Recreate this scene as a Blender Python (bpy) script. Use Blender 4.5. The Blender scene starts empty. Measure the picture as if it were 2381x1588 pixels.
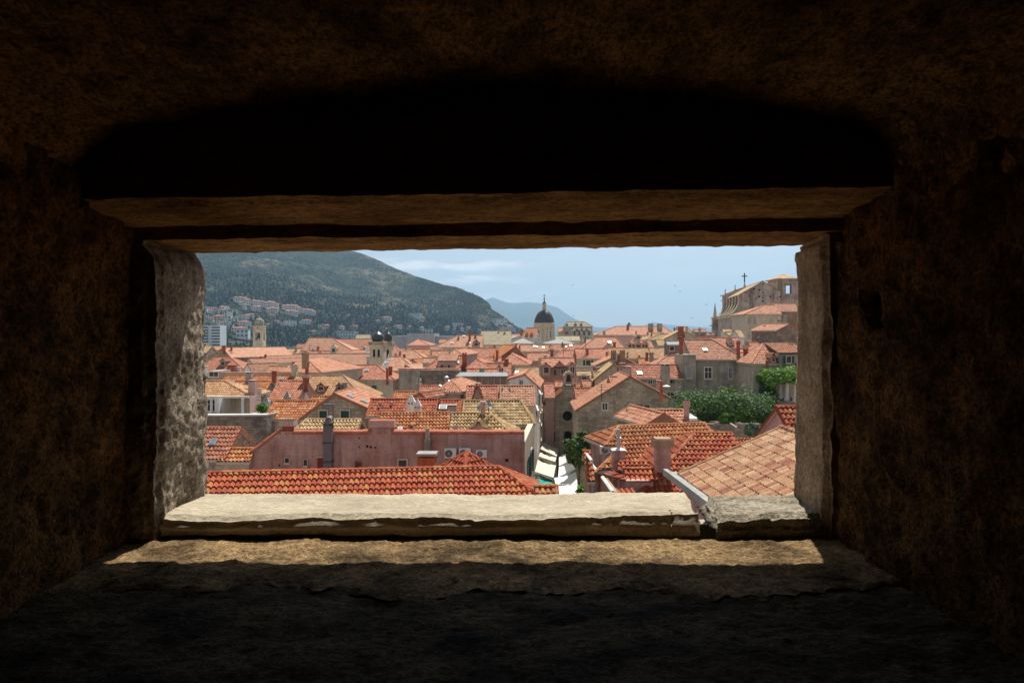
import bpy, math, random
import numpy as np
from mathutils import Vector
random.seed(7)
RNG = np.random.default_rng(11)
R_ = math.radians
SC = bpy.context.scene
COL = SC.collection
# ------------------------------------------------------------------ camera, light
ZC, F, CX, HY = 20.5, 1587.0, 1190.5, 775.0      # eye height, focal length and horizon in photo pixels
SUN_EL, SUN_AZ = 59.5, 15.0                        # sun ahead of the viewer, a little to the right
cam = bpy.data.cameras.new('camera'); camo = bpy.data.objects.new('camera', cam); COL.objects.link(camo)
cam.sensor_width = 36.0; cam.lens = F / 2381 * 36; cam.clip_start = 0.02; cam.clip_end = 60000
cam.shift_y = -(794 - HY) / 2381
camo.location = (0, 0, ZC); camo.rotation_euler = (R_(90), 0, 0)
SC.camera = camo
SC.render.engine = 'CYCLES'
SC.cycles.use_denoising = True
SC.cycles.max_bounces = 8; SC.cycles.diffuse_bounces = 5; SC.cycles.glossy_bounces = 2
SC.cycles.volume_bounces = 0; SC.cycles.transparent_max_bounces = 8
SC.cycles.sample_clamp_indirect = 4
SC.view_settings.view_transform = 'Standard'; SC.view_settings.look = 'None'
SC.view_settings.exposure = 0.53; SC.view_settings.gamma = 1.0
SC.view_settings.use_curve_mapping = False
W = bpy.data.worlds.new('World'); SC.world = W; W.use_nodes = True
wn, wl = W.node_tree.nodes, W.node_tree.links
wn.clear()
w_out = wn.new('ShaderNodeOutputWorld'); w_bg = wn.new('ShaderNodeBackground'); w_sky = wn.new('ShaderNodeTexSky')
w_sky.sky_type = 'NISHITA'; w_sky.sun_disc = False
w_sky.sun_elevation = R_(SUN_EL); w_sky.sun_rotation = R_(SUN_AZ)
w_sky.air_density = 1.0; w_sky.dust_density = 0.4; w_sky.ozone_density = 1.0; w_sky.altitude = 0
w_bg.inputs['Strength'].default_value = 0.066
# thin clouds: noise over the sky direction, only close above the horizon
w_geo = wn.new('ShaderNodeTexCoord'); w_map = wn.new('ShaderNodeMapping'); w_map.inputs['Scale'].default_value = (3.0, 3.0, 20.0); w_map.inputs['Location'].default_value = (1.3, 0.2, 0.4)
w_noi = wn.new('ShaderNodeTexNoise'); w_noi.inputs['Scale'].default_value = 3.2; w_noi.inputs['Detail'].default_value = 6; w_noi.inputs['Roughness'].default_value = 0.55
w_rmp = wn.new('ShaderNodeValToRGB'); w_rmp.color_ramp.elements[0].position = 0.5; w_rmp.color_ramp.elements[1].position = 0.64
w_rmp.color_ramp.elements[1].color = (0.75, 0.75, 0.75, 1)
w_mix = wn.new('ShaderNodeMixRGB'); w_mix.inputs['Color2'].default_value = (12.0, 11.8, 11.5, 1)
wl.new(w_geo.outputs['Generated'], w_map.inputs['Vector']); wl.new(w_map.outputs[0], w_noi.inputs['Vector'])
w_sep = wn.new('ShaderNodeSeparateXYZ'); wl.new(w_geo.outputs['Generated'], w_sep.inputs[0]); w_mr = wn.new('ShaderNodeMapRange'); w_mr.inputs['From Min'].default_value = 0.10; w_mr.inputs['From Max'].default_value = -0.04; w_mr.inputs['To Min'].default_value = 0.12; wl.new(w_sep.outputs['X'], w_mr.inputs['Value'])
w_mul = wn.new('ShaderNodeMath'); w_mul.operation = 'MULTIPLY'; wl.new(w_noi.outputs['Fac'], w_rmp.inputs['Fac']); wl.new(w_rmp.outputs['Color'], w_mul.inputs[0]); wl.new(w_mr.outputs[0], w_mul.inputs[1]); wl.new(w_mul.outputs[0], w_mix.inputs['Fac'])
w_hs = wn.new('ShaderNodeHueSaturation'); w_hs.inputs['Saturation'].default_value = 0.52; wl.new(w_sky.outputs['Color'], w_hs.inputs['Color']); wl.new(w_hs.outputs['Color'], w_mix.inputs['Color1']); wl.new(w_mix.outputs['Color'], w_bg.inputs['Color'])
wl.new(w_bg.outputs[0], w_out.inputs['Surface'])
sun = bpy.data.lights.new('sun', 'SUN'); suno = bpy.data.objects.new('sun', sun); COL.objects.link(suno)
sun.energy = 5.0; sun.angle = R_(0.53); sun.color = (1.0, 0.95, 0.86)
SD = Vector((math.sin(R_(SUN_AZ)) * math.cos(R_(SUN_EL)), math.cos(R_(SUN_AZ)) * math.cos(R_(SUN_EL)), math.sin(R_(SUN_EL))))
suno.rotation_euler = (-SD).to_track_quat('-Z', 'Y').to_euler()
suno.location = (0, 0, 120)

# ------------------------------------------------------------------ pixel -> world
K = 5.8775
RG = {'A': (460, 780), 'B': (840, 780), 'C': (1220, 780), 'D': (1500, 780), 'E': (460, 960), 'F': (840, 960), 'G': (1220, 960),
      'H': (1500, 960), '1': (460, 570), '2': (840, 570), '3': (1160, 570), '4': (1500, 570)}
def S(r, x, y):
    if r == 'S': return (x, y)
    o = RG[r]; return (o[0] + x / K, o[1] + y / K)
def P(p, Y): return Vector(((p[0] - CX) / F * Y, Y, ZC + (HY - p[1]) / F * Y))
def hit(p, P0, N):
    d = Vector(((p[0] - CX) / F, 1.0, (HY - p[1]) / F)); o = Vector((0, 0, ZC))
    return o + d * ((P0 - o).dot(N) / d.dot(N))

# ------------------------------------------------------------------ numpy noise
def _h(ix, iy, iz, s):
    n = (ix * 374761393 + iy * 668265263 + iz * 2147483647 + s * 974634777) & 0xFFFFFFFF
    n = ((n ^ (n >> 13)) * 1274126177) & 0xFFFFFFFF
    return ((n ^ (n >> 16)) & 0xFFFF) / 65535.0
def vnoise(p, s=0):
    p = np.asarray(p, float); i = np.floor(p).astype(np.int64); f = p - i; f = f * f * (3 - 2 * f)
    x, y, z = i[..., 0], i[..., 1], i[..., 2]; fx, fy, fz = f[..., 0], f[..., 1], f[..., 2]
    def L(a, b, t): return a + (b - a) * t
    c = lambda a, b, d: _h(x + a, y + b, z + d, s)
    return L(L(L(c(0,0,0), c(1,0,0), fx), L(c(0,1,0), c(1,1,0), fx), fy), L(L(c(0,0,1), c(1,0,1), fx), L(c(0,1,1), c(1,1,1), fx), fy), fz) * 2 - 1
def fbm(p, oct=4, s=0, gain=.5):
    p = np.asarray(p, float); t = 0; a = 1
    for k in range(oct):
        t = t + a * vnoise(p * 2 ** k + 17.3 * k, s + k); a *= gain
    return t

# ------------------------------------------------------------------ materials
def new_mat(name):
    m = bpy.data.materials.new(name); m.use_nodes = True
    nt = m.node_tree; b = nt.nodes['Principled BSDF']
    b.inputs['Roughness'].default_value = .85; b.inputs['Specular IOR Level'].default_value = .25
    return m, nt.nodes, nt.links, b
def N(nodes, t, **kw):
    n = nodes.new('ShaderNode' + t)
    for k, v in kw.items():
        if k in n.inputs: n.inputs[k].default_value = v
        else: setattr(n, k, v)
    return n
def ramp(nodes, stops, interp='LINEAR'):
    r = nodes.new('ShaderNodeValToRGB'); cr = r.color_ramp; cr.interpolation = interp
    while len(cr.elements) < len(stops): cr.elements.new(.5)
    for e, (p, c) in zip(cr.elements, stops): e.position = p; e.color = (*c, 1) if len(c) == 3 else c
    return r
def mix(nodes, links, a, b, f, mode='MIX'):
    m = nodes.new('ShaderNodeMixRGB'); m.blend_type = mode
    for k, v in (('Color1', a), ('Color2', b), ('Fac', f)):
        if hasattr(v, 'is_output'): links.new(v, m.inputs[k])
        else: m.inputs[k].default_value = v if k == 'Fac' else (*v, 1)
    return m.outputs[0]
def plain(name, c, rough=.8, metal=0, vary=.0, spec=.25):
    m, n, l, b = new_mat(name)
    b.inputs['Roughness'].default_value = rough; b.inputs['Metallic'].default_value = metal; b.inputs['Specular IOR Level'].default_value = spec
    tc = N(n, 'TexCoord'); no = N(n, 'TexNoise', Scale=1.7, Detail=5)
    l.new(tc.outputs['Object'], no.inputs['Vector'])
    v = max(vary, .12)
    r = ramp(n, [(.3, tuple(x * (1 - v) for x in c)), (.7, tuple(min(1, x * (1 + v)) for x in c))])
    l.new(no.outputs['Fac'], r.inputs['Fac']); l.new(r.outputs[0], b.inputs['Base Color'])
    return m
def tile_mat(name, stops, stain=(.09, .06, .035), stain_amt=.35, stain_scale=.9):
    m, n, l, b = new_mat(name)
    uv = N(n, 'UVMap'); fl = N(n, 'VectorMath', operation='FLOOR'); l.new(uv.outputs[0], fl.inputs[0])
    oi = N(n, 'ObjectInfo'); add = N(n, 'VectorMath', operation='ADD'); l.new(fl.outputs[0], add.inputs[0])
    cb = N(n, 'CombineXYZ'); l.new(oi.outputs['Random'], cb.inputs['Z']); l.new(cb.outputs[0], add.inputs[1])
    wnz = N(n, 'TexWhiteNoise', noise_dimensions='3D'); l.new(add.outputs[0], wnz.inputs['Vector'])
    r = ramp(n, stops); l.new(wnz.outputs['Value'], r.inputs['Fac'])
    tc = N(n, 'TexCoord')
    n1 = N(n, 'TexNoise', Scale=stain_scale, Detail=6, Roughness=.65); l.new(tc.outputs['Object'], n1.inputs['Vector'])
    n2 = N(n, 'TexNoise', Scale=14.0, Detail=3); l.new(tc.outputs['Object'], n2.inputs['Vector'])
    sr = ramp(n, [(.48, (0, 0, 0)), (.72, (stain_amt,) * 3)]); l.new(n1.outputs['Fac'], sr.inputs['Fac'])
    c1 = mix(n, l, r.outputs[0], stain, sr.outputs[0])
    g = ramp(n, [(.3, (.62,) * 3), (.7, (1.15,) * 3)]); l.new(n2.outputs['Fac'], g.inputs['Fac'])
    c2 = mix(n, l, c1, g.outputs[0], 1.0, 'MULTIPLY')
    hs = N(n, 'HueSaturation'); mr = N(n, 'MapRange'); mr.inputs['To Min'].default_value = .86; mr.inputs['To Max'].default_value = 1.12
    l.new(oi.outputs['Random'], mr.inputs['Value']); l.new(mr.outputs[0], hs.inputs['Value']); l.new(c2, hs.inputs['Color'])
    l.new(hs.outputs[0], b.inputs['Base Color']); b.inputs['Roughness'].default_value = .8
    return m
def wall_mat(name, base, dark, kind='plaster', bw=.5, bh=.25, streak=.5, rough=.9):
    m, n, l, b = new_mat(name); b.inputs['Roughness'].default_value = rough
    uv = N(n, 'UVMap'); tc = N(n, 'TexCoord')
    n1 = N(n, 'TexNoise', Scale=.55, Detail=8, Roughness=.65); l.new(tc.outputs['Object'], n1.inputs['Vector'])
    r = ramp(n, [(.36, dark), (.62, base)]); l.new(n1.outputs['Fac'], r.inputs['Fac'])
    c = r.outputs[0]
    mp = N(n, 'Mapping'); mp.inputs['Scale'].default_value = (2.2, .22, 1); l.new(uv.outputs[0], mp.inputs['Vector'])
    n3 = N(n, 'TexNoise', Scale=1.3, Detail=5); l.new(mp.outputs[0], n3.inputs['Vector'])
    sr = ramp(n, [(.5, (1, 1, 1)), (.75, (1 - streak * .6,) * 3)]); l.new(n3.outputs['Fac'], sr.inputs['Fac'])
    c = mix(n, l, c, sr.outputs[0], 1.0, 'MULTIPLY')
    hgt = None
    if kind == 'stone':
        br = N(n, 'TexBrick'); br.inputs['Scale'].default_value = 1.0; br.inputs['Brick Width'].default_value = bw; br.inputs['Row Height'].default_value = bh
        br.inputs['Mortar Size'].default_value = .022; br.inputs['Mortar Smooth'].default_value = .4; br.inputs['Bias'].default_value = 0
        n4 = N(n, 'TexNoise', Scale=1.6, Detail=2); l.new(tc.outputs['Object'], n4.inputs['Vector'])
        wv = N(n, 'VectorMath', operation='MULTIPLY_ADD'); l.new(n4.outputs['Color'], wv.inputs[0]); wv.inputs[1].default_value = (.12, .12, .12); l.new(uv.outputs[0], wv.inputs[2])
        l.new(wv.outputs[0], br.inputs['Vector'])
        br.inputs['Color1'].default_value = (1.15, 1.12, 1.08, 1); br.inputs['Color2'].default_value = (.62, .6, .58, 1); br.inputs['Mortar'].default_value = (.55, .5, .46, 1)
        c = mix(n, l, c, br.outputs['Color'], .85, 'MULTIPLY'); hgt = br.outputs['Fac']
    n2 = N(n, 'TexNoise', Scale=9.0, Detail=5); l.new(tc.outputs['Object'], n2.inputs['Vector'])
    g = ramp(n, [(.3, (.8,) * 3), (.7, (1.12,) * 3)]); l.new(n2.outputs['Fac'], g.inputs['Fac'])
    c = mix(n, l, c, g.outputs[0], 1.0, 'MULTIPLY')
    l.new(c, b.inputs['Base Color'])
    bp = N(n, 'Bump', Strength=.5, Distance=.02); l.new(n2.outputs['Fac'], bp.inputs['Height']); l.new(bp.outputs[0], b.inputs['Normal'])
    return m
def rock_mat(name, c_lo, c_hi, scale=9.0, bump=.9, dist=.006, stretch=(1, 1, 1), pits=.5, grain=75):
    m, n, l, b = new_mat(name); b.inputs['Roughness'].default_value = .95; b.inputs['Specular IOR Level'].default_value = .08
    tc = N(n, 'TexCoord'); mp = N(n, 'Mapping'); mp.inputs['Scale'].default_value = stretch; l.new(tc.outputs['Object'], mp.inputs['Vector'])
    n1 = N(n, 'TexNoise', Scale=scale, Detail=9, Roughness=.72); n2 = N(n, 'TexNoise', Scale=grain, Detail=7, Roughness=.78); n3 = N(n, 'TexNoise', Scale=grain * 4, Detail=3, Roughness=.7)
    for q in (n1, n2, n3): l.new(mp.outputs[0], q.inputs['Vector'])
    r = ramp(n, [(.38, c_lo), (.60, c_hi)]); l.new(n1.outputs['Fac'], r.inputs['Fac'])
    g = ramp(n, [(.36, (1 - pits,) * 3), (.54, (1.0,) * 3), (.68, (1.3,) * 3)]); l.new(n2.outputs['Fac'], g.inputs['Fac'])
    g3 = ramp(n, [(.32, (1 - pits * .7,) * 3), (.62, (1.2,) * 3)]); l.new(n3.outputs['Fac'], g3.inputs['Fac'])
    c = mix(n, l, r.outputs[0], g.outputs[0], 1.0, 'MULTIPLY'); c = mix(n, l, c, g3.outputs[0], 1.0, 'MULTIPLY'); l.new(c, b.inputs['Base Color'])
    vo = N(n, 'TexVoronoi', Scale=grain * 1.1); l.new(mp.outputs[0], vo.inputs['Vector'])
    gv = ramp(n, [(.12, (1 - pits * .6,) * 3), (.34, (1.05,) * 3)]); l.new(vo.outputs['Distance'], gv.inputs['Fac']); c = mix(n, l, c, gv.outputs[0], 1.0, 'MULTIPLY'); l.new(c, b.inputs['Base Color'])
    a0 = N(n, 'Math', operation='MULTIPLY_ADD'); l.new(vo.outputs['Distance'], a0.inputs[0]); a0.inputs[1].default_value = .6; l.new(n2.outputs['Fac'], a0.inputs[2])
    ad = N(n, 'Math', operation='MULTIPLY_ADD'); l.new(n3.outputs['Fac'], ad.inputs[0]); ad.inputs[1].default_value = .35; l.new(a0.outputs[0], ad.inputs[2])
    bp = N(n, 'Bump', Strength=bump, Distance=dist); l.new(ad.outputs[0], bp.inputs['Height']); l.new(bp.outputs[0], b.inputs['Normal'])
    return m
M = {}
M['red'] = tile_mat('roof_tile_red', [(0, (0.284, 0.048, 0.019)), (0.4, (0.358, 0.073, 0.027)), (0.8, (0.407, 0.096, 0.034)), (0.83, (0.416, 0.14, 0.041)), (1, (0.425, 0.164, 0.056))], stain_amt=.35)
M['redfar'] = tile_mat('roof_tile_faded_red', [(0, (0.343, 0.105, 0.056)), (0.5, (0.417, 0.152, 0.086)), (1, (0.479, 0.229, 0.14))], stain_amt=.5)
M['orange'] = tile_mat('roof_tile_orange', [(0, (0.332, 0.083, 0.028)), (0.45, (0.415, 0.14, 0.046)), (0.8, (0.474, 0.197, 0.068)), (1, (0.504, 0.258, 0.11))], stain_amt=.45)
M['salmon'] = tile_mat('roof_tile_salmon', [(0, (0.377, 0.142, 0.078)), (0.5, (0.452, 0.192, 0.112)), (1, (0.502, 0.263, 0.161))], stain_amt=.45)
M['pink'] = tile_mat('roof_tile_pale', [(0, (0.389, 0.168, 0.097)), (0.5, (0.465, 0.225, 0.137)), (1, (0.515, 0.292, 0.186))], stain_amt=.4)
M['old'] = tile_mat('roof_tile_old_mossy', [(0, (0.271, 0.159, 0.063)), (0.5, (0.394, 0.255, 0.11)), (1, (0.492, 0.351, 0.184))], stain=(.06, .05, .025), stain_amt=.65, stain_scale=1.4)
M['tan'] = tile_mat('roof_tile_tan', [(0, (0.381, 0.185, 0.084)), (0.5, (0.476, 0.258, 0.125)), (1, (0.544, 0.325, 0.167))], stain_amt=.3)
M['sand'] = tile_mat('roof_tile_sand', [(0, (0.352, 0.22, 0.103)), (0.5, (0.443, 0.295, 0.146)), (1, (0.507, 0.358, 0.195))], stain_amt=.35)
M['striped'] = tile_mat('roof_tile_mixed_tan_red', [(0, (0.204, 0.056, 0.027)), (0.14, (0.306, 0.128, 0.062)), (0.28, (0.374, 0.208, 0.109)), (0.42, (0.264, 0.088, 0.043)), (0.55, (0.408, 0.24, 0.125)), (0.68, (0.306, 0.152, 0.07)), (0.82, (0.442, 0.28, 0.156)), (1, (0.357, 0.176, 0.086))], stain_amt=.3)
M['gutterstone'] = plain('pale_grey_gutter', (.3, .29, .265), .85, 0, .2)
M['lead'] = plain('grey_metal_roof', (.2, .205, .2), .65, 0, .2)
M['sage'] = tile_mat('roof_tile_sage', [(0, (.26, .21, .13)), (.5, (.36, .3, .19)), (1, (.46, .39, .27))], stain_amt=.4)
M['w_pink'] = wall_mat('plaster_pink', (.54, .36, .32), (.36, .18, .14), streak=.7)
M['w_rose'] = wall_mat('plaster_rose', (.6, .41, .36), (.52, .32, .27), streak=.3)
M['w_cream'] = wall_mat('plaster_cream', (.62, .54, .42), (.48, .41, .3), streak=.5)
M['w_grey'] = wall_mat('plaster_grey_stained', (.52, .46, .37), (.24, .22, .19), streak=.8)
M['w_white'] = wall_mat('plaster_white', (.78, .77, .74), (.68, .66, .63), streak=.3)
M['w_brown'] = wall_mat('plaster_brown', (.4, .27, .17), (.26, .17, .11), streak=.7)
M['w_stone'] = wall_mat('stone_blocks_beige', (.55, .47, .37), (.36, .3, .23), 'stone', .55, .26)
M['w_dark'] = wall_mat('stone_blocks_dark', (.38, .32, .26), (.2, .17, .15), 'stone', .5, .22)
M['w_greystone'] = wall_mat('stone_blocks_grey', (.5, .47, .43), (.28, .26, .25), 'stone', .4, .2)
M['w_old'] = wall_mat('plaster_old_church', (.54, .46, .40), (.27, .22, .19), streak=1.0)
M['ashlar'] = wall_mat('ashlar_pale', (.62, .55, .43), (.5, .43, .33), 'stone', 1.1, .5, streak=.5)
M['concrete'] = wall_mat('concrete_grey', (.34, .35, .36), (.27, .28, .3), streak=.5)
M['glass'] = plain('window_dark_glass', (.025, .03, .035), .15, 0, .2, .5)
M['void'] = plain('painted_opening_shade', (.02, .018, .016), .95)  # near-black plates painted as the shade inside holes, slots and doorways
M['frame'] = plain('painted_white_frame', (.72, .7, .66), .6)
M['surround'] = plain('stone_surround', (.55, .48, .4), .85)
M['green'] = plain('green_shutter', (.02, .07, .055), .6)
M['greygreen'] = plain('grey_shutter', (.3, .34, .35), .6)
M['redwood'] = plain('dark_red_door', (.2, .03, .03), .7)
M['brickred'] = plain('brick_red_chimney', (.34, .1, .06), .85, 0, .3)
M['brickorange'] = wall_mat('brick_orange', (.5, .22, .1), (.4, .16, .07), 'stone', .22, .07)
M['metal'] = plain('galvanised_metal', (.42, .44, .46), .4, .6)
M['duct'] = plain('dull_grey_duct', (.17, .15, .155), .7, .2)
M['whitemetal'] = plain('white_enamel', (.72, .71, .68), .45)
M['darkmetal'] = plain('dark_iron', (.05, .05, .055), .5, .4)
M['tan_awning'] = plain('cream_canvas', (.66, .6, .47), .9)
M['white_awning'] = plain('white_canvas', (.78, .78, .76), .9)
M['green_awning'] = plain('teal_canvas', (.01, .27, .22), .85)
M['domegrey'] = plain('dark_lead_dome', (.055, .055, .06), .55, 0, .3)
M['domeblack'] = plain('black_metal_dome', (.04, .04, .043), .38, 0, .4, .5)
M['cap'] = plain('terracotta_coping', (.46, .14, .08), .8, 0, .25)
M['palecap'] = plain('pale_coping', (.66, .64, .6), .8)
M['bark'] = plain('bark', (.12, .09, .06), .95, 0, .3)

# ------------------------------------------------------------------ mesh builder
class MB:
    def __init__(s): s.V = []; s.n = 0; s.F = []; s.U = []; s.Mi = []; s.mats = []
    def mi(s, m):
        if m not in s.mats: s.mats.append(m)
        return s.mats.index(m)
    def poly(s, pts, m, uv=None):
        pts = [Vector(p) for p in pts]
        k = len(pts); s.V.append(np.array([tuple(p) for p in pts], float))
        s.F.append(np.arange(s.n, s.n + k).reshape(1, k)); s.n += k
        if uv is None:
            e = pts[1] - pts[0]; nrm = Vector((0, 0, 0))
            for i in range(1, k - 1): nrm += (pts[i] - pts[0]).cross(pts[i + 1] - pts[0])
            if abs(nrm.z) > .95 * nrm.length: uv = [(p.x, p.y) for p in pts]
            else:
                h = Vector((-nrm.y, nrm.x, 0)).normalized(); uv = [(p.dot(h), p.z) for p in pts]
        s.U.append(np.array(uv, float)); s.Mi.append((s.mi(m), 1))
    def grid(s, V, Fq, UVv, m):
        s.V.append(V); s.F.append(Fq + s.n); s.n += len(V); s.U.append(UVv[Fq.reshape(-1)]); s.Mi.append((s.mi(m), len(Fq)))
    def box(s, c, ax, ay, hx, hy, z0, z1, m, top=None, hx1=None, hy1=None):
        c = Vector((c[0], c[1], 0)); hx1 = hx if hx1 is None else hx1; hy1 = hy if hy1 is None else hy1
        lo = [c + ax * (i * hx) + ay * (j * hy) + Vector((0, 0, z0)) for i, j in ((-1, -1), (1, -1), (1, 1), (-1, 1))]
        hi = [c + ax * (i * hx1) + ay * (j * hy1) + Vector((0, 0, z1)) for i, j in ((-1, -1), (1, -1), (1, 1), (-1, 1))]
        for i in range(4):
            j = (i + 1) % 4; s.poly([lo[i], lo[j], hi[j], hi[i]], m)
        s.poly(hi, top or m); s.poly(lo[::-1], m)
    def cuboid(s, x0, x1, y0, y1, z0, z1, m):
        s.box(((x0 + x1) / 2, (y0 + y1) / 2), Vector((1, 0, 0)), Vector((0, 1, 0)), (x1 - x0) / 2, (y1 - y0) / 2, z0, z1, m)
    def tube(s, a, b, r, m, seg=6, r2=None):
        a = Vector(a); b = Vector(b); d = (b - a).normalized(); r2 = r if r2 is None else r2
        x = d.orthogonal().normalized(); y = d.cross(x)
        A = [a + (x * math.cos(2 * math.pi * i / seg) + y * math.sin(2 * math.pi * i / seg)) * r for i in range(seg)]
        B = [b + (x * math.cos(2 * math.pi * i / seg) + y * math.sin(2 * math.pi * i / seg)) * r2 for i in range(seg)]
        for i in range(seg):
            j = (i + 1) % seg; s.poly([A[i], A[j], B[j], B[i]], m)
        s.poly(A[::-1], m); s.poly(B, m)
    def lathe(s, cx, cy, prof, m, seg=24, rot=0, smooth=False):
        for k in range(len(prof) - 1):
            (r0, z0), (r1, z1) = prof[k], prof[k + 1]
            for i in range(seg):
                a0 = rot + 2 * math.pi * i / seg; a1 = rot + 2 * math.pi * (i + 1) / seg
                q = [Vector((cx + r * math.cos(a), cy + r * math.sin(a), z)) for r, z, a in ((r0, z0, a0), (r0, z0, a1), (r1, z1, a1), (r1, z1, a0))]
                if r1 < 1e-4: q = q[:3]
                elif r0 < 1e-4: q = [q[0], q[2], q[3]]
                s.poly(q, m)
    def prism(s, pts, ext, m):
        ext = Vector(ext); pts = [Vector(p) for p in pts]; b = [p + ext for p in pts]
        s.poly(pts, m); s.poly(b[::-1], m)
        for i in range(len(pts)):
            j = (i + 1) % len(pts); s.poly([pts[i], pts[j], b[j], b[i]], m)
    def build(s, name, parent=None, smooth=False, loc=None):
        me = bpy.data.meshes.new(name)
        if loc is None: loc = Vector(parent['_o']) if parent else Vector((0, 0, 0))
        V = np.concatenate(s.V) - np.array(tuple(loc))
        li = np.concatenate([f.reshape(-1) for f in s.F]); lt = np.concatenate([np.full(len(f), f.shape[1]) for f in s.F])
        ls = np.concatenate([[0], np.cumsum(lt)[:-1]])
        me.vertices.add(len(V)); me.vertices.foreach_set('co', V.reshape(-1).astype(np.float32))
        me.loops.add(len(li)); me.loops.foreach_set('vertex_index', li.astype(np.int32))
        me.polygons.add(len(lt)); me.polygons.foreach_set('loop_start', ls.astype(np.int32)); me.polygons.foreach_set('loop_total', lt.astype(np.int32))
        me.polygons.foreach_set('material_index', np.concatenate([np.full(c, i) for i, c in s.Mi]).astype(np.int32))
        for m in s.mats: me.materials.append(M[m] if isinstance(m, str) else m)
        uvl = me.uv_layers.new(name='UVMap'); uvl.data.foreach_set('uv', np.concatenate(s.U).reshape(-1).astype(np.float32))
        me.update(calc_edges=True); me.validate()
        me.polygons.foreach_set('use_smooth', np.full(len(me.polygons), bool(smooth)))
        o = bpy.data.objects.new(name, me); COL.objects.link(o)
        if parent:
            o.parent = parent
            po = Vector(parent['_o']); o.location = loc - po if (loc - po).length > 1e-9 else (0, 0, 0)
        else: o.location = loc
        o['_o'] = list(loc)
        return o
def root(name, loc, label, cat, group=None):
    o = bpy.data.objects.new(name, None); COL.objects.link(o); o.location = loc; o.empty_display_size = .5
    o['_o'] = list(loc); o['label'] = label; o['category'] = cat
    if group: o['group'] = group
    return o
def tag(o, label, cat, group=None):
    o['label'] = label; o['category'] = cat
    if group: o['group'] = group
    return o
UX, UY, UZ = Vector((1, 0, 0)), Vector((0, 1, 0)), Vector((0, 0, 1))

# ------------------------------------------------------------------ tile sheets
PROF = {3: [(-.40, 0), (-.29, .7), (0, 1), (.29, .7), (.40, 0), (.5, -.18)], 2: [(-.38, 0), (0, 1), (.38, 0), (.5, -.15)], 1: [(-.34, 0), (0, 1), (.34, 0)]}
def tiles(mb, O, ua, us, ta, tb, ba, bb, Ls, lod, m, pitch=.23, row=.40, amp=None):
    amp = amp or {3: .088, 2: .072, 1: .052}.get(lod, .05)
    n = ua.cross(us); n = n if n.z > 0 else -n
    amin, amax = min(ta, ba), max(tb, bb)
    if lod == 0:
        pts = [O + ua * ta, O + ua * tb, O + ua * bb + us * Ls, O + ua * ba + us * Ls]
        if abs(ta - tb) < 1e-3: pts = pts[1:]; uv = [(tb / pitch, 0), (bb / pitch, Ls / row), (ba / pitch, Ls / row)]
        else: uv = [(ta / pitch, 0), (tb / pitch, 0), (bb / pitch, Ls / row), (ba / pitch, Ls / row)]
        mb.poly(pts, m, uv); return
    pr = PROF[lod]; i0, i1 = math.floor(amin / pitch), math.ceil(amax / pitch)
    idx = np.arange(i0, i1 + 1); off = np.array([p[0] for p in pr]); hh = np.array([p[1] for p in pr])
    nr = max(1, math.ceil(Ls / row)); A, B, H, Uu, Vv = [], [], [], [], []
    jit = RNG.uniform(-.012, .012, (nr, len(idx)))
    for k in range(nr):
        b1 = Ls - k * row; b0 = max(0, b1 - row)
        for b, tw, lift, vv in ((b0, .84, -.008, .01), (b1, 1.06, (.0, .01, .028, .05)[lod], .99)):
            uu = (idx[:, None] + .5 + off[None, :] * np.where(np.abs(off) < .45, tw, 1)).reshape(-1)
            a = uu * pitch
            la = ta + (ba - ta) * b / Ls; lb = tb + (bb - tb) * b / Ls
            A.append(np.clip(a, la, lb)); B.append(np.full(len(a), b))
            H.append((hh[None, :] * amp + jit[k][:, None]).reshape(-1) + lift); Uu.append(uu); Vv.append(np.full(len(a), nr - k - 1 + vv))
    A, B, H, Uu, Vv = map(np.array, (A, B, H, Uu, Vv)); nl, nc = A.shape
    o_, a_, s_, n_ = (np.array(tuple(v)) for v in (O, ua, us, n))
    V = o_ + A[..., None] * a_ + B[..., None] * s_ + H[..., None] * n_
    I = np.arange(nl * nc).reshape(nl, nc)
    F = []; F2 = []
    for k in range(nr):
        prs = [(2 * k, 2 * k + 1)]
        if k > 0: prs.append((2 * k, 2 * k - 2 + 0) if False else (2 * k + 1, 2 * k - 2))
        for p, q in prs:
            w = np.maximum(A[p, 1:] - A[p, :-1], A[q, 1:] - A[q, :-1]); ok = w > 1e-4
            f = np.stack([I[p, :-1], I[p, 1:], I[q, 1:], I[q, :-1]], 1)[ok]; (F if q == p + 1 else F2).append(f)
    F = np.concatenate(F)
    # rows whose clipped top or bottom meet at a point stay as thin quads
    UVt = np.stack([Uu.reshape(-1), Vv.reshape(-1)], 1)
    mb.grid(V.reshape(-1, 3), F, UVt, m)
    if F2: mb.grid(V.reshape(-1, 3), np.concatenate(F2), UVt, m)   # the open lower tile ends, with vertices of their own
def caps(mb, a, b, m, r=.13, piece=.42, seg=5, drop=0.0):
    a = Vector(a); b = Vector(b); L = (b - a).length
    if L < .2: return
    d = (b - a) / L; side = d.cross(UZ).normalized(); up = side.cross(d)
    k = max(1, round(L / piece)); st = L / k
    if drop: a = a - up * drop
    for i in range(k):
        p, q = a + d * (i * st - .03), a + d * ((i + 1) * st)
        ring = lambda c, rr: [c + side * (math.cos(t) * rr) + up * (math.sin(t) * rr * .9) for t in [math.pi * j / seg for j in range(seg + 1)]]
        A, B = ring(p, r * 1.08), ring(q, r * .9); v0 = 5000 + i
        for j in range(seg): mb.poly([A[j], A[j + 1], B[j + 1], B[j]], m, [(v0 + .2, .2), (v0 + .2, .8), (v0 + .8, .8), (v0 + .8, .2)])
        mb.poly(A, m, [(v0 + .5, .5)] * len(A))

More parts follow.
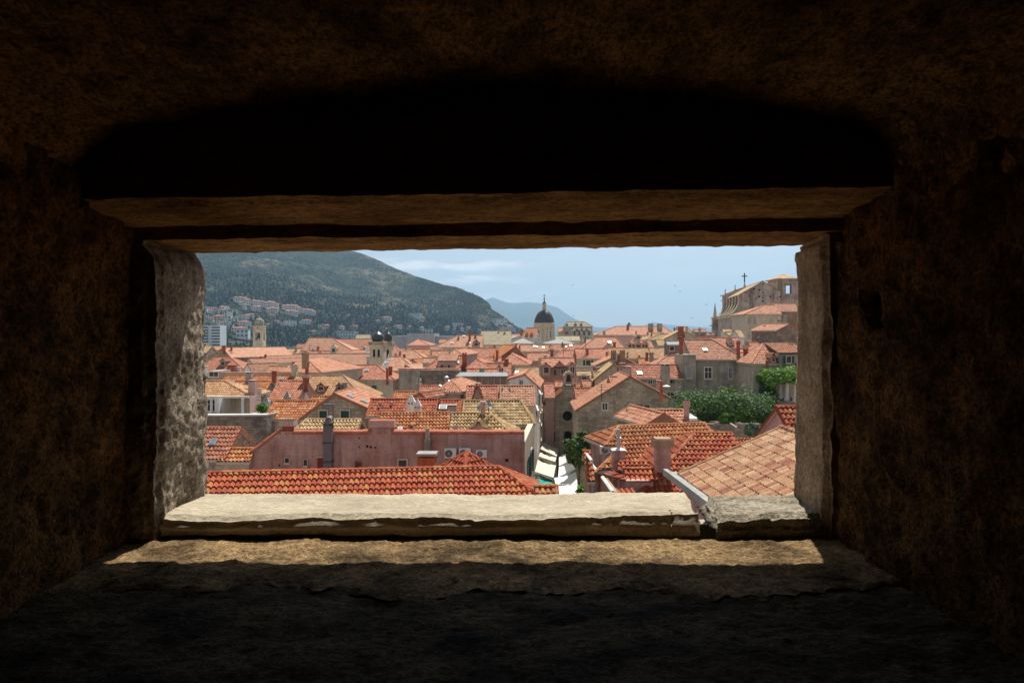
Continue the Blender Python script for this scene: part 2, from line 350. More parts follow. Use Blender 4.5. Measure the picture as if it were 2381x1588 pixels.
# ------------------------------------------------------------------ houses
class House:
    def __init__(s, label, A, B, rf, hf, rb, hb, hA, hB, roof, wall, lod, over=.3, og=.15, base=0.0, name='tiled_house', cat='house', group=None, flat_wall=None):
        u = (B - A); u.z = 0; L = u.length; u.normalize(); v = Vector((u.y, -u.x, 0))
        s.u, s.v, s.A, s.L, s.rf, s.hf, s.rb, s.hb, s.hA, s.hB, s.lod, s.roofm, s.wallm = u, v, A, L, rf, hf, rb, hb, hA, hB, lod, roof, wall
        s.over, s.og = over, og
        c = A + u * (L / 2); s.root = root(name, (c.x, c.y, base), label, cat, group)
        s.kids = 0
        mb = MB()
        usf = (v * rf - UZ * hf); Lf = usf.length; usf.normalize()
        usb = (-v * rb - UZ * hb); Lb = usb.length; usb.normalize()
        tiles(mb, A, u, usf, 0, L, -hA, L + hB, Lf, lod, roof)
        bl = min(lod, 1)
        tiles(mb, A, u, usb, 0, L, -hA, L + hB, Lb, bl, roof)
        FA, FB = A - u * hA + v * rf - UZ * hf, A + u * (L + hB) + v * rf - UZ * hf
        BA, BB = A - u * hA - v * rb - UZ * hb, A + u * (L + hB) - v * rb - UZ * hb
        Bp = A + u * L
        for hp, O, sg, e0, e1 in ((hA, A, -1, BA, FA), (hB, Bp, 1, BB, FB)):
            if hp > .3:
                us = u * (sg * hp) - UZ * hf; Lh = us.length; us.normalize()
                tiles(mb, O, v, us, 0, 0, -rb, rf, Lh, lod if sg * u.x != 0 else lod, roof)
                caps(mb, O, e1, roof); caps(mb, O, e0, roof) if lod > 1 else None
            elif lod > 1:
                ins = -u * sg * .1
                caps(mb, O + ins, e1 + ins, roof, .09); caps(mb, O + ins, e0 + ins, roof, .09)
        caps(mb, A, Bp, roof, .13, .42 if lod > 1 else 2.0)
        dz = UZ * -.16; und = 'surround'
        top = [A, Bp, FB, FA], [A, Bp, BB, BA]
        for pl in top:
            mb.poly([p + dz for p in pl], und)
        for a, b in ((FA, FB), (BA, BB), (FA, BA), (FB, BB)): 
            if (a - b).length > .1 and ((a, b) in ((FA, FB), (BA, BB)) or (hA > .3 and a is FA) or (hB > .3 and a is FB)): mb.poly([a, b, b + dz, a + dz], und)
        if hA <= .3:
            for a, b in ((A, FA), (A, BA)): mb.poly([a + UZ * .02, b + UZ * .02, b + dz, a + dz], roof, [(3.5, 2.5)] * 4)
        if hB <= .3:
            for a, b in ((Bp, FB), (Bp, BB)): mb.poly([a + UZ * .02, b + UZ * .02, b + dz, a + dz], roof, [(3.5, 2.5)] * 4)
        s.roof = mb.build('roof', s.root, smooth=True)
        w = MB(); o2 = over
        zf = A.z - hf * (rf - o2) / rf - .17; zb = A.z - hb * (rb - o2) / rb - .17
        ua0, ua1 = (-hA + o2 if hA > .3 else og), (L + hB - o2 if hB > .3 else L - og)
        pf = lambda a, z: Vector((*(A + u * a + v * (rf - o2)).xy, z)); pb = lambda a, z: Vector((*(A + u * a - v * (rb - o2)).xy, z)); pr = lambda a: Vector((*(A + u * a).xy, A.z - .17))
        w.poly([pf(ua0, base), pf(ua1, base), pf(ua1, zf), pf(ua0, zf)], wall)
        w.poly([pb(ua1, base), pb(ua0, base), pb(ua0, zb), pb(ua1, zb)], wall)
        for a, hp in ((ua0, hA), (ua1, hB)):
            if hp > .3: w.poly([pb(a, base), pf(a, base), pf(a, min(zf, A.z - hf * .98 - .1)), pb(a, min(zf, A.z - hf * .98 - .1))], wall)
            else: w.poly([pb(a, base), pf(a, base), pf(a, zf), pr(a), pb(a, zb)], wall)
        s.wall = w.build('wall', s.root)
        s.nf = (v * hf + UZ * rf).normalized(); s.nb = (-v * hb + UZ * rb).normalized()
        s.planes = {'front': (A + v * (rf - o2), v), 'back': (A - v * (rb - o2), -v), 'A': (A + u * ua0, -u), 'B': (A + u * ua1, u)}
        s.rs = 'f'
    def slope(s, p, side='f'): return hit(p, s.A, s.nf if side == 'f' else s.nb)

def window(h, r, x0, y0, x1, y1, style='plain', face='front', parent=None, plane=None):
    P0, Nn = plane or h.planes[face]
    c = hit(S(r, (x0 + x1) / 2, (y0 + y1) / 2), P0, Nn); a = hit(S(r, x0, (y0 + y1) / 2), P0, Nn); b = hit(S(r, x1, (y0 + y1) / 2), P0, Nn)
    hw = (a - b).length / 2; hz = abs(hit(S(r, (x0 + x1) / 2, y0), P0, Nn).z - hit(S(r, (x0 + x1) / 2, y1), P0, Nn).z) / 2
    w = (Nn.cross(UZ)).normalized(); wx = w if w.x > 0 else -w
    par = parent or h.root
    fr = MB(); t = min(.14, hw * .3); fm = {'green': 'surround', 'dark': 'surround', 'white': 'frame', 'shut': 'frame', 'plain': 'surround', 'brown': 'brickred', 'hole': 'surround'}.get(style, 'surround')
    for sx in (-1, 1): fr.box(c + wx * sx * (hw + t / 2) + Nn * .05, wx, Nn, t / 2, .05, c.z - hz - t, c.z + hz + t, fm)
    for sz in (-1, 1): fr.box(c + Nn * .05, wx, Nn, hw, .05, c.z + sz * (hz + t / 2) - t / 2, c.z + sz * (hz + t / 2) + t / 2, fm)
    fr.box(c + Nn * .09, wx, Nn, hw + t * 1.3, .08, c.z - hz - t - .08, c.z - hz - t, 'surround')
    fo = fr.build('window', par)
    pm = {'green': 'green', 'grey': 'greygreen'}.get(style, 'glass')
    pn = MB(); pn.box(c + Nn * .015, wx, Nn, hw, .012, c.z - hz, c.z + hz, pm)
    if style in ('white', 'shut'):
        pn.box(c + Nn * .04, wx, Nn, .03, .015, c.z - hz, c.z + hz, 'frame')
        if hz > .5: pn.box(c + Nn * .045, wx, Nn, hw, .012, c.z + hz * .2 - .02, c.z + hz * .2 + .02, 'frame')
    pn.build('pane', fo)
    if style in ('shut', 'openg'):
        for sx in (-1, 1):
            sh = MB(); mm = 'greygreen' if style == 'shut' else 'green'
            sh.box(c + wx * sx * (hw + t + hw * .5) + Nn * .03, wx, Nn, hw * .48, .03, c.z - hz, c.z + hz, mm); sh.build('shutter', fo)
    return fo
def chimney(h, r, x, yt, yb, w, kind='red', side='f', parent=None):
    p = h.slope(S(r, x, yb), side); Yd = p.y; hw = w / K / F * Yd / 2; zt = ZC + (HY - S(r, x, yt)[1]) / F * Yd
    H_ = zt - p.z; mb = MB(); u, v = h.u, h.v
    c = p + Vector((0, 0, 0)); zb = p.z - .9
    body = {'red': 'brickred', 'pink': 'w_rose', 'cream': 'w_cream', 'grey': 'w_grey', 'white': 'w_white', 'stone': 'w_greystone'}[kind.split('_')[0]]
    sh = kind.split('_')[1] if '_' in kind else 'cap'
    hwb = hw * (.72 if sh in ('flare', 'cap') else 1)
    ch = min(.35, H_ * .25)
    if sh == 'flare':
        mb.box(c, u, v, hwb, hwb, zb, zt - H_ * .45, body); mb.box(c, u, v, hwb, hwb, zt - H_ * .45, zt - H_ * .3, body, hx1=hw, hy1=hw); mb.box(c, u, v, hw, hw, zt - H_ * .3, zt, 'w_rose' if body == 'brickred' else body, top='void')
    elif sh == 'pyr':
        mb.box(c, u, v, hw, hw, zb, zt - H_ * .55, body); mb.box(c, u, v, hw * 1.25, hw * 1.25, zt - H_ * .55, zt, body, hx1=.03, hy1=.03)
        for sx in (-.4, .4): mb.box(c + u * hw * sx, u, v, hw * .22, hw + .02, zt - H_ * .75, zt - H_ * .68, 'void')
    elif sh == 'pipe': mb.lathe(c.x, c.y, [(hw, zb), (hw, zt - ch), (hw * 1.5, zt - ch), (hw * 1.5, zt - ch * .5), (0.001, zt)], body, 8)
    else:
        mb.box(c, u, v, hwb, hwb, zb, zt - ch, body); mb.box(c, u, v, hw, hw, zt - ch, zt - ch * .55, body); 
        for sx in (-.6, .6): mb.box(c + u * hwb * sx, u, v, hwb * .2, hwb * .8, zt - ch * .55, zt - ch * .2, 'void')
        mb.box(c, u, v, hw, hw, zt - ch * .2, zt, 'cap' if body == 'brickred' else body)
    return mb.build('chimney', parent or h.roof)
def dormer(h, r, x0, x1, yeave, ybase, yapex, win='dark', wall='w_rose', side='f', roof=None, flat=False):
    cx = (x0 + x1) / 2; p = h.slope(S(r, cx, ybase), side); n = h.v if side == 'f' else -h.v; u = h.u
    hw = (x1 - x0) / 2 / K / F * p.y; zz = lambda y: ZC + (HY - S(r, cx, y)[1]) / F * p.y
    ze, za = zz(yeave), zz(yapex); slope_t = (h.hf / h.rf) if side == 'f' else (h.hb / h.rb)
    Ld = min((za - p.z) / slope_t, (h.rf if side == 'f' else h.rb)) + .2; roof = roof or h.roofm
    mb = MB(); lo = .16
    a, b = p - u * hw, p + u * hw
    f_ = [Vector((*a.xy, p.z - .25)), Vector((*b.xy, p.z - .25)), Vector((*b.xy, ze)), Vector((*p.xy, za)), Vector((*a.xy, ze))]
    if flat: f_.pop(3)
    mb.prism(f_, -n * Ld, wall)
    lod = min(h.lod, 2)
    O = Vector((*p.xy, za + .06)) + n * .25
    if flat:
        O = Vector((*p.xy, ze + .06)) + n * .25 - u * (hw + .15)
        Lz = za - ze; us = (n * Ld - UZ * Lz); Lu = us.length; us.normalize()
        tiles(mb, O - n * Ld + UZ * Lz, u, us, 0, 2 * hw + .3, 0, 2 * hw + .3, Lu, lod, roof)
        mb.prism([f_[3] + UZ * .03, f_[2] + UZ * .03, f_[2] + UZ * .03 - n * Ld + UZ * Lz, f_[3] + UZ * .03 - n * Ld + UZ * Lz], -UZ * .1, wall)
    else:
        dz = za - ze
        for sg in (-1, 1):
            us = u * sg * (hw + lo) - UZ * dz * (hw + lo) / hw; Lu = us.length; us.normalize()
            tiles(mb, O, -n, us, 0, Ld + .25, 0, Ld + .25, Lu, lod, roof)
            q = O + us * Lu; mb.poly([O - UZ * .03, q - UZ * .03, q - n * Ld - UZ * .03, O - n * Ld - UZ * .03], 'surround')
        caps(mb, O, O - n * (Ld + .2), roof, .12)
    d = mb.build('dormer', h.root)
    if win:
        yw0 = yeave + (ybase - yeave) * .12; yw1 = ybase - (ybase - yeave) * .2
        ww = (x1 - x0) * (.28 if win != 'wide' else .38)
        window(h, r, cx - ww, yw0, cx + ww, yw1, 'white' if win == 'white' else 'plain', parent=d, plane=(p, n))
    return d
def skylight(h, r, x, y, w, ht, side='f'):
    p = h.slope(S(r, x, y), side); n = h.nf if side == 'f' else h.nb; sc = p.y / F / K
    d = (h.v * h.rf - UZ * h.hf).normalized() if side == 'f' else (-h.v * h.rb - UZ * h.hb).normalized()
    hw = w / 2 * sc; hl = max(.3, ht / 2 * sc * 1.6)
    mb = MB(); c = p + n * .12
    def slab(cc, a, b, t, m):
        q = [cc + h.u * i * a + d * j * b for i, j in ((-1, -1), (1, -1), (1, 1), (-1, 1))]; mb.prism(q, n * t, m)
    slab(c - n * .1, hw, hl, .14, 'metal'); 
    o = mb.build('skylight', h.roof)
    mb = MB(); slab(c + n * .045, hw * .82, hl * .84, .01, 'skyglass'); mb.build('pane', o)
M['skyglass'] = plain('skylight_glass', (.12, .16, .2), .5, 0, .1, .4)

def lod_of(Y): return 3 if Y < 50 else 2 if Y < 85 else 1 if Y < 170 else 0
def add_kids(h, r0, kids):
    for k in kids:
        k = list(k); t = k.pop(0); r = r0
        if k and isinstance(k[0], str) and len(k[0]) == 1 and k[0] in RG: r = k.pop(0)
        {'ch': chimney, 'dor': dormer, 'win': window, 'sky': skylight}[t](h, r, *k)
def fs(label, r, x1, y1, x2, y2, ye, Y, roof='red', wall='w_cream', xl=None, xr=None, Y2=None, t=.5, rb=None, kids=(), **kw):
    A = P(S(r, x1, y1), Y); q = S(r, x2, y2)
    if Y2 is None: B = P(q, Y); B.z = A.z
    else: B = P(q, Y2); B.z = A.z
    Hr = ZC - A.z; ky = (S(r, 0, ye)[1] - HY) / F; d = (ky * Y - Hr) / (t + ky); d = max(1.2, d)
    hA = hB = 0
    if xl is not None: hA = A.x - (S(r, xl, 0)[0] - CX) / F * (Y - d)
    if xr is not None: hB = (S(r, xr, 0)[0] - CX) / F * (Y - d) - B.x
    hA = hA if hA > .8 else 0; hB = hB if hB > .8 else 0
    rb_ = rb or d; hip = hA or hB
    if hip: rb_ = d
    h = House(label, A, B, d, d * t, rb_, rb_ * t, hA, hB, roof, wall, kw.pop('lod', lod_of(Y)), **kw)
    add_kids(h, r, kids)
    if not kids and 95 < Y < 240 and h.L > 3.5:      # the many little chimneys of the far rows
        for k in range(1 + int(AR.random() < .55)):
            w_ = AR.uniform(.45, .8); pc = h.A + h.u * h.L * AR.uniform(.15, .85) + h.v * AR.uniform(.3, 1.3); zr = h.A.z - .3
            mb = MB(); bm = AR.choice(['brickred', 'w_cream', 'w_grey', 'brickred', 'w_rose']); hh = AR.uniform(.5, 1.1)
            mb.box(pc, h.u, h.v, w_ / 2, w_ * .35, zr - 1.2, zr + hh, bm); mb.box(pc, h.u, h.v, w_ * .6, w_ * .42, zr + hh, zr + hh + .14, 'cap'); mb.build('chimney', h.roof)
    return h
AR = random.Random(5)
def gf(label, r, apex, left, right, Y, yaw=5, L=8, roof='red', wall='w_cream', hip=0, hB=0, kids=(), **kw):
    d = Vector((math.sin(R_(yaw)), math.cos(R_(yaw)), 0)); w = Vector((d.y, -d.x, 0))
    A = P(S(r, *apex), Y + hip); P0 = A - d * hip
    PL, PR = hit(S(r, *left), P0, d), hit(S(r, *right), P0, d)
    dl, hl, dr, hr = -(PL - A).dot(w), A.z - PL.z, (PR - A).dot(w), A.z - PR.z
    if hip or hB: hl = hr = (hl + hr) / 2
    h = House(label, A, A + d * L, dr, hr, dl, hl, hip, hB, roof, wall, kw.pop('lod', lod_of(Y)), **kw)
    add_kids(h, r, kids); return h
def boxpx(mb, r, x0, y0, x1, y1, Y, depth, m, zb=None, top=None):
    a, b = P(S(r, x0, y0), Y), P(S(r, x1, y1), Y)
    mb.box(((a.x + b.x) / 2, Y + depth / 2), UX, UY, (b.x - a.x) / 2, depth / 2, b.z if zb is None else zb, a.z, m, top=top)
def lathepx(mb, r, cx, prof, Y, m, seg=20, sq=False):
    c = P(S(r, cx, 0), Y); pr = [(hw / K / F * Y * (1.4142 if sq else 1), P(S(r, 0, y), Y).z) for hw, y in prof]
    mb.lathe(c.x, Y, pr, m, 4 if sq else seg, math.pi / 4 if sq else 0)
def px_root(name, r, x, Y, label, cat, group=None, z=0):
    c = P(S(r, x, 0), Y); return root(name, (c.x, Y, z), label, cat, group)
# ------------------------------------------------------------------ ground, sea, hills
def sheet(name, m, z, x0, x1, y0, y1, nx=8, ny=8, kind='structure'):
    mb = MB(); xs = np.linspace(x0, x1, nx + 1); ys = np.linspace(y0, y1, ny + 1)
    X, Y = np.meshgrid(xs, ys); V = np.stack([X, Y, np.full_like(X, z)], -1).reshape(-1, 3)
    I = np.arange((nx + 1) * (ny + 1)).reshape(ny + 1, nx + 1)
    Fq = np.stack([I[:-1, :-1], I[:-1, 1:], I[1:, 1:], I[1:, :-1]], -1).reshape(-1, 4)
    mb.grid(V, Fq, V[:, :2].copy(), m); o = mb.build(name); o['kind'] = kind; return o
m, n, l, b = new_mat('stone_paving'); M['paving'] = m
uv = N(n, 'UVMap'); br = N(n, 'TexBrick'); br.inputs['Scale'].default_value = 1.4; br.inputs['Color1'].default_value = (.5, .47, .42, 1); br.inputs['Color2'].default_value = (.4, .38, .34, 1); br.inputs['Mortar'].default_value = (.2, .18, .16, 1)
l.new(uv.outputs[0], br.inputs['Vector']); l.new(br.outputs[0], b.inputs['Base Color'])
m, n, l, b = new_mat('sea_water'); M['sea'] = m
b.inputs['Base Color'].default_value = (.012, .06, .11, 1); b.inputs['Roughness'].default_value = .12; b.inputs['Specular IOR Level'].default_value = .5
tc = N(n, 'TexCoord'); no = N(n, 'TexNoise', Scale=.25, Detail=6); l.new(tc.outputs['Object'], no.inputs['Vector'])
bp = N(n, 'Bump', Strength=.6, Distance=.8); l.new(no.outputs['Fac'], bp.inputs['Height']); l.new(bp.outputs[0], b.inputs['Normal'])
sheet('ground', 'paving', 0, -420, 520, 1.6, 600)
sheet('sea', 'sea', -2.0, -4300, 4300, -40, 12300)
M['quaystone'] = wall_mat('quay_stone', (.4, .38, .33), (.24, .24, .2), 'stone', 1.2, .6)
mb = MB(); mb.cuboid(-420, 520, 598, 600.5, -3, .02, 'quaystone'); o = mb.build('quay_edge'); o['kind'] = 'structure'

def hill_mat(name, rough_far=False):
    m, n, l, b = new_mat(name); b.inputs['Specular IOR Level'].default_value = 0.05; b.inputs['Roughness'].default_value = 1
    tc = N(n, 'TexCoord')
    n1 = N(n, 'TexNoise', Scale=.0042, Detail=8, Roughness=.6); n2 = N(n, 'TexNoise', Scale=.03, Detail=8, Roughness=.7); n3 = N(n, 'TexNoise', Scale=.16, Detail=5, Roughness=.7)
    for q in (n1, n2, n3): l.new(tc.outputs['Object'], q.inputs['Vector'])
    r1 = ramp(n, [(.42, (.028, .043, .02)), (.52, (.07, .08, .038)), (.60, (.2, .17, .105))]); l.new(n1.outputs['Fac'], r1.inputs['Fac'])
    f = ramp(n, [(.46, (0,) * 3), (.54, (.9,) * 3)]); l.new(n2.outputs['Fac'], f.inputs['Fac'])
    c = mix(n, l, r1.outputs[0], (.01, .02, .012), f.outputs[0])
    f2 = ramp(n, [(.53, (0,) * 3), (.66, (.75,) * 3)]); l.new(n3.outputs['Fac'], f2.inputs['Fac'])
    c = mix(n, l, c, (.19, .175, .15), f2.outputs[0])
    n5 = N(n, 'TexNoise', Scale=.42, Detail=3, Roughness=.6); l.new(tc.outputs['Object'], n5.inputs['Vector'])
    f5 = ramp(n, [(.47, (0,) * 3), (.56, (.85,) * 3)]); l.new(n5.outputs['Fac'], f5.inputs['Fac']); c = mix(n, l, c, (.012, .022, .012), f5.outputs[0])
    l.new(c, b.inputs['Base Color'])
    bp = N(n, 'Bump', Strength=1.0, Distance=12.0); l.new(n2.outputs['Fac'], bp.inputs['Height']); l.new(bp.outputs[0], b.inputs['Normal'])
    return m
M['hill'] = hill_mat('scrub_hillside')
HP = np.array([(-300, 470), (200, 490), (400, 505), (600, 530), (720, 556), (800, 578), (840, 589.6), (870, 600.6), (904.6, 617.6), (935, 631), (976, 645), (1030.5, 662),
               (1059.5, 667), (1092, 680.6), (1119, 691.6), (1137.7, 704), (1143, 719), (1160, 728), (1178.6, 742), (1196, 756), (1214, 764.5), (1226, 776)], float)
def hill_pt(px, s):
    px = np.asarray(px, float); s = np.asarray(s, float)
    ys = np.interp(px, HP[:, 0], HP[:, 1]); Yb = np.interp(px, [300, 700, 1226], [860, 960, 1330]); Yr = np.interp(px, [300, 800, 1226], [2250, 2250, 1480])
    Zr = ZC + (HY - ys) / F * Yr
    s1 = np.clip(s, 0, 1); Y = Yb + (Yr - Yb) * s
    prof = .62 * s1 + .38 * s1 ** 2.2
    Z = -2.2 + (Zr + 2.2) * prof - np.clip(s - 1, 0, 9) * 300
    X = (px - CX) / F * Y
    q = np.stack([X, Y, np.zeros_like(X)], -1)
    amp = np.sin(np.clip(s1, 0, 1) * math.pi) ** .7
    Z = Z + (fbm(q / 260.0, 4, 3) * 24 + np.abs(fbm(q / 90.0, 4, 5)) * -11.0) * amp + fbm(q / 25.0, 2, 9) * 1.0 * (s1 > .05)
    return np.stack([X, Y, Z], -1)
nx, ns = 420, 150
pxs = np.linspace(-300, 1226, nx); ss = np.concatenate([np.linspace(0, 1, ns - 8), np.linspace(1.04, 1.4, 8)])
PX, SS = np.meshgrid(pxs, ss); V = hill_pt(PX, SS).reshape(-1, 3)
I = np.arange(nx * ns).reshape(ns, nx)
Fq = np.stack([I[:-1, :-1], I[:-1, 1:], I[1:, 1:], I[1:, :-1]], -1).reshape(-1, 4)
mb = MB(); mb.grid(V, Fq, V[:, :2].copy(), 'hill'); hill = mb.build('hill', smooth=True); hill['kind'] = 'structure'
def hill_at(x, y):
    lo, hi = 0.0, 1.0
    for _ in range(30):
        mid = (lo + hi) / 2; p = hill_pt(x, mid); yy = HY - (p[2] - ZC) / p[1] * F
        if yy > y: lo = mid
        else: hi = mid
    return Vector(hill_pt(x, (lo + hi) / 2))
CLEAR = []
# the wood and scrub that cover the hill, read as one mass
def forest(name, n, band, seed, m):
    r = np.random.default_rng(seed); px = r.uniform(300, 1224, n); s = r.uniform(*band, n)
    p = hill_pt(px, s); dens = fbm(p / 150.0, 4, 21) * 1.5 + (0.42 - s * 1.0); keep = (r.uniform(-.3, .3, n) < dens) | (r.uniform(0, 1, n) < .16)
    for (vx, vy, vr) in CLEAR:
        dx, dy = p[:, 0] - vx, p[:, 1] - vy; keep &= ~((np.abs(dx) < vr + 2) & (dy > -vr - 38) & (dy < vr + 6))
    p = p[keep]; s = s[keep]; k = len(p)
    cyp = r.uniform(0, 1, k) < np.where(s < .5, .3, .05)
    hgt = np.where(cyp, r.uniform(6, 12, k), r.uniform(2.2, 5.5, k)) * np.where(s > .5, .6, 1) ; rad = np.where(cyp, hgt * .14, hgt * .62)
    sg = 6; V = []; 
    ring = np.arange(sg) * 2 * np.pi / sg
    for zf, rf in ((0, .55), (.35, 1.0), (.72, .7)):
        rr = rad[:, None] * rf * r.uniform(.75, 1.25, (k, sg)); a = ring[None, :] + r.uniform(0, 1, (k, 1))
        V.append(np.stack([p[:, :1] + rr * np.cos(a), p[:, 1:2] + rr * np.sin(a), p[:, 2:] - 1 + hgt[:, None] * zf + r.uniform(-.5, .5, (k, sg))], -1))
    top = p + np.stack([np.zeros(k), np.zeros(k), hgt], -1)
    A = np.concatenate(V + [top[:, None, :]], 1); nv = A.shape[1]; base = (np.arange(k) * nv)[:, None]
    q = []; t = []
    for L_ in range(2):
        for i in range(sg): j = (i + 1) % sg; q.append([L_ * sg + i, L_ * sg + j, (L_ + 1) * sg + j, (L_ + 1) * sg + i])
    for i in range(sg): t.append([2 * sg + i, 2 * sg + (i + 1) % sg, 3 * sg, 3 * sg])
    fq = (base[:, None] + np.array(q)[None]).reshape(-1, 4); ft = (base[:, None] + np.array(t)[None])[..., :3].reshape(-1, 3)
    mb = MB(); AV = A.reshape(-1, 3); mb.V.append(AV); mb.n = len(AV)
    for f in (fq, ft): mb.F.append(f); mb.U.append(AV[f.reshape(-1)][:, :2]); mb.Mi.append((mb.mi(m), len(f)))
    o = mb.build(name); o['kind'] = 'stuff'; return o
def leaf_mat(name, c0, c1, scale=.5, trans=0.0):
    m, n, l, b = new_mat(name); b.inputs['Roughness'].default_value = .7; b.inputs['Specular IOR Level'].default_value = .3
    tc = N(n, 'TexCoord'); no = N(n, 'TexNoise', Scale=scale, Detail=4, Roughness=.7); l.new(tc.outputs['Object'], no.inputs['Vector'])
    r = ramp(n, [(.35, c0), (.65, c1)]); l.new(no.outputs['Fac'], r.inputs['Fac']); l.new(r.outputs[0], b.inputs['Base Color'])
    if trans:
        tr = N(n, 'BsdfTranslucent'); l.new(r.outputs[0], tr.inputs['Color']); mx = N(n, 'MixShader'); mx.inputs[0].default_value = trans
        out = [q for q in n if q.type == 'OUTPUT_MATERIAL'][0]; l.new(b.outputs[0], mx.inputs[1]); l.new(tr.outputs[0], mx.inputs[2]); l.new(mx.outputs[0], out.inputs[0])
    return m
M['wood'] = leaf_mat('distant_woodland', (.008, .018, .01), (.035, .05, .022), .03)
#fo = forest('hillside_forest', 21000, (0.005, .62), 5, 'wood'); fo['label'] = 'dark pines, cypresses and scrub covering the hillside above the bay'
# far mountains across the bay
M['farmount'] = plain('far_mountain_scrub', (.07, .09, .07), 1.0)
def mountain(name, prof, Y0, depth, seed):
    prof = np.array(prof, float); xs = np.linspace(prof[0, 0], prof[-1, 0], 260); ys = np.interp(xs, prof[:, 0], prof[:, 1])
    ts = np.concatenate([np.linspace(0, 1, 26), np.linspace(1.1, 1.6, 5)]); XX, TT = np.meshgrid(xs, ts); YS = np.meshgrid(ys, ts)[0]
    Yc = Y0 - depth * (1 - TT); Zr = ZC + (HY - YS) / F * Y0; Z = -2.5 + (Zr + 2.5) * np.minimum(TT, 1) ** .9 - np.clip(TT - 1, 0, 9) * 500
    X = (XX - CX) / F * Yc; q = np.stack([X, Yc, 0 * X], -1); Z = Z + fbm(q / 700.0, 4, seed) * 26 * np.sin(np.clip(TT, 0, 1) * math.pi)
    V = np.stack([X, Yc, Z], -1).reshape(-1, 3); I = np.arange(V.shape[0]).reshape(len(ts), len(xs)); Fq = np.stack([I[:-1, :-1], I[:-1, 1:], I[1:, 1:], I[1:, :-1]], -1).reshape(-1, 4)
    mb = MB(); mb.grid(V, Fq, V[:, :2].copy(), 'farmount'); o = mb.build(name, smooth=True); o['kind'] = 'structure'
mountain('far_mountain', [(1040, 712), (1100, 706), (1129, 696.8), (1144.6, 691.7), (1163, 697.6), (1178.6, 703.6), (1202, 705), (1224.5, 702), (1250, 704.5), (1279, 710), (1296, 714.6), (1318, 730), (1340, 743.5), (1360, 752), (1379, 759.7), (1398, 762.3), (1418, 761.4), (1450, 768), (1480, 774)], 9000, 1800, 31)
mountain('distant_mountain_ridge', [(1440, 772), (1480, 764), (1497, 757), (1517, 748.6), (1543, 753.8), (1570, 756), (1592, 757.5), (1641, 760.6), (1658, 762), (1720, 766), (1800, 762), (1900, 770), (2000, 774)], 11600, 1500, 33)

# ------------------------------------------------------------------ the embrasure in the fortress wall
M['rockL'] = rock_mat('pale_limestone', (.30, .255, .185), (.42, .365, .27), 7, .5, .004, (1, 2.2, 1), .16, 60)  # pale cream colour of the long sill stone
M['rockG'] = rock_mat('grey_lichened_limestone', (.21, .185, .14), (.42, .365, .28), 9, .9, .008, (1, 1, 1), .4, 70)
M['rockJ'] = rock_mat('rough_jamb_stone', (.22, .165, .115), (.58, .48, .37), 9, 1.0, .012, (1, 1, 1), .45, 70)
M['rockM'] = rock_mat('ledge_mortar', (.10, .066, .034), (.50, .33, .165), 9, 1.0, .012, (1, 1, 1), .55, 70)  # kept lighter than the floor slab so the sunlit strip stays bright
M['rockD'] = rock_mat('darkened_wall_render', (.045, .02, .006), (.27, .13, .038), 9, 1.0, .014, (1, 1, 1), .8, 50)  # base colour lowered to deepen the darkness inside the niche
M['rockV'] = rock_mat('brightened_vault_render', (.085, .04, .012), (.42, .21, .065), 8, 1.0, .014, (1.5, .8, 1), .75, 50)  # colour raised above the side walls, where little bounce light arrives
M['rockF'] = rock_mat('shade_darkened_floor_stone', (.03, .023, .016), (.22, .16, .095), 8, 1.0, .016, (1, 1.8, 1), .75, 55)  # floor shade put into the colour, darker than the ledge in front
M['rockJR'] = rock_mat('warm_tan_jamb_stone', (.27, .175, .105), (.55, .39, .26), 9, 1.0, .008, (1, 1, 1), .4, 80)
M['rockB'] = rock_mat('weathered_brown_beam_stone', (.15, .07, .02), (.42, .215, .075), 6, 1.0, .007, (.6, 1.5, 1.5), .5, 60)
def rough_box(x0, x1, y0, y1, z0, z1, res, amp, sc, seed, m, rad=.02, erod=.012, post=None, faces='xyz', edge=None):
    mb = MB(); lo = np.array([x0, y0, z0]); hi = np.array([x1, y1, z1])
    for ax in range(3):
        for side in (0, 1):
            a, b = [i for i in range(3) if i != ax]
            na, nb = max(1, int((hi[a] - lo[a]) / res)), max(1, int((hi[b] - lo[b]) / res))
            A, B = np.meshgrid(np.linspace(lo[a], hi[a], na + 1), np.linspace(lo[b], hi[b], nb + 1))
            p = np.zeros(A.shape + (3,)); p[..., a] = A; p[..., b] = B; p[..., ax] = hi[ax] if side else lo[ax]
            dlo, dhi = p - lo, hi - p
            outw = np.clip(1 - dhi / rad, 0, 1) - np.clip(1 - dlo / rad, 0, 1)
            cnt = (np.abs(outw) > 0).sum(-1)
            en = erod * (.45 + .9 * np.abs(fbm(p * 9.0, 3, seed + 40)) + 1.6 * np.clip(fbm(p * 3.5, 2, seed + 50) - .35, 0, 1))
            p = p - outw * (en * (cnt > 1))[..., None]
            d = np.stack([fbm(p * sc + k * 31.7, 5, seed + k * 7, .72) for k in range(3)], -1)
            p = p + d * amp
            if edge: p = edge(p)
            if post: p = post(p)
            I = np.arange((na + 1) * (nb + 1)).reshape(nb + 1, na + 1)
            Fq = np.stack([I[:-1, :-1], I[:-1, 1:], I[1:, 1:], I[1:, :-1]], -1).reshape(-1, 4)
            P3 = p.reshape(-1, 3) + np.array([0, 0, ZC]); mb.grid(P3, Fq, P3[:, :2].copy(), m)
    return mb
FW = root('fortress_wall', (0, 1.2, 0), 'thick dark stone wall pierced by the wide embrasure that frames the view', 'wall')
tilt = lambda k, x0=0: (lambda p: p + np.stack([0 * p[..., 0], 0 * p[..., 0], (p[..., 0] - x0) * k], -1))
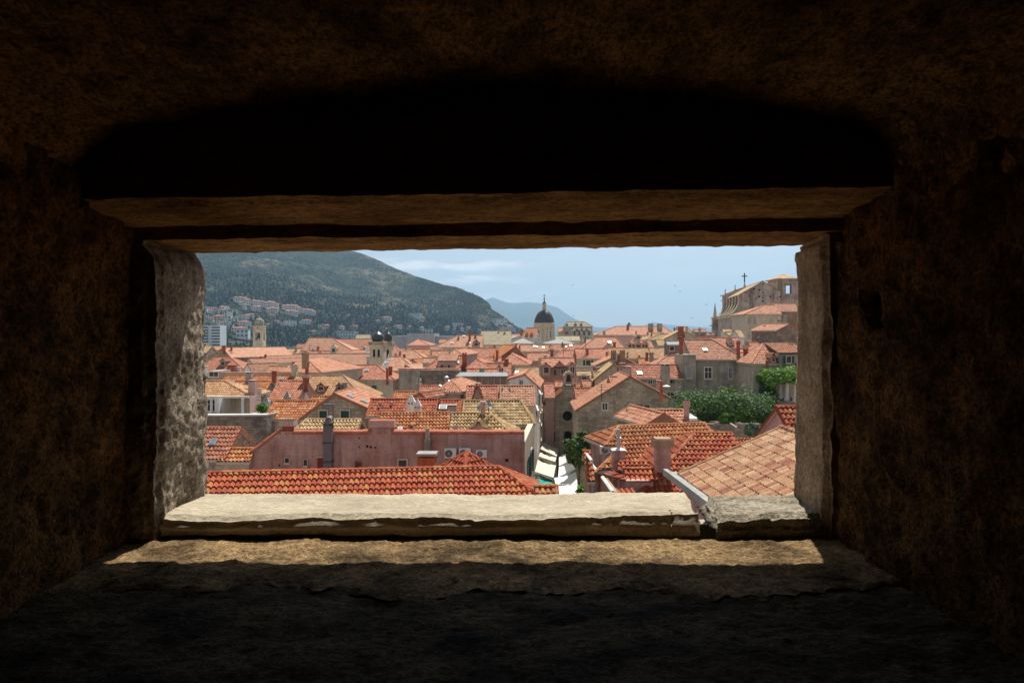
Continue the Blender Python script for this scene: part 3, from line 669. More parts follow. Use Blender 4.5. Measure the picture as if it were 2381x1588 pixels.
def inner_slope(p):   # underside drops a little towards the opening and rises to the right
    z = p[..., 2] + (p[..., 0]) * .0165 - (p[..., 1] - 1.0) * .14 * (p[..., 2] < .4)
    return np.stack([p[..., 0], p[..., 1], z], -1)
rough_box(-.86, .82, 1.0, 1.15, .2035, .75, .009, .0011, 34, 1, 'rockB', .02, .004, inner_slope).build('lintel', FW, True)
rough_box(-.9, .86, 1.152, 1.345, .163, .75, .009, .0012, 36, 2, 'rockB', .02, .004, tilt(.0125)).build('lintel', FW, True)
def lj(p):            # the reveal of the left jamb bulges, its top corner is chipped
    x = p[..., 0] + .006 * fbm(p * np.array([0, 5, 7]) + 3.1, 3, 61) * (p[..., 0] > -.66)
    x = x - np.clip((p[..., 2] - .10) / .05, 0, 1) ** 2 * .02 * (p[..., 0] > -.66)
    return np.stack([x, p[..., 1], p[..., 2]], -1)
rough_box(-1.0, -.597, 1.15, 1.345, -.42, .17, .0045, .0024, 70, 3, 'rockJ', .02, .006, lj).build('jamb', FW, True)
def rj(p):
    k = (p[..., 0] < .6); x = p[..., 0] + ((p[..., 1] - 1.15) * .11 + .007 * fbm(p * np.array([0, 4, 5]) + 8, 3, 66)) * k
    return np.stack([x, p[..., 1], p[..., 2]], -1)
rough_box(.527, 1.0, 1.15, 1.345, -.42, .18, .0065, .0018, 40, 4, 'rockJR', .022, .012, rj).build('jamb', FW, True)
def sl(p):            # broken front arris of the long sill stone
    n_ = fbm(np.stack([p[..., 0] * 8, 0 * p[..., 0], 0 * p[..., 0] + 2], -1), 5, 71, .6); front = np.clip(1 - (p[..., 1] - 1.165) / .05, 0, 1)
    top = np.clip((p[..., 2] + .345) / .03, 0, 1)
    y = p[..., 1] + front * np.clip(n_ * .8 + .1, 0, 1) * .024 * top
    z = p[..., 2] - front * top * np.clip(-n_, 0, 1) * .006 + .0025 * fbm(p * np.array([4, 6, 0]), 3, 5) * top
    x = p[..., 0] + np.where(p[..., 0] > .28, (1.26 - p[..., 1]) * -.10, 0)
    return np.stack([x, y, z], -1)
rough_box(-.66, .335, 1.168, 1.348, -.352, -.312, .0055, .0016, 22, 5, 'rockL', .012, .006, sl).build('sill_stone', FW, True)
def sr(p):
    x = p[..., 0] + np.where(p[..., 0] < .40, (1.26 - p[..., 1]) * -.10, 0); return np.stack([x, p[..., 1], p[..., 2]], -1)
o = rough_box(.352, .62, 1.166, 1.348, -.36, -.314, .0055, .003, 30, 6, 'rockG', .022, .012, sr).build('sill_stone', FW, True); o['label'] = 'greyer lichened sill stone at the right end'
def led(p):
    z = p[..., 2] + np.where(p[..., 2] > -.42, .0022 * fbm(p * np.array([9, 12, 0]), 4, 88, .65), 0)
    j = np.clip(1 - np.abs(p[..., 1] - .93) / .05, 0, 1); y = p[..., 1] + j * .03 * fbm(np.stack([p[..., 0] * 7, 0 * z, 0 * z + 4], -1), 5, 15, .65)
    return np.stack([p[..., 0], y, z], -1)
rough_box(-1.0, .95, .93, 1.18, -.5, -.352, .0065, .0018, 50, 7, 'rockM', .01, .002, led).build('ledge', FW, True)
rough_box(-1.0, .95, -.3, .99, -.5, -.3545, .0085, .0022, 46, 17, 'rockF', .006, .001, led).build('floor_slab', FW, True)  # split from the ledge so the shaded floor takes a darker colour
def lw(p):
    x = p[..., 0] + .012 * fbm(p * np.array([0, 3, 3]), 3, 91) ; return np.stack([x, p[..., 1], p[..., 2]], -1)
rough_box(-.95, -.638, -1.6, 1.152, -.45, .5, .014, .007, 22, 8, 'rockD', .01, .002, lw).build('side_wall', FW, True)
def rw(p):            # a small square socket in the right wall
    x = p[..., 0] + .009 * fbm(p * np.array([0, 3, 3]) + 5, 3, 93)
    k = (p[..., 0] < .7) & (np.abs(p[..., 1] - 1.035) < .022) & (np.abs(p[..., 2] - .037) < .021)
    return np.stack([x + .05 * k, p[..., 1], p[..., 2]], -1)
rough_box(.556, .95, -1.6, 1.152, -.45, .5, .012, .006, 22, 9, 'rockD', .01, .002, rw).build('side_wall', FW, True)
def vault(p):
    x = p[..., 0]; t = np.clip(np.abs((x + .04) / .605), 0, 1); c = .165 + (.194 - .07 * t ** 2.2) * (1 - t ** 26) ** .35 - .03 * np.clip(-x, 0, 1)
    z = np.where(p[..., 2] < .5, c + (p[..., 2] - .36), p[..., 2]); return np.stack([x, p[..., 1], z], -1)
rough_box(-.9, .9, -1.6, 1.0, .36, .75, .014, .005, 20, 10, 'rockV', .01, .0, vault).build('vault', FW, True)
mb = MB()
M['outer'] = wall_mat('fortress_masonry', (.42, .37, .29), (.26, .22, .17), 'stone', .8, .4)
mb.cuboid(-4, 4, -1.7, 1.3, 0, ZC - .44, 'outer'); mb.cuboid(-4, 4, -1.9, 1.3, ZC + .7, ZC + 1.6, 'outer')
mb.cuboid(-4, -.85, -1.6, 1.3, ZC - .44, ZC + .7, 'outer'); mb.cuboid(.8, 4, -1.6, 1.3, ZC - .44, ZC + .7, 'outer')
mb.cuboid(-4, 4, -1.9, -1.55, ZC - .44, ZC + .7, 'outer')
mb.cuboid(-4, -.95, 1.302, 1.34, 0, ZC + 1.6, 'outer'); mb.cuboid(.95, 4, 1.302, 1.34, 0, ZC + 1.6, 'outer')
mb.cuboid(-.95, .95, 1.302, 1.34, 0, ZC - .365, 'outer'); mb.cuboid(-.95, .95, 1.302, 1.34, ZC + .3, ZC + 1.6, 'outer')
mb.build('masonry', FW)
# ------------------------------------------------------------------ houses, left of the picture, near to far
def PZ(r, x, y, z):
    q = S(r, x, y); return P(q, (ZC - z) * F / (q[1] - HY))
front = fs('long bright red and yellow tiled roof right behind the sill, largest on the left', 'F', -2700, 838, 1872, 748, 1400, 30.0, 'red', 'w_pink', xr=2520, Y2=31.6, rb=3.0, name='tiled_house', kids=())
fs('low strip of pale red tiles at the foot of the striped street awnings', 'G', 130, 1003, 460, 1000, 1230, 29.0, 'orange', 'w_pink', rb=.9)
pa_ = P(S('F', 1437, 545), 33.6); pu_ = Vector((math.sin(R_(45)), math.cos(R_(45)), 0)); s_py = 450 / K / F * 33.6 / 1.4142
House('small red pyramid roof rising behind the long front ridge', pa_, pa_ + pu_ * .02, s_py, .9, s_py, .9, s_py, s_py, 'red', 'w_pink', 3)
h = fs('weathered red roof with one small skylight beside the left jamb', 'E', -260, 205, 600, 210, 640, 44, 'redfar', 'w_stone', xl=None, rb=3.4, t=.62, kids=(('sky', 215, 415, 90, 70), ('win', 678, 425, 705, 490, 'dark', 'B')))
fs('narrow lean-to of orange tiles against the slanting pink parapet', 'E', 365, 490, 805, 515, 600, 42.5, 'orange', 'w_cream', rb=1.0)
# pink house with its parapet
PKY = 42.0
pk = root('pink_house', (-8, PKY + 4, 0), 'long shaded pink plaster house with a slanting left shoulder and red coping', 'house')
pp = [S('E', 400, 815), S('E', 1090, 288), S('E', 1200, 292), S('F', 20, 288), S('F', 2232, 292), S('F', 2250, 1411), S('E', 400, 1411)]
W3 = [P(p, PKY) for p in pp]; W3[-1].z = W3[-2].z = 0
mb = MB(); mb.prism(W3, (0, .45, 0), 'w_pink'); mb.cuboid(W3[0].x, W3[-2].x, PKY + .46, PKY + 3.2, 0, ZC - 9.6, 'w_pink'); mb.build('wall', pk)
mb = MB()
for a, b in zip(W3[:4], W3[1:5]):
    caps(mb, a + UY * .22 + UZ * .02, b + UY * .22 + UZ * .02, 'cap', .26, .9)
mb.build('coping', pk)
PKP = (Vector((0, PKY, 0)), Vector((0, -1, 0)))
class _H: pass
hp = _H(); hp.root = pk; hp.planes = {'front': PKP}
for r, x0, y0, x1, y1, st in (('E', 1195, 612, 1252, 675, 'dark'), ('E', 1452, 636, 1500, 715, 'dark'), ('F', 512, 640, 622, 750, 'plain'), ('E', 2160, 668, 2235, 760, 'brown')):
    window(hp, r, x0, y0, x1, y1, st)
mb = MB(); boxpx(mb, 'E', 1632, 612, 1742, 800, PKY - .06, .08, 'redwood'); mb.build('door', pk)
mb = MB(); boxpx(mb, 'E', 1618, 596, 1752, 612, PKY - .1, .16, 'surround'); mb.build('door_lintel', pk)
for r_, vs in (('E', ((1113, 713, 26), (2204, 344, 18), (2204, 464, 18), (2319, 464, 18))), ('F', ((80, 455, 30), (130, 465, 30), (190, 468, 30), (1990, 645, 44), (825, 640, 24), (975, 650, 20)))):
    for x, y, w_ in vs: mb = MB(); boxpx(mb, r_, x - w_ / 2, y - w_ / 2, x + w_ / 2, y + w_ / 2, PKY - .015, .03, 'void'); mb.build('vent_hole', pk)
# its side towards the street
xr0 = W3[-2].x; ztop = ZC - 6.75
mb = MB(); mb.prism([Vector((xr0 - .35, PKY + .47, 0)), Vector((xr0 + .72, 50.9, 0)), Vector((xr0 + .72, 50.9, ztop)), Vector((xr0 - .35 + .3, PKY + .47, ztop))], (-.4, .04, 0), 'w_cream'); mb.build('street_side_wall', pk)
hs = _H(); hs.root = pk; _n = Vector((9.0, -1.05, 0)).normalized(); hs.planes = {'B': (Vector((xr0 + .72, 50.9, 0)), _n)}
for yy in (46.0, 49.0):
    for zz in (ZC - 9.2, ZC - 12.4):
        c = Vector((xr0 + .72 - (50.9 - yy) * .117, yy, zz)); t_ = Vector((.117, 1, 0)).normalized()
        mb = MB(); mb.box(c + _n * .03, t_, _n, .62, .04, zz - .95, zz + .95, 'surround'); wo = mb.build('window', pk); mb = MB(); mb.box(c + _n * .08, t_, _n, .45, .012, zz - .8, zz + .8, 'glass'); mb.build('pane', wo)
        for s_ in (-1, 1): mb = MB(); mb.box(c + t_ * s_ * .85 + _n * .1, t_, _n, .28, .03, zz - .8, zz + .8, 'green'); mb.build('shutter', wo)
mb = MB(); c = P(S('E', 1235, 200), PKY + .3); zt = P(S('E', 0, 105), PKY).z; zm = P(S('E', 0, 180), PKY).z; z2 = P(S('E', 0, 255), PKY).z
mb.box(c, UX, UY, .28, .25, z2 - 1.5, zm, 'brickred'); mb.box(c, UX, UY, .46, .4, zm, zt, 'w_rose', top='void'); mb.box(c, UX, UY, .34, .33, z2 - .8, z2, 'w_pink'); mb.build('chimney', pk)
mb = MB(); c = P(S('F', 290, 200), PKY + .3); zt = P(S('F', 0, 103), PKY).z; zm = P(S('F', 0, 195), PKY).z
mb.box(c, UX, UY, .78, .4, zm, zt, 'w_rose', top='brickred'); mb.box(c, UX, UY, .60, .34, zm - 1.2, zm, 'w_pink'); mb.build('chimney', pk)
mb = MB(); a = P(S('E', 1782, 800), PKY - .28); zt = P(S('E', 0, 95), PKY).z
mb.box(a, UX, UY, .26, .22, a.z - .8, zt - .3, 'duct'); mb.tube((a.x, a.y, zt - .3), (a.x, a.y + .05, zt + .05), .3, 'duct', 10, .2); mb.tube((a.x, a.y, zt), (a.x, a.y + .5, zt + .05), .2, 'duct', 10)
for k in range(4): mb.box(a, UX, UY, .29, .25, a.z + .6 + k * 1.15, a.z + .66 + k * 1.15, 'darkmetal')
mb.tube((a.x + .3, a.y, zt - .5), (a.x + .3, a.y, zt + .9), .025, 'darkmetal', 5)
tag(mb.build('ventilation_duct'), 'tall square grey metal duct running up the shaded pink wall', 'duct')
mb = MB(); a = P(S('F', 905, 800), PKY - .2); zt = P(S('F', 0, 200), PKY).z; z2 = P(S('F', 0, 345), PKY).z
mb.box(a, UX, UY, .11, .1, a.z - .5, zt, 'w_grey'); mb.box(a, UX, UY, .17, .14, a.z - .5, z2, 'w_grey'); tag(mb.build('flue_pipe'), 'slim grey flue rising above the pink parapet between two roofs', 'flue')
bc = root('brick_chimney', tuple(P(S('F', 900, 760), 34.5)), 'orange brick chimney with a pale slab cap in front of the pink wall', 'chimney')
mb = MB(); a = P(S('F', 902, 760), 34.5); zt = P(S('F', 0, 592), 34.5).z; mb.box(a, UX, UY, .44, .4, a.z - 1.5, zt, 'brickorange'); mb.build('stack', bc)
mb = MB(); 
for sx in (-.32, .32): mb.box(a + UX * sx, UX, UY, .08, .3, zt, zt + .07, 'brickorange')
mb.box(a, UX, UY, .5, .46, zt + .07, zt + .2, 'gutterstone'); mb.build('cap', bc)
# air conditioners
def ac_unit(label, r, x0, y0, x1, y1, Y, group=None):
    c = P(S(r, (x0 + x1) / 2, y1), Y); hw = (x1 - x0) / K / F * Y / 2; ht = (y1 - y0) / K / F * Y
    ro = root('air_conditioner', tuple(c), label, 'air conditioner', group)
    mb = MB(); mb.box(c + UY * .16, UX, UY, hw, .16, c.z, c.z + ht, 'whitemetal'); mb.build('casing', ro)
    mb = MB(); cc = c + Vector((-hw * .28, -.005, ht * .5))
    mb.V; seg = 14; rr = ht * .4
    for a_, m_, r_, yy in ((0, 'darkmetal', rr, 0), (0, 'metal', rr * .25, -.012)):
        mb.poly([cc + Vector((math.cos(t) * r_, yy, math.sin(t) * r_)) for t in np.linspace(0, 2 * math.pi, seg, endpoint=False)], m_)
    for k in range(-2, 3): mb.tube(cc + Vector((-rr * .9, -.015, k * rr * .33)), cc + Vector((rr * .9, -.015, k * rr * .33)), .006, 'whitemetal', 4)
    mb.build('fan_grille', ro)
    mb = MB()
    for sx in (-.7, .7): mb.cuboid(c.x + sx * hw - .02, c.x + sx * hw + .02, c.y - .02, c.y + .42, c.z - .04, c.z, 'darkmetal')
    mb.build('bracket', ro)
ac_unit('air conditioner on the pink wall, leftmost of the row of three', 'F', 1138, 490, 1296, 620, PKY - .4, 'air conditioners on the pink wall')
ac_unit('air conditioner on the pink wall, half behind the tip of the pyramid roof', 'F', 1335, 488, 1495, 610, PKY - .4, 'air conditioners on the pink wall')
ac_unit('smaller air conditioner on the pink wall, right end of the row', 'F', 1566, 512, 1716, 612, PKY - .4, 'air conditioners on the pink wall')
# second rank
fs('mossy yellow tiled roof showing over the pink parapet left of the duct', 'A', 1490, 1152, 2243, 1152, 1430, 47, 'sand', 'w_stone', xl=1150, rb=2.0)
fs('bright orange roof with two pointed white chimneys above the pink wall', 'B', 262, 1062, 1216, 1018, 1420, 48, 'orange', 'w_pink', Y2=48.4, rb=1.5,
   kids=(('dor', 600, 770, 1330, 1345, 1245, None, 'w_rose'), ('sky', 530, 1305, 60, 26)))
h = fs('mossy yellow roof with a tall chimney and satellite dishes, right of the orange roof', 'B', 1230, 1067, 1750, 1067, 1450, 47, 'old', 'w_grey', xr=2170, rb=2.0,
   kids=(('ch', 1665, 900, 1085, 82, 'pink'), ('ch', 1290, 1235, 1350, 66, 'red_flare'), ('dor', 1465, 1745, 1300, 1380, 1195, None, 'w_rose')))
h = fs('row of darker red tiles behind the two pointed white chimneys', 'B', 130, 872, 1062, 884, 1110, 55, 'red', 'w_pink', rb=2.2, kids=(('ch', 415, 900, 960, 26, 'grey_pipe'),))
h2 = fs('short red roof with a grey block chimney between red and mossy roofs', 'B', 1085, 886, 1385, 889, 1110, 54.5, 'red', 'w_pink', rb=2.2, kids=(('ch', 1238, 945, 1075, 128, 'grey_b'), ('sky', 1120, 995, 110, 30)))
h3 = fs('broad mossy yellow roof ending at the street, with a sagging eave', 'B', 1390, 891, 2180, 891, 1222, 54, 'old', 'w_cream', xr=2370, rb=2.5, kids=(('ch', 1885, 1040, 1110, 22, 'grey_pipe'), ('win', 'C', 150, 1020, 172, 1100, 'green', 'B')))
# pointed white chimneys
for x, yt, yb, w_, lb in ((680, 808, 1010, 112, 'pointed white chimney with a chipped base, left of the pair on the orange roof'), (770, 868, 1060, 96, 'pointed white chimney with two vent holes, right of the pair on the orange roof')):
    a = P(S('B', x, yb), 50.0 if x < 700 else 49.0); Yd = a.y; hw = w_ / K / F * Yd / 2; zt = P(S('B', x, yt), Yd).z; H_ = zt - a.z
    ro = root('pointed_chimney', tuple(a), lb, 'chimney', 'pointed white chimneys')
    mb = MB(); mb.box(a, UX, UY, hw, hw * .8, a.z - 1.2, a.z + H_ * .5, 'w_white'); mb.build('stack', ro)
    mb = MB(); mb.box(a, UX, UY, hw * 1.12, hw * .9, a.z + H_ * .5, zt, 'w_white', hx1=.04, hy1=.04); mb.build('spire', ro)
    mb = MB()
    for sx in (-.4, .4): mb.box(a + UX * hw * sx - UY * hw * .81, UX, UY, hw * .2, .02, a.z + H_ * .38, a.z + H_ * .46, 'void')
    mb.build('vent_holes', ro)
def dish(label, r, x, y, rad, Y, az=-30, group='satellite dishes'):
    c = P(S(r, x, y), Y); rr = rad / K / F * Y; mb = MB(); d = Vector((math.sin(R_(az)), -math.cos(R_(az)), .45)).normalized(); e1 = d.orthogonal().normalized(); e2 = d.cross(e1)
    ro = root('satellite_dish', tuple(c), label, 'satellite dish', group)
    for k in range(3):
        r0, r1 = rr * k / 3, rr * (k + 1) / 3
        for i in range(14):
            t0, t1 = 2 * math.pi * i / 14, 2 * math.pi * (i + 1) / 14
            f = lambda q, t: c + (e1 * math.cos(t) + e2 * math.sin(t)) * q + d * (q * q / rr * .3)
            mb.poly([f(r0, t0), f(r1, t0), f(r1, t1), f(r0, t1)] if k else [f(r0, t0), f(r1, t0), f(r1, t1)], 'metal' if az > 90 or True else 'w_white')
    mb.build('reflector', ro); mb = MB(); mb.tube(c, c + d * rr * .9, .02, 'darkmetal', 4); mb.tube(c, c - UZ * rr * 1.6, .03, 'darkmetal', 5); mb.build('arm', ro)
dish('grey satellite dish right of the tall chimney on the mossy roof', 'B', 1740, 955, 55, 46.6, 60)
dish('satellite dish leaning beside the tall chimney over the mossy roof ridge', 'B', 1610, 985, 34, 46.4, -20)
dish('large pale dish at the left end of the dark red tile row', 'B', 252, 985, 60, 54, 75)
# stone gable with green windows
h = gf('stone gable house with two dark green shuttered windows', 'A', (1860, 792), (1385, 1138), (2345, 1008), 57, yaw=4, L=7, roof='salmon', wall='w_stone',
   kids=(('win', 1665, 1028, 1768, 1130, 'green', 'A'), ('win', 1958, 1028, 2070, 1130, 'green', 'A'), ('sky', 2080, 840, 130, 40), ('sky', 2270, 915, 110, 36)))
fs('bright orange-red roof beside the stone gable with green shutters', 'A', 1040, 892, 1645, 897, 1150, 62, 'orange', 'w_cream', rb=3.0)
fs('scrap of orange roof under the pointed gable wall', 'A', 1560, 832, 1800, 832, 990, 70, 'orange', 'w_cream', rb=2.0)
# terrace with stone wall
TZ = ZC - 6.9
t = root('terrace_wall', (-17, 60, 0), 'rough grey stone terrace wall with a bright white coping', 'wall')
pA, pB, pC, pD = PZ('A', -300, 1083, TZ), PZ('A', 940, 1077, TZ), PZ('A', 1228, 1010, TZ), PZ('A', 1445, 1045, TZ - .5)
mb = MB()
for a, b, mm, q in ((pA, pB, 'w_dark', 0), (pB, pC, 'w_greystone', 0)):
    a0, b0 = Vector((*a.xy, 0)), Vector((*b.xy, 0)); mb.prism([a0, b0, b - UZ * .12, a - UZ * .12], (0.02, .5, 0), mm)
a = P(S('A', 1232, 1095), 63.5); b = P(S('A', 1445, 1045), 67); mb.prism([Vector((*a.xy, 0)), Vector((*b.xy, 0)), b, a], (0, .4, 0), 'w_greystone')
mb.build('masonry', t)
mb = MB()
for a, b in ((pA, pB), (pB, pC)): mb.prism([a - UY * .08 - UZ * .12, b - UY * .08 - UZ * .12, b - UY * .08, a - UY * .08], (0, .66, 0), 'palecap')
mb.build('coping', t)
tf = MB(); tf.prism([pA + Vector((0, .55, -.9)), pB + Vector((0, .55, -.9)), pC + Vector((0, .5, -.9)), pC + Vector((0, 6, -.9)), pA + Vector((0, 9, -.9))], (0, 0, -.3), 'concrete'); tf.build('terrace_floor', t)
# loggia
h = fs('hipped sandy roof over an open white loggia by the left jamb', 'A', -200, 621, 372, 621, 835, 70, 'tan', 'w_white', xr=735, base=ZC - 7.9, over=1.9, kids=(('ch', 752, 608, 760, 92, 'pink_b'),))
bpy.data.objects.remove(h.wall); Yl = 66.2
mb = MB(); zb = ZC - 7.9; zt = P(S('A', 0, 838), Yl).z
x0 = P(S('A', -200, 0), Yl).x; x1 = P(S('A', 820, 0), 68.5).x
mb.cuboid(x0, x1, 69.3, 69.6, zb, zt + .6, 'w_cream'); mb.cuboid(x0, P(S('A', 280, 0), Yl).x, Yl + .2, 69.3, zb, zt, 'w_white')
xr_ = P(S('A', 690, 0), Yl).x; mb.cuboid(xr_, x1, Yl + .3, 69.3, zb, zt - .02, 'w_rose'); mb.build('wall', h.root)
mb = MB(); mb.cuboid(x0, x1, Yl - .1, Yl + .1, zt - .1, zt + .08, 'palecap'); mb.build('beam', h.root)
for x in (185, 612):
    c = P(S('A', x, 0), Yl); mb = MB(); mb.lathe(c.x, Yl, [(.15, zb), (.13, zb + .3), (.12, zt - .25), (.2, zt - .1)], 'palecap', 10); mb.build('column', h.root)
hh_ = _H(); hh_.root = h.root; hh_.planes = {'front': (Vector((0, Yl + .2, 0)), -UY)}
window(hh_, 'A', 140, 880, 235, 1030, 'white')
# third rank
h = fs('red roof ending in a weathered white gable wall, with two stone points below', 'A', 1105, 618, 1500, 621, 900, 76, 'redfar', 'w_rose', rb=4.5, kids=(('ch', 1478, 540, 660, 95, 'red_flare'), ('sky', 1145, 600, 60, 30)))
for i, (x, yb_, yt_, Yv) in enumerate(((1225, 885, 765, 70.5), (940, 945, 840, 67.5))):
    a = P(S('A', x, yb_), Yv); zt = P(S('A', x, yt_), Yv).z; hw = 42 / K / F * Yv
    mb = MB(); mb.box(a, UX, UY, hw, hw, a.z - .8, a.z + (zt - a.z) * .35, 'w_greystone'); mb.box(a, UX, UY, hw * 1.05, hw * 1.05, a.z + (zt - a.z) * .35, zt, 'w_greystone', hx1=.03, hy1=.03)
    tag(mb.build('stone_chimney'), ('small pointed grey stone chimney on the red roof slope', 'small pointed grey stone chimney beside the loggia plants')[i], 'chimney')
fs('orange tiled row in front of a low parapet, left half hidden by chimneys', 'A', 90, 626, 1010, 626, 900, 84, 'orange', 'w_grey', rb=3, kids=(('ch', 705, 500, 640, 80, 'grey_b'), ('sky', 470, 645, 70, 20), ('sky', 665, 690, 60, 40)))
h = fs('sandy orange hipped roof with two little dormers and a red chimney', 'A', 1340, 547, 1990, 552, 905, 88, 'tan', 'w_cream', xr=2300, kids=(('dor', 1625, 1745, 690, 760, 655, 'dark', 'brickred'), ('dor', 1895, 1975, 690, 750, 655, 'dark', 'brickred'), ('ch', 2012, 640, 735, 70, 'grey')))
fs('orange roof behind the low grey parapet', 'A', 380, 545, 1345, 548, 660, 98, 'orange', 'w_grey', rb=3, kids=(('ch', 1045, 480, 640, 70, 'red'),))
mb = MB(); boxpx(mb, 'A', 300, 500, 1065, 548, 103, .5, 'w_rose', zb=0); o = tag(mb.build('parapet_wall'), 'long low pinkish parapet wall with a dark line above it', 'wall')
mb = MB(); boxpx(mb, 'A', 140, 486, 300, 600, 104, 4, 'w_grey', zb=0)
w_ = root('flat_roofed_house', tuple(P(S('A', 220, 0), 106).xy) + (0,), 'small grey flat roofed house with double dark window by the jamb', 'house'); mb.build('wall', w_)
hh_ = _H(); hh_.root = w_; hh_.planes = {'front': (Vector((0, 104, 0)), -UY)}
window(hh_, 'A', 160, 500, 280, 560, 'white')
h = gf('hipped salmon roof with three chimneys, centre of the left rooftops', 'A', (1482, 312), (1065, 506), (1690, 498), 100, yaw=14, L=5, roof='salmon', wall='w_cream', hip=5.0, hB=4, kids=())
for x, yt, yb, w_, kd in ((1322, 400, 525, 88, 'cream_b'), (1492, 362, 510, 52, 'red'), (1470, 240, 312, 95, 'pink_flare')):
    a = P(S('A', x, yb), 98); Yd = 98; hw = w_ / K / F * Yd / 2; zt = P(S('A', x, yt), Yd).z
    mb = MB(); bm_ = {'cream_b': 'w_cream', 'red': 'brickred', 'pink_flare': 'w_brown'}[kd]
    mb.box(a, UX, UY, hw * .8, hw * .8, a.z - 1.5, zt - (zt - a.z) * .3, bm_); mb.box(a, UX, UY, hw, hw, zt - (zt - a.z) * .3, zt, bm_, top='void'); mb.build('chimney', h.root)
h = fs('cream house with overhanging red roof and one dark window, below the twin domes', 'A', 1885, 405, 2452, 403, 603, 115, 'redfar', 'w_cream', xr=2690, rb=6, kids=(('win', 'B', 143, 680, 213, 765, 'dark', 'front'), ('sky', 'B', 75, 482, 55, 30), ('ch', 'B', 355, 440, 600, 42, 'red'), ('ch', 'B', 400, 420, 500, 60, 'red')))
fs('wide salmon roof crossing the middle of the left rooftops', 'A', 1122, 250, 2420, 243, 440, 190, 'pink', 'w_cream', xl=975, rb=6, t=.55, kids=(('ch', 2330, 290, 400, 55, 'grey'), ('ch', 1808, 355, 405, 30, 'grey_pyr')))
fs('small tan roof behind the wide salmon roof', 'A', 1215, 182, 1420, 184, 262, 215, 'sand', 'w_cream', xl=1140, kids=())
fs('red roof strip with two tiny gablets before the palace roof', 'A', 1400, 212, 1815, 212, 262, 204, 'redfar', 'w_cream', kids=(('dor', 1420, 1540, 238, 262, 212, None, 'w_cream'), ('dor', 1640, 1710, 238, 262, 222, None, 'w_cream')))
h = fs('large hipped palace roof with bright edge, highest at the left centre', 'A', 1530, 32, 1832, 28, 250, 250, 'pink', 'w_cream', xl=1375, xr=2190, t=.75, kids=(('dor', 1815, 1895, 170, 240, 120, 'dark', 'w_cream'), ('ch', 1530, 120, 195, 26, 'cream'), ('ch', 1590, 130, 185, 40, 'white'), ('ch', 1642, 150, 200, 38, 'red')))
fs('long dusky salmon roof running right from the palace roof', 'A', 1885, 47, 2600, 45, 215, 276, 'salmon', 'w_cream', t=.75, kids=(('dor', 2250, 2300, 165, 195, 130, 'dark', 'w_white'),))
fs('low red roof left of the palace roof', 'A', 1362, 116, 1470, 112, 160, 285, 'redfar', 'w_rose')
fs('strip of salmon tiles under the palace roof at its right', 'A', 2120, 200, 2420, 200, 240, 220, 'salmon', 'w_cream', kids=(('ch', 2310, 180, 235, 46, 'white'),))
h = gf('old gable house with a small attic window near the clock tower', 'A', (335, 168), (120, 296), (455, 300), 180, yaw=48, L=17, roof='pink', wall='w_brown', kids=(('win', 255, 225, 285, 262, 'dark', 'A'), ('ch', 355, 135, 200, 55, 'brick' if False else 'red'), ('ch', 460, 140, 200, 30, 'red')))
fs('tan roof at the left edge below the white hotel', 'A', -60, 140, 200, 146, 235, 232, 'sand', 'w_dark')
fs('orange roof scrap right of the tan roof by the left edge', 'A', 200, 150, 340, 150, 200, 245, 'pink', 'w_cream', kids=(('ch', 130, 110, 170, 30, 'white'),))
h = fs('wide red roof with a dark dormer at the left edge', 'A', 235, 296, 440, 293, 492, 150, 'redfar', 'w_grey', xl=-80, xr=660, kids=(('dor', 300, 385, 350, 420, 318, 'dark', 'w_dark'), ('ch', 470, 400, 500, 110, 'red_b'), ('ch', 558, 430, 480, 50, 'white'), ('ch', 118, 420, 500, 40, 'white')))
h = gf('pale gabled roof right of the dormer roof, with white gable triangle', 'A', (672, 388), (605, 492), (730, 494), 140, yaw=40, L=7, roof='pink', wall='w_white')
gf('narrow pale roof stepping down behind the white gable', 'A', (690, 322), (655, 372), (760, 385), 160, yaw=50, L=14, roof='pink', wall='w_cream')
gf('small salmon roof with red chimney below the clock tower', 'A', (905, 285), (850, 345), (985, 352), 175, yaw=30, L=10, roof='salmon', wall='w_rose', kids=(('ch', 915, 320, 365, 30, 'red'), ('ch', 860, 285, 325, 28, 'red'), ('ch', 925, 258, 290, 28, 'red')))
fs('red roof scrap at the right foot of the clock tower', 'A', 900, 290, 1000, 300, 400, 182, 'pink', 'w_cream')
fs('long red roof strip above the parapet, left of the hipped salmon roof', 'A', 985, 420, 1300, 420, 505, 122, 'salmon', 'w_cream', kids=(('ch', 1310, 358, 420, 50, 'red'),))

# ------------------------------------------------------------------ middle rooftops (region B)
h = gf('small hipped house with sandstone walls and warm tiles, in the middle rows', 'B', (1238, 612), (1015, 782), (1392, 772), 63, yaw=6, L=4.5, roof='salmon', wall='w_cream', hip=4.0, hB=2.5)
fs('orange-red roof left of the small hipped sandstone house', 'B', 800, 686, 1112, 686, 905, 72, 'redfar', 'w_rose', xl=700, rb=3)
fs('low tiled eave over a pink wall, in front of the dark stone wall', 'B', 455, 768, 760, 772, 808, 74, 'orange', 'w_rose', rb=2)
gf('tiled lean-to sloping to the small hipped sandstone house', 'B', (800, 790), (560, 880), (880, 860), 60, yaw=25, L=6, roof='redfar', wall='w_rose')
fs('red roof with a small lean-to dormer, right of the hipped sandstone house', 'B', 1440, 690, 1890, 690, 930, 63, 'redfar', 'w_rose', rb=3.2, kids=(('ch', 1585, 650, 720, 60, 'grey_cap'), ('dor', 1530, 1645, 845, 885, 705, 'dark', 'w_rose')))
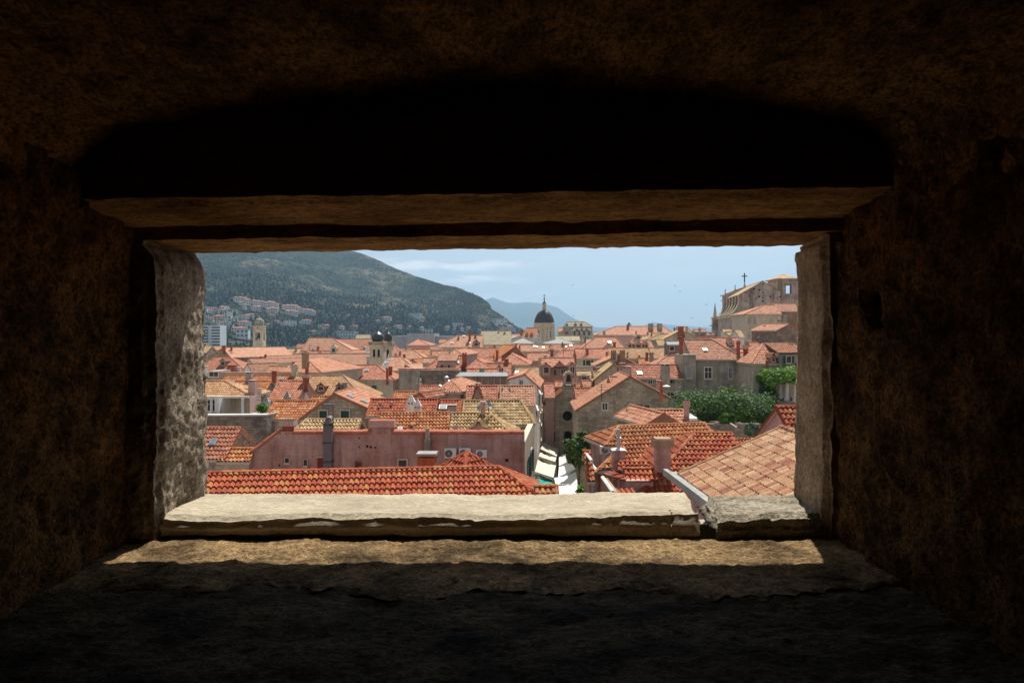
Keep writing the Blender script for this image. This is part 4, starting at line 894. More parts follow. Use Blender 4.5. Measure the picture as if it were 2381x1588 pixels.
h = fs('broad pale salmon roof ending at the street', 'B', 1890, 690, 2373, 688, 965, 62, 'pink', 'w_cream', rb=3.5, kids=(('ch', 1930, 705, 745, 22, 'grey_pipe'), ('ch', 2028, 705, 745, 22, 'grey_pipe'), ('win', 'C', 190, 800, 212, 960, 'green', 'B')))
h = gf('white gabled house with a four pane window above the street', 'B', (2232, 532), (1985, 600), (2440, 712), 74, yaw=5, L=11, roof='salmon', wall='w_white', kids=(('win', 2162, 612, 2208, 680, 'white', 'A'), ('win', 'C', 228, 810, 240, 930, 'green', 'front'), ('win', 'C', 212, 1060, 222, 1200, 'green', 'front'), ('win', 'C', 236, 1060, 246, 1190, 'green', 'front'), ('win', 'C', 210, 1300, 220, 1400, 'green', 'front'), ('sky', 'C', 120, 605, 40, 30)))
fs('little red tiled roof over the round niche beside the white gable', 'B', 2030, 545, 2215, 548, 575, 78, 'redfar', 'w_cream', rb=2)
# glazed veranda
vr = root('glazed_veranda', tuple(P(S('B', 1640, 0), 82).xy) + (0,), 'flat roofed veranda with a row of tall glazed panels', 'veranda')
Yv = 79.0; a, b = P(S('B', 1310, 570), Yv), P(S('B', 1985, 672), Yv)
mb = MB(); mb.cuboid(a.x, b.x, Yv + .1, Yv + 4, 0, b.z, 'w_rose'); mb.cuboid(a.x, b.x, Yv + 3.6, Yv + 4, b.z, a.z, 'w_grey'); mb.build('wall', vr)
mb = MB(); za = P(S('B', 0, 520), Yv + 4).z; mb.prism([Vector((a.x - .2, Yv - .3, a.z)), Vector((b.x + .2, Yv - .3, a.z)), Vector((b.x, Yv + 4.2, za)), Vector((a.x + .1, Yv + 4.2, za))], (0, 0, .14), 'lead'); mb.build('roof', vr)
mb = MB(); mb.cuboid(a.x, b.x, Yv + .05, Yv + .09, b.z, a.z, 'skyglass2'); 
M['skyglass2'] = plain('veranda_glass', (.2, .16, .14), .12, 0, .3, .8)
mb.build('glazing', vr)
mb = MB()
for k in range(9):
    x = a.x + (b.x - a.x) * k / 8; mb.cuboid(x - .05, x + .05, Yv - .02, Yv + .04, b.z, a.z, 'w_rose')
mb.cuboid(a.x, b.x, Yv - .03, Yv + .04, b.z - .12, b.z, 'frame'); mb.build('frame', vr)
# dark stone wall
dw = root('old_stone_building', tuple(P(S('B', 920, 0), 90).xy) + (0,), 'blank dark stone building with a plastered left half and red coping', 'building')
mb = MB(); boxpx(mb, 'B', 800, 474, 1335, 800, 88, 6, 'w_dark', zb=0); mb.build('wall', dw)
mb = MB(); boxpx(mb, 'B', 512, 470, 802, 800, 87.9, 6, 'w_grey', zb=0); mb.build('plastered_wall', dw)
mb = MB(); a = P(S('B', 508, 466), 88); b = P(S('B', 1338, 466), 88); caps(mb, a + UY * .2, b + UY * .2, 'cap', .22, .8); mb.build('coping', dw)
ac_unit('upper air conditioner on the plastered half of the dark stone building', 'B', 762, 585, 822, 625, 87.4, 'air conditioners on the stone building')
ac_unit('lower air conditioner on the plastered half of the dark stone building', 'B', 762, 640, 822, 672, 87.4, 'air conditioners on the stone building')
for x, yt, yb, lb in ((1165, 552, 690, 'tall white topped metal flue before the dark stone building'), (1185, 600, 690, 'short metal flue before the dark stone building'), (1075, 668, 700, 'stub of white flue above the red roof in the middle')):
    a = P(S('B', x, yb), 72); zt = P(S('B', x, yt), 72).z; mb = MB(); mb.lathe(a.x, 72, [(.13, a.z - 1), (.13, zt - .4), (.24, zt - .3), (.24, zt - .12), (.02, zt)], 'metal', 10); tag(mb.build('metal_flue'), lb, 'flue', 'metal flues')
h = fs('red hipped roof carrying a big rose dormer with an open shutter', 'B', 1085, 275, 1402, 272, 480, 96, 'redfar', 'w_rose', xl=840, rb=5, kids=(('sky', 1312, 375, 46, 36), ('ch', 1412, 232, 400, 62, 'red_b')))
dormer(h, 'B', 1045, 1292, 352, 478, 272, None, 'w_rose', flat=True, roof='pink')
p = h.slope(S('B', 1168, 470)); hh_ = _H(); hh_.root = h.root; hh_.planes = {'front': (p - UY * .25, -UY)}
window(hh_, 'B', 1082, 400, 1128, 455, 'dark'); window(hh_, 'B', 1180, 400, 1215, 455, 'plain')
fs('pale red roof left of the rose dormer', 'B', 842, 306, 1060, 303, 375, 112, 'pink', 'w_rose', kids=())
fs('short row of pale red tiles above the rose dormer', 'B', 972, 208, 1200, 206, 280, 124, 'salmon', 'w_cream')
gf('low gabled roof behind the rose dormer roof', 'B', (1288, 196), (1175, 270), (1400, 262), 118, yaw=10, L=9, roof='salmon', wall='w_rose', hip=3)
h = gf('pointed little red roof left of the brown gable', 'B', (1578, 322), (1428, 455), (1795, 442), 90, yaw=5, L=5, roof='redfar', wall='w_rose', hip=3.2, hB=2)
h = fs('red roof with small round-topped dormer behind the veranda', 'B', 1440, 455, 1880, 455, 560, 87, 'redfar', 'w_rose', kids=(('ch', 1650, 440, 515, 70, 'grey_b'),))
h = fs('red tiled row with a cream dormer, below the brown gable', 'B', 1700, 382, 2055, 380, 545, 92, 'redfar', 'w_cream', kids=(('dor', 1845, 1925, 450, 505, 420, 'white', 'w_cream'), ('ch', 1985, 318, 380, 62, 'red_b')))
h = gf('red tiled gable in front of the big brown gable', 'B', (2055, 252), (1880, 375), (2312, 432), 97, yaw=3, L=6, roof='redfar', wall='w_rose', hip=5.5, hB=2, kids=(('ch', 2132, 318, 430, 52, 'cream_b', 'b'),))
h = gf('big brown boarded gable with an orange slope to its left', 'B', (2110, 142), (1880, 308), (2345, 402), 108, yaw=-9, L=12, roof='orange', wall='w_brown')
fs('warm red chimneyed roof left of the brown gable', 'B', 1705, 300, 1920, 312, 350, 104, 'salmon', 'w_rose', kids=(('ch', 1858, 195, 320, 46, 'red'), ('ch', 1812, 262, 330, 14, 'red_pipe')))
h = fs('wide dusky red roof across the middle distance', 'B', 1262, 176, 2130, 172, 372, 140, 'redfar', 'w_cream', kids=(('ch', 1466, 152, 262, 26, 'brick' if False else 'red'), ('sky', 1650, 332, 40, 28)))
fs('yellow tiled slope with two bright skylights right of centre', 'B', 2100, 436, 2425, 436, 570, 86, 'sand', 'w_cream', kids=(('sky', 2125, 517, 48, 34), ('sky', 2283, 510, 40, 30)))
h = fs('salmon hipped roof with skylights and one arched dormer', 'B', 1310, -2, 1665, -2, 158, 180, 'pink', 'w_cream', xl=1000, t=.6, kids=(('dor', 1528, 1615, 92, 155, 55, 'dark', 'w_brown'), ('sky', 1240, 107, 36, 22), ('sky', 1475, 107, 36, 22), ('sky', 1405, 12, 34, 18), ('ch', 1482, -68, 60, 40, 'red'), ('ch', 1560, -2, 25, 30, 'red'), ('ch', 1327, 15, 45, 30, 'red')))
h = gf('small round-looking red pyramid roof over a rose drum', 'B', (775, 52), (630, 132), (932, 132), 198, yaw=0, L=.5, roof='redfar', wall='w_rose', hip=9, hB=9, kids=())
fs('small red roof left of the skylight roof', 'B', 1068, 55, 1210, 55, 95, 200, 'salmon', 'w_rose')
fs('pale salmon mound of roof below the skylight roof', 'B', 940, 150, 1030, 150, 190, 168, 'pink', 'w_cream', xl=890, xr=1100)
fs('orange roof strip right of the twin bell towers', 'B', 700, 188, 962, 190, 275, 172, 'orange', 'w_cream', kids=(('ch', 690, 188, 262, 36, 'grey'),))
fs('long salmon roof line behind the orange strip', 'B', 520, 180, 1290, 176, 240, 188, 'salmon', 'w_rose', kids=(('ch', 530, 205, 265, 26, 'red'), ('ch', 620, 85, 180, 22, 'w' if False else 'pink')))
fs('hipped pale roof right of the bell towers, with two small chimneys', 'B', 560, 205, 722, 203, 325, 152, 'pink', 'w_rose', xl=520, xr=900, kids=(('ch', 587, 255, 318, 44, 'red'), ('ch', 470, 250, 280, 28, 'red')))
fs('faded roof at the foot of the bell towers', 'B', 400, 292, 540, 292, 480, 134, 'pink', 'w_rose', xr=770, kids=(('ch', 775, 425, 460, 28, 'pink'),))
fs('red hipped corner roof just right of the twin domes', 'B', 410, 135, 462, 135, 275, 200, 'redfar', 'w_rose', xr=548)
gf('light orange gable slope above the dark stone wall', 'B', (700, 325), (665, 350), (860, 442), 120, yaw=10, L=12, roof='orange', wall='w_rose')
gf('pale little roof left of the orange gable slope', 'B', (600, 402), (585, 425), (720, 462), 112, yaw=12, L=9, roof='pink', wall='w_rose')
fs('sage brown roof with dormers before the cathedral', 'B', 1640, -62, 2050, -50, 122, 232, 'sage', 'w_cream', xr=2010, t=.55)
fs('dim orange roof below the dusky roof, left of the sloped grey roofs', 'B', 1700, 150, 1950, 150, 182, 160, 'salmon', 'w_rose', kids=(('ch', 1755, 148, 170, 16, 'red'), ('ch', 1822, 130, 170, 34, 'red')))
fs('stretch of pale tiles below the grey lead roofs', 'B', 2070, 112, 2290, 112, 182, 180, 'salmon', 'w_cream', kids=(('ch', 2163, 130, 170, 24, 'red'), ('ch', 2115, 115, 145, 30, 'red')))

# ------------------------------------------------------------------ right of the street (regions C, D)
h = gf('big stone gable house, its long salmon roof falling to both sides', 'C', (1442, 558), (690, 1028), (2018, 868), 68, yaw=1.6, L=8.6, roof='salmon', wall='w_stone',
   kids=(('win', 1062, 925, 1130, 1015, 'white', 'A'), ('win', 1365, 960, 1393, 1010, 'dark', 'A'), ('win', 1512, 960, 1600, 988, 'brown', 'A'), ('win', 1632, 948, 1705, 1008, 'plain', 'A'), ('ch', 1830, 610, 775, 62, 'pink'), ('ch', 1868, 625, 745, 42, 'red')))
h = fs('small red roof with a short tiled gable reaching forward', 'C', 1395, 1017, 2185, 1017, 1200, 50, 'salmon', 'w_cream', xr=2330, rb=3, kids=(('ch', 2212, 893, 1110, 84, 'pink_flare'),))
gf('tan gable end under a red roof, just above the bright orange roof', 'C', (1905, 1068), (1640, 1235), (2120, 1200), 45.5, yaw=-14, L=5.5, roof='salmon', wall='w_brown')
# far side of the yard: long grey house and the tall house
h = fs('long salmon roof with a bright skylight over a grey shaded facade', 'C', 1395, 402, 2092, 402, 588, 82, 'redfar', 'w_grey', rb=5,
   kids=(('sky', 1570, 522, 62, 46), ('ch', 1918, 388, 585, 108, 'grey_b'), ('win', 1688, 605, 1742, 660, 'white', 'front'), ('win', 1985, 605, 2022, 655, 'openg', 'front'), ('win', 1990, 780, 2040, 865, 'openg', 'front'), ('ch', 1385, 420, 560, 130, 'pink_b'), ('ch', 1335, 375, 540, 80, 'pink_b')))
h = fs('tall grey stained house with white shuttered windows and a broad salmon roof', 'D', 520, 57, 912, 57, 327, 85, 'salmon', 'w_grey', xr=1368, rb=5, t=.55,
   kids=(('win', 815, 440, 905, 585, 'white', 'front'), ('win', 1140, 440, 1182, 585, 'shut', 'front'), ('sky', 818, 205, 62, 40), ('ch', 490, 20, 250, 62, 'red'), ('ch', 1372, 135, 300, 66, 'red_flare'), ('ch', 1272, 75, 245, 52, 'red')))
mb = MB(); boxpx(mb, 'D', 490, 262, 695, 1100, 80.2, 3.2, 'w_grey', zb=0); mb.build('stair_bay', h.root)
hh_ = _H(); hh_.root = h.root; hh_.planes = {'front': (Vector((0, 80.2, 0)), -UY)}
window(hh_, 'D', 562, 430, 632, 580, 'grey')
mb = MB(); boxpx(mb, 'D', 588, 775, 690, 1000, 79.9, .12, 'greygreen', zb=None); tag(mb.build('blue_gate'), 'faded blue green boards at the foot of the tall grey house', 'gate')
h = fs('low hipped red roof with a long brown window under it, beside the tall grey house', 'D', 1402, 368, 1432, 368, 527, 81, 'salmon', 'w_grey', xl=1410, xr=1700, rb=3, kids=(('win', 1448, 582, 1598, 662, 'brown', 'front'), ('win', 1485, 825, 1532, 885, 'white', 'front')))
h = fs('big salmon roof at the right edge, with rose dormers and green shutters', 'D', 1610, 117, 2200, 117, 387, 80, 'salmon', 'w_cream', xl=1450, rb=5, kids=(('ch', 1668, 335, 470, 40, 'red'), ('dor', 1718, 1782, 290, 375, 255, 'dark', 'w_brown')))
dormer(h, 'D', 1835, 2120, 245, 392, 118, None, 'w_grey', flat=True, roof='salmon')
p = h.slope(S('D', 1970, 388)); hh_ = _H(); hh_.root = h.root; hh_.planes = {'front': (p - UY * .26, -UY)}
window(hh_, 'D', 1930, 285, 1992, 372, 'openg')
h = fs('rose wing with hipped tiles left of the big dormered roof', 'D', 1600, 119, 1700, 119, 237, 84, 'salmon', 'w_rose', xl=1398, rb=3, kids=(('win', 1408, 275, 1462, 360, 'openg', 'front'),))
fs('dusky red roof with a white arched dormer behind the tall grey house', 'D', 672, 30, 1252, 28, 170, 108, 'redfar', 'w_rose', kids=(('dor', 1130, 1205, 90, 128, 55, 'white', 'w_white'),))
fs('faded roof right of the tall red chimney', 'D', 1400, 95, 1578, 95, 200, 104, 'redfar', 'w_cream', kids=())
fs('pale tiled strip above the faded roof, under the cream house', 'D', 1380, 72, 1530, 72, 95, 118, 'sand', 'w_cream')
# behind the street church
h = gf('yellow tiled slope between the slate gutter and the pink chimneys', 'C', (1222, 386), (925, 625), (1300, 470), 80, yaw=4, L=7, roof='sand', wall='w_cream')
fs('white ledge and tiles left of the yellow slope', 'C', 925, 500, 1060, 500, 565, 83, 'sand', 'w_white', rb=2)
h = gf('brown wall with twin red chimney blocks and a dark bent gutter pipe', 'C', (1292, 262), (938, 418), (1530, 395), 88, yaw=3, L=6, roof='salmon', wall='w_brown', kids=())
for x in (1218, 1340):
    mb = MB(); a = P(S('C', x, 300), 87.9); hw = 34 / K / F * 88; mb.box(a + UY * .3, UX, UY, hw, .3, a.z - 1, P(S('C', 0, 226), 88).z, 'w_brown'); zz = P(S('C', 0, 226), 88).z
    for k in range(3): mb.box(a + Vector(((k - 1) * hw * .7, .3, 0)), UX, UY, hw * .14, .28, zz, zz + .25, 'brickred')
    mb.box(a + UY * .3, UX, UY, hw * 1.05, .32, zz + .25, P(S('C', 0, 203), 88).z, 'brickred'); mb.build('chimney', h.root)
mb = MB(); pts = [P(S('C', *q), 87.6) for q in ((930, 405), (985, 440), (1040, 425), (1190, 345), (1250, 352), (1262, 240))]
for a, b in zip(pts[:-1], pts[1:]): mb.tube(a, b, .09, 'metal', 6)
tag(mb.build('drainpipe'), 'bent slate coloured drainpipe running down the brown gable wall', 'pipe')
h = fs('rose house with two gabled dormers and white shutters beside the bell gable', 'C', 205, 306, 672, 304, 432, 98, 'salmon', 'w_rose', rb=4, kids=(('win', 400, 470, 430, 545, 'dark', 'front'), ('win', 500, 462, 552, 530, 'shut', 'front'), ('ch', 210, 305, 470, 46, 'cream'), ('dor', 400, 560, 428, 432, 365, None, 'w_rose')))
dormer(h, 'C', 240, 350, 420, 535, 388, 'dark', 'w_rose'); dormer(h, 'C', 600, 700, 412, 535, 380, 'white', 'w_rose')
h = fs('cream house with a stone balcony under a red roof', 'C', 682, 180, 1132, 178, 312, 120, 'redfar', 'w_cream', rb=5, kids=(('win', 838, 340, 900, 412, 'openg', 'front'), ('ch', 693, 252, 320, 28, 'red'), ('ch', 857, 185, 245, 40, 'red'), ('ch', 1122, 222, 300, 32, 'red')))
mb = MB(); a, b = P(S('C', 700, 415), 112), P(S('C', 915, 490), 112)
mb.cuboid(a.x, b.x, 112, 112.2, a.z - .15, a.z, 'surround'); mb.cuboid(a.x, b.x, 112, 115, b.z - .25, b.z, 'surround')
for k in range(16): x = a.x + (b.x - a.x) * (k + .5) / 16; mb.lathe(x, 112.1, [(.1, b.z), (.2, b.z + (a.z - b.z) * .35), (.08, b.z + (a.z - b.z) * .7), (.12, a.z - .15)], 'surround', 6)
mb.build('balcony', h.root)
h = fs('cream walled house below the stone balcony, with a shuttered window', 'C', 700, 486, 900, 486, 500, 103, 'sand', 'w_cream', rb=2, kids=(('win', 785, 530, 838, 605, 'shut', 'front'),))
fs('small red roof between the bell gable and the white gabled house', 'C', 252, 656, 398, 656, 850, 88, 'redfar', 'w_rose', rb=3)
fs('low brown capped wall left of the bell gable', 'C', 400, 625, 520, 620, 700, 92, 'redfar', 'w_brown', rb=2)
fs('row of red tiles right of the bell gable', 'C', 668, 722, 930, 722, 860, 78, 'redfar', 'w_brown', rb=3)
fs('small red dormer roof right of the bell, with a brown cheek wall', 'C', 775, 622, 1045, 622, 668, 82, 'redfar', 'w_brown', rb=2.5)
fs('red tiles peeping between the bell and the small dormer roof', 'C', 690, 660, 800, 660, 730, 84, 'redfar', 'w_brown', rb=2)
fs('little tiled dormer roof sitting on the big salmon slope', 'C', 1140, 565, 1400, 562, 622, 73, 'salmon', 'w_rose', rb=2.2)
h = fs('orange roof with a square grey chimney, left of the tall grey house', 'C', 1532, 312, 1712, 312, 405, 100, 'orange', 'w_brown', kids=(('ch', 1732, 228, 390, 66, 'stone_cap'), ('ch', 1670, 228, 305, 46, 'red')))
fs('little salmon hipped roof against the tall grey house', 'C', 1940, 280, 2058, 278, 405, 95, 'salmon', 'w_rose', xl=1780, xr=2085)
fs('orange strip beneath the pinkish tan roofs', 'C', 1712, 348, 1800, 350, 400, 104, 'tan', 'w_rose', kids=())
fs('pinkish tan roof, left half of a long pair in the distance', 'C', 1130, 172, 1680, 170, 312, 130, 'tan', 'w_rose', kids=(('ch', 1405, 225, 292, 30, 'grey'), ('ch', 1565, 270, 300, 28, 'red')))
fs('pinkish tan roof, right half of the long pair, beside the dark terrace', 'C', 1690, 172, 1925, 170, 312, 132, 'tan', 'w_rose', kids=())
h = fs('big patched salmon roof with a round white dish-like skylight', 'C', 972, 24, 1238, 20, 185, 170, 'salmon', 'w_rose', xl=760, xr=1392, t=.6, kids=(('sky', 1160, 95, 40, 30), ('ch', 1226, 88, 158, 46, 'red'), ('dor', 1060, 1220, 172, 176, 112, None, 'w_rose')))
h = fs('rose terrace of three little gabled dormers in the distance', 'C', 1400, 74, 1720, 80, 176, 150, 'salmon', 'w_rose', t=.35)
for x0, x1, ya in ((1400, 1475, 95), (1500, 1612, 85), (1635, 1690, 92)): dormer(h, 'C', x0, x1, 120, 172, ya, 'dark', 'w_rose')
h = fs('dark shed roofed terrace against the tall house chimney', 'C', 1925, 75, 2105, 75, 110, 118, 'lead', 'w_dark', lod=0, rb=2, kids=(('win', 1985, 150, 2040, 205, 'dark', 'front'),))
fs('red roof left of the red chimneys, in front of the patched salmon roof', 'C', 400, 120, 760, 118, 205, 150, 'redfar', 'w_cream', xl=330, kids=(('ch', 517, 90, 135, 24, 'red'), ('sky', 630, 140, 34, 16), ('sky', 565, 158, 20, 14)))
fs('salmon roof with three bright skylights before the cathedral', 'C', -60, 130, 330, 128, 215, 155, 'pink', 'w_rose', kids=(('sky', 130, 153, 28, 26), ('sky', 168, 160, 20, 24), ('sky', 253, 168, 30, 28)))
fs('dusky red slope in front of the red roof, right of the dark chimneys', 'C', 500, 205, 690, 200, 320, 128, 'redfar', 'w_rose', xl=420)
fs('orange slope left of the dark chimney pair', 'C', 30, 238, 340, 236, 345, 124, 'salmon', 'w_rose', xr=420, kids=(('ch', 370, 185, 285, 54, 'red'), ('ch', 283, 262, 360, 34, 'grey_pipe')))
# right edge group
h = gf('rose boarded gable with red tiles at the right jamb', 'D', (1785, 980), (1380, 1420), (1915, 1215), 33, yaw=0, L=.1, roof='redfar', wall='w_rose') if False else fs('rose boarded gable with red tiles at the right jamb', 'D', 1787, 980, 2500, 975, 1300, 33, 'red', 'w_rose', rb=3.4, t=.62)
# mixed striped roof, ridge running towards the viewer
A_ = P(S('H', 1850, 192), 28.2); Bq = Vector((A_.x + .6, 14.0, A_.z))
EA = P(S('H', 425, 815), 28.2); rf_ = A_.x - EA.x; hf_ = A_.z - EA.z
st = House('large tan and red striped tile roof sloping down to the left, at the right jamb', A_, Bq, rf_, hf_, rf_, hf_, 0, 0, 'striped', 'w_pink', 3) if False else None
u_ = (Bq - A_).normalized(); st = House('large tan and red striped tile roof sloping down to the left, at the right jamb', Bq, A_, rf_, hf_, rf_, hf_, 0, 0, 'striped', 'w_pink', 3, over=.35, og=.2)
mb = MB(); e0 = st.A + Vector((-rf_, 0, -hf_)); xg = EA.x - .32
for (xa, xb, za, zb_) in ((xg - .16, xg + .02, -.02, .1), (xg - .16, xg + .4, -.16, -.02)): mb.prism([Vector((xa, 28.5, EA.z + za)), Vector((xb, 28.5, EA.z + za)), Vector((xb, 28.5, EA.z + zb_)), Vector((xa, 28.5, EA.z + zb_))], (.62, -14.3, 0), 'gutterstone')
mb.build('gutter', st.root)

# ------------------------------------------------------------------ big orange house on the right
h = fs('bright orange tiled house with a square chimney, right of the street', 'C', 1290, 1243, 2468, 1196, 1503, 40, 'orange', 'w_pink', xl=1728 + 0 * 1 - 1 + 0 if False else 980, Y2=41.4)
gh = h; lowz = None
p1_, p2_ = h.slope(S('G', 1352, 436)), h.slope(S('G', 1012, 792)); usl = (h.v * h.rf - UZ * h.hf).normalized(); Lq = (p2_ - p1_).dot(usl); ba_ = (p2_ - p1_).dot(h.u)
mb = MB(); tiles(mb, p1_ - usl * .1, h.u, usl, 0, 9.5, ba_, 9.5, Lq, 3, 'orange'); caps(mb, p1_, p1_ + usl * Lq + h.u * ba_, 'orange', .13)
us_ = (-h.u * .9 - UZ * .42).normalized(); c_ = p1_ + usl * Lq + h.u * ba_
mb.poly([p1_, c_, c_ - h.u * .35 + h.v * -.2 - UZ * .18, p1_ - h.u * .5 - UZ * .25], 'orange', [(1.5, 1.5)] * 4)
e2 = p1_ + usl * Lq + h.u * 9.5; mb.poly([p1_ - UZ * .15, e2 - usl * Lq - UZ * .15, e2 - UZ * .15, c_ - UZ * .15], 'surround'); mb.build('lower_roof', h.root)
ac_unit('air conditioner under the orange eave on the right-hand rose wing', 'G', 1036, 458, 1200, 562, h.planes['front'][0].y - .55)
b1 = root('stone_house', (c_.x + 1, c_.y + 2, 0), 'stone walled house corner with a pale gutter, beside the street tree', 'house')
zg = c_.z - .15; g0, g1, g2 = PZ('G', 868, 640, zg), PZ('G', 1012, 815, zg), PZ('G', 1245, 815, zg)
mb = MB(); mb.poly([Vector((*g0.xy, 0)), Vector((*g1.xy, 0)), g1, g0], 'w_greystone'); mb.poly([Vector((*g1.xy, 0)), Vector((*g2.xy, 0)), g2, g1], 'w_stone'); mb.poly([Vector((*g2.xy, 0)), Vector((*(g2 + UY * 3).xy, 0)), g2 + UY * 3, g2], 'w_stone'); mb.build('wall', b1)
mb = MB()
for a, b in ((g0, g1), (g1, g2)): mb.tube(a + Vector((-.05, -.1, .03)), b + Vector((-.05, -.1, .03)), .09, 'palecap', 6)
mb.tube(g1 + Vector((0, -.1, 0)), Vector((g1.x, g1.y - .1, 3.5)), .06, 'brickred', 6); mb.build('gutter', b1)
c0_, c1_ = PZ('G', 985, 715, zg + .9), PZ('G', 1035, 795, zg + .05)
# slim tiled roof left of it
h = fs('slim red roof strip between the street tree and the stone house corner', 'G', 795, 528, 905, 520, 940, 37.0, 'orange', 'w_pink', rb=.8, t=.62)
mb = MB(); a, b = P(S('G', 832, 545), 37.2), P(S('G', 915, 655), 35); mb.tube(a, b, .08, 'palecap', 6); mb.build('gutter', h.root)
# flat flue and small chimney pieces
mb = MB(); a = P(S('G', 1282, 700), 35.0); zt = P(S('G', 0, 500), 35).z; mb.box(a, UX, UY, .32, .28, a.z - 1.4, zt, 'w_pink'); mb.box(a, UX, UY, .36, .32, zt, zt + .1, 'palecap', hx1=.08, hy1=.08); mb.tube((a.x, a.y, zt), (a.x, a.y, zt + 1.05), .09, 'metal', 8); mb.tube((a.x - .1, a.y, zt + .55), (a.x + .1, a.y, zt + .55), .1, 'metal', 8)
tag(mb.build('metal_topped_chimney'), 'narrow rose chimney with a thin metal pipe on the orange roof', 'chimney')
# red hipped house in front on the right
h = fs('deep red hipped roof with a wide rose chimney, front right', 'H', 682, 280, 1192, 283, 1240, 36, 'red', 'w_pink', xl=-180, xr=1350, rb=4.4)
rh = h
cy_ = 33.2; a = P(S('G', 1880, 720), cy_); zt, z1, z2 = P(S('G', 0, 345), cy_).z, P(S('G', 0, 458), cy_).z, P(S('G', 0, 440), cy_).z
mb = MB(); hw = 98 / K / F * cy_; mb.box(a, UX, UY, hw, hw * .85, a.z - 2.5, z1, 'w_pink'); mb.build('chimney', rh.root)
ck = MB(); ck.box(a, UX, UY, hw * 1.34, hw * 1.2, z1, z1 + (zt - z1) * .85, 'w_brown'); ck.box(a, UX, UY, hw * 1.38, hw * 1.24, z1 + (zt - z1) * .85, zt, 'w_rose', top='void'); ck.box(a, UX, UY, hw * 1.1, hw * .95, zt, zt + .02, 'tan'); ck.build('chimney_cap', rh.root)
def small_roof(label, x0, x1, yr, ye, Y, roofm, wall, par, wy=None, kind='dormer', depth=2.6):
    A = P(S('G', x0, yr), Y); B = P(S('G', x1, yr), Y); Hr = ZC - A.z; ky = (S('G', 0, ye)[1] - HY) / F; d = (ky * Y - Hr) / (.5 + ky)
    mb = MB(); us = Vector((0, -d, -d * .5)).normalized(); L_ = (B - A).length; L2 = math.hypot(d, d * .5)
    tiles(mb, A, UX, us, 0, L_, 0, L_, L2, 3, roofm); caps(mb, A, B, roofm, .12)
    for xx in (A, B): mb.poly([xx, xx - UZ * .12, xx - UZ * .12 + us * L2, xx + us * L2], roofm, [(3.5, 2.5)] * 4)
    F1 = A + us * L2; F2 = B + us * L2; mb.prism([F1 + Vector((.15, .25, -.12)), F2 + Vector((-.15, .25, -.12)), F2 + Vector((-.15, .25, -3)), F1 + Vector((.15, .25, -3))], (0, depth, 0), wall)
    return mb.build(kind, par)
small_roof('', 1240, 1690, 672, 800, 34.4, 'red', 'w_pink', rh.root)
small_roof('', 1340, 1770, 768, 930, 32.6, 'red', 'w_pink', rh.root)
# little left slopes of the red house by the street
mb = MB(); c0 = P(S('G', 1085, 855), 33.2); c1 = P(S('G', 1280, 812), 34.2); us = (P(S('G', 1180, 995), 31.7) - c0); Lq = us.length; us.normalize(); e = (c1 - c0); e.normalize()
tiles(mb, c0, e, (us - e * us.dot(e)).normalized(), 0, 1.15, .2, 1.2, Lq, 3, 'red'); caps(mb, c0, c1, 'red', .12)
mb.build('street_side_roof', rh.root); mb = MB()
tiles(mb, P(S('G', 1215, 1040), 31.2), UX, Vector((.2, -.85, -.45)).normalized(), 0, .9, 0, .9, 2.0, 3, 'red'); mb.build('street_side_roof', rh.root)
mb = MB(); mb.tube(P(S('G', 1062, 880), 32.6), P(S('G', 1205, 1080), 30.4), .09, 'palecap', 6); mb.build('gutter', rh.root)
mb = MB(); p0, p1 = P(S('G', 1062, 890), 32.6), P(S('G', 1205, 1085), 30.4); mb.prism([p0, p1, Vector((*p1.xy, 0)), Vector((*p0.xy, 0))], (.25, .05, 0), 'w_brown'); mb.build('side_wall', rh.root)
# ------------------------------------------------------------------ landmarks
def arch(mb, c, ax, nrm, hw, z0, z1, m, t=.05):
    zc = z1 - hw; pts = [c + ax * -hw + UZ * (z0 - c.z), c + ax * hw + UZ * (z0 - c.z)] + [c + ax * (hw * math.cos(a)) + UZ * (zc + hw * math.sin(a) - c.z) for a in np.linspace(0, math.pi, 9)]
    mb.prism([p - nrm * .02 for p in pts], nrm * t, m)
def cross(mb, x, y, z, h, m='darkmetal', w=.12):
    mb.cuboid(x - w / 2, x + w / 2, y - w / 2, y + w / 2, z, z + h, m); mb.cuboid(x - h * .3, x - w / 2 - .001, y - w / 2, y + w / 2, z + h * .62, z + h * .62 + w, m); mb.cuboid(x + w / 2 + .001, x + h * .3, y - w / 2, y + w / 2, z + h * .62, z + h * .62 + w, m)
# clock tower
Yc = 320
t = px_root('clock_tower', '1', 818, Yc + 2.4, 'slender pale clock tower with a ribbed grey dome, left of the harbour roofs', 'tower')
c = P(S('1', 818, 0), Yc); hw = 66 / K / F * Yc; yz = lambda r, y, Y: P(S(r, 0, y), Y).z
mb = MB(); zt, zb_ = yz('1', 1195, Yc), yz('1', 1300, Yc)
mb.box((c.x, Yc + hw), UX, UY, hw, hw, 0, zb_, 'ashlar'); 
for sx in (-1, 1):
    for sy in (-1, 1): mb.box((c.x + sx * hw * .74, Yc + hw + sy * hw * .74), UX, UY, hw * .26, hw * .26, zb_, zt, 'ashlar')
mb.box((c.x, Yc + hw), UX, UY, hw, hw, zt, yz('1', 1100, Yc), 'ashlar'); mb.build('shaft', t)
mb = MB(); 
for y in (1148, 1402): mb.box((c.x, Yc + hw), UX, UY, hw * 1.08, hw * 1.08, yz('1', y + 8, Yc), yz('1', y, Yc), 'ashlar')
mb.box((c.x, Yc + hw), UX, UY, hw * 1.1, hw * 1.1, yz('1', 1108, Yc), yz('1', 1098, Yc), 'ashlar'); mb.build('cornice', t)
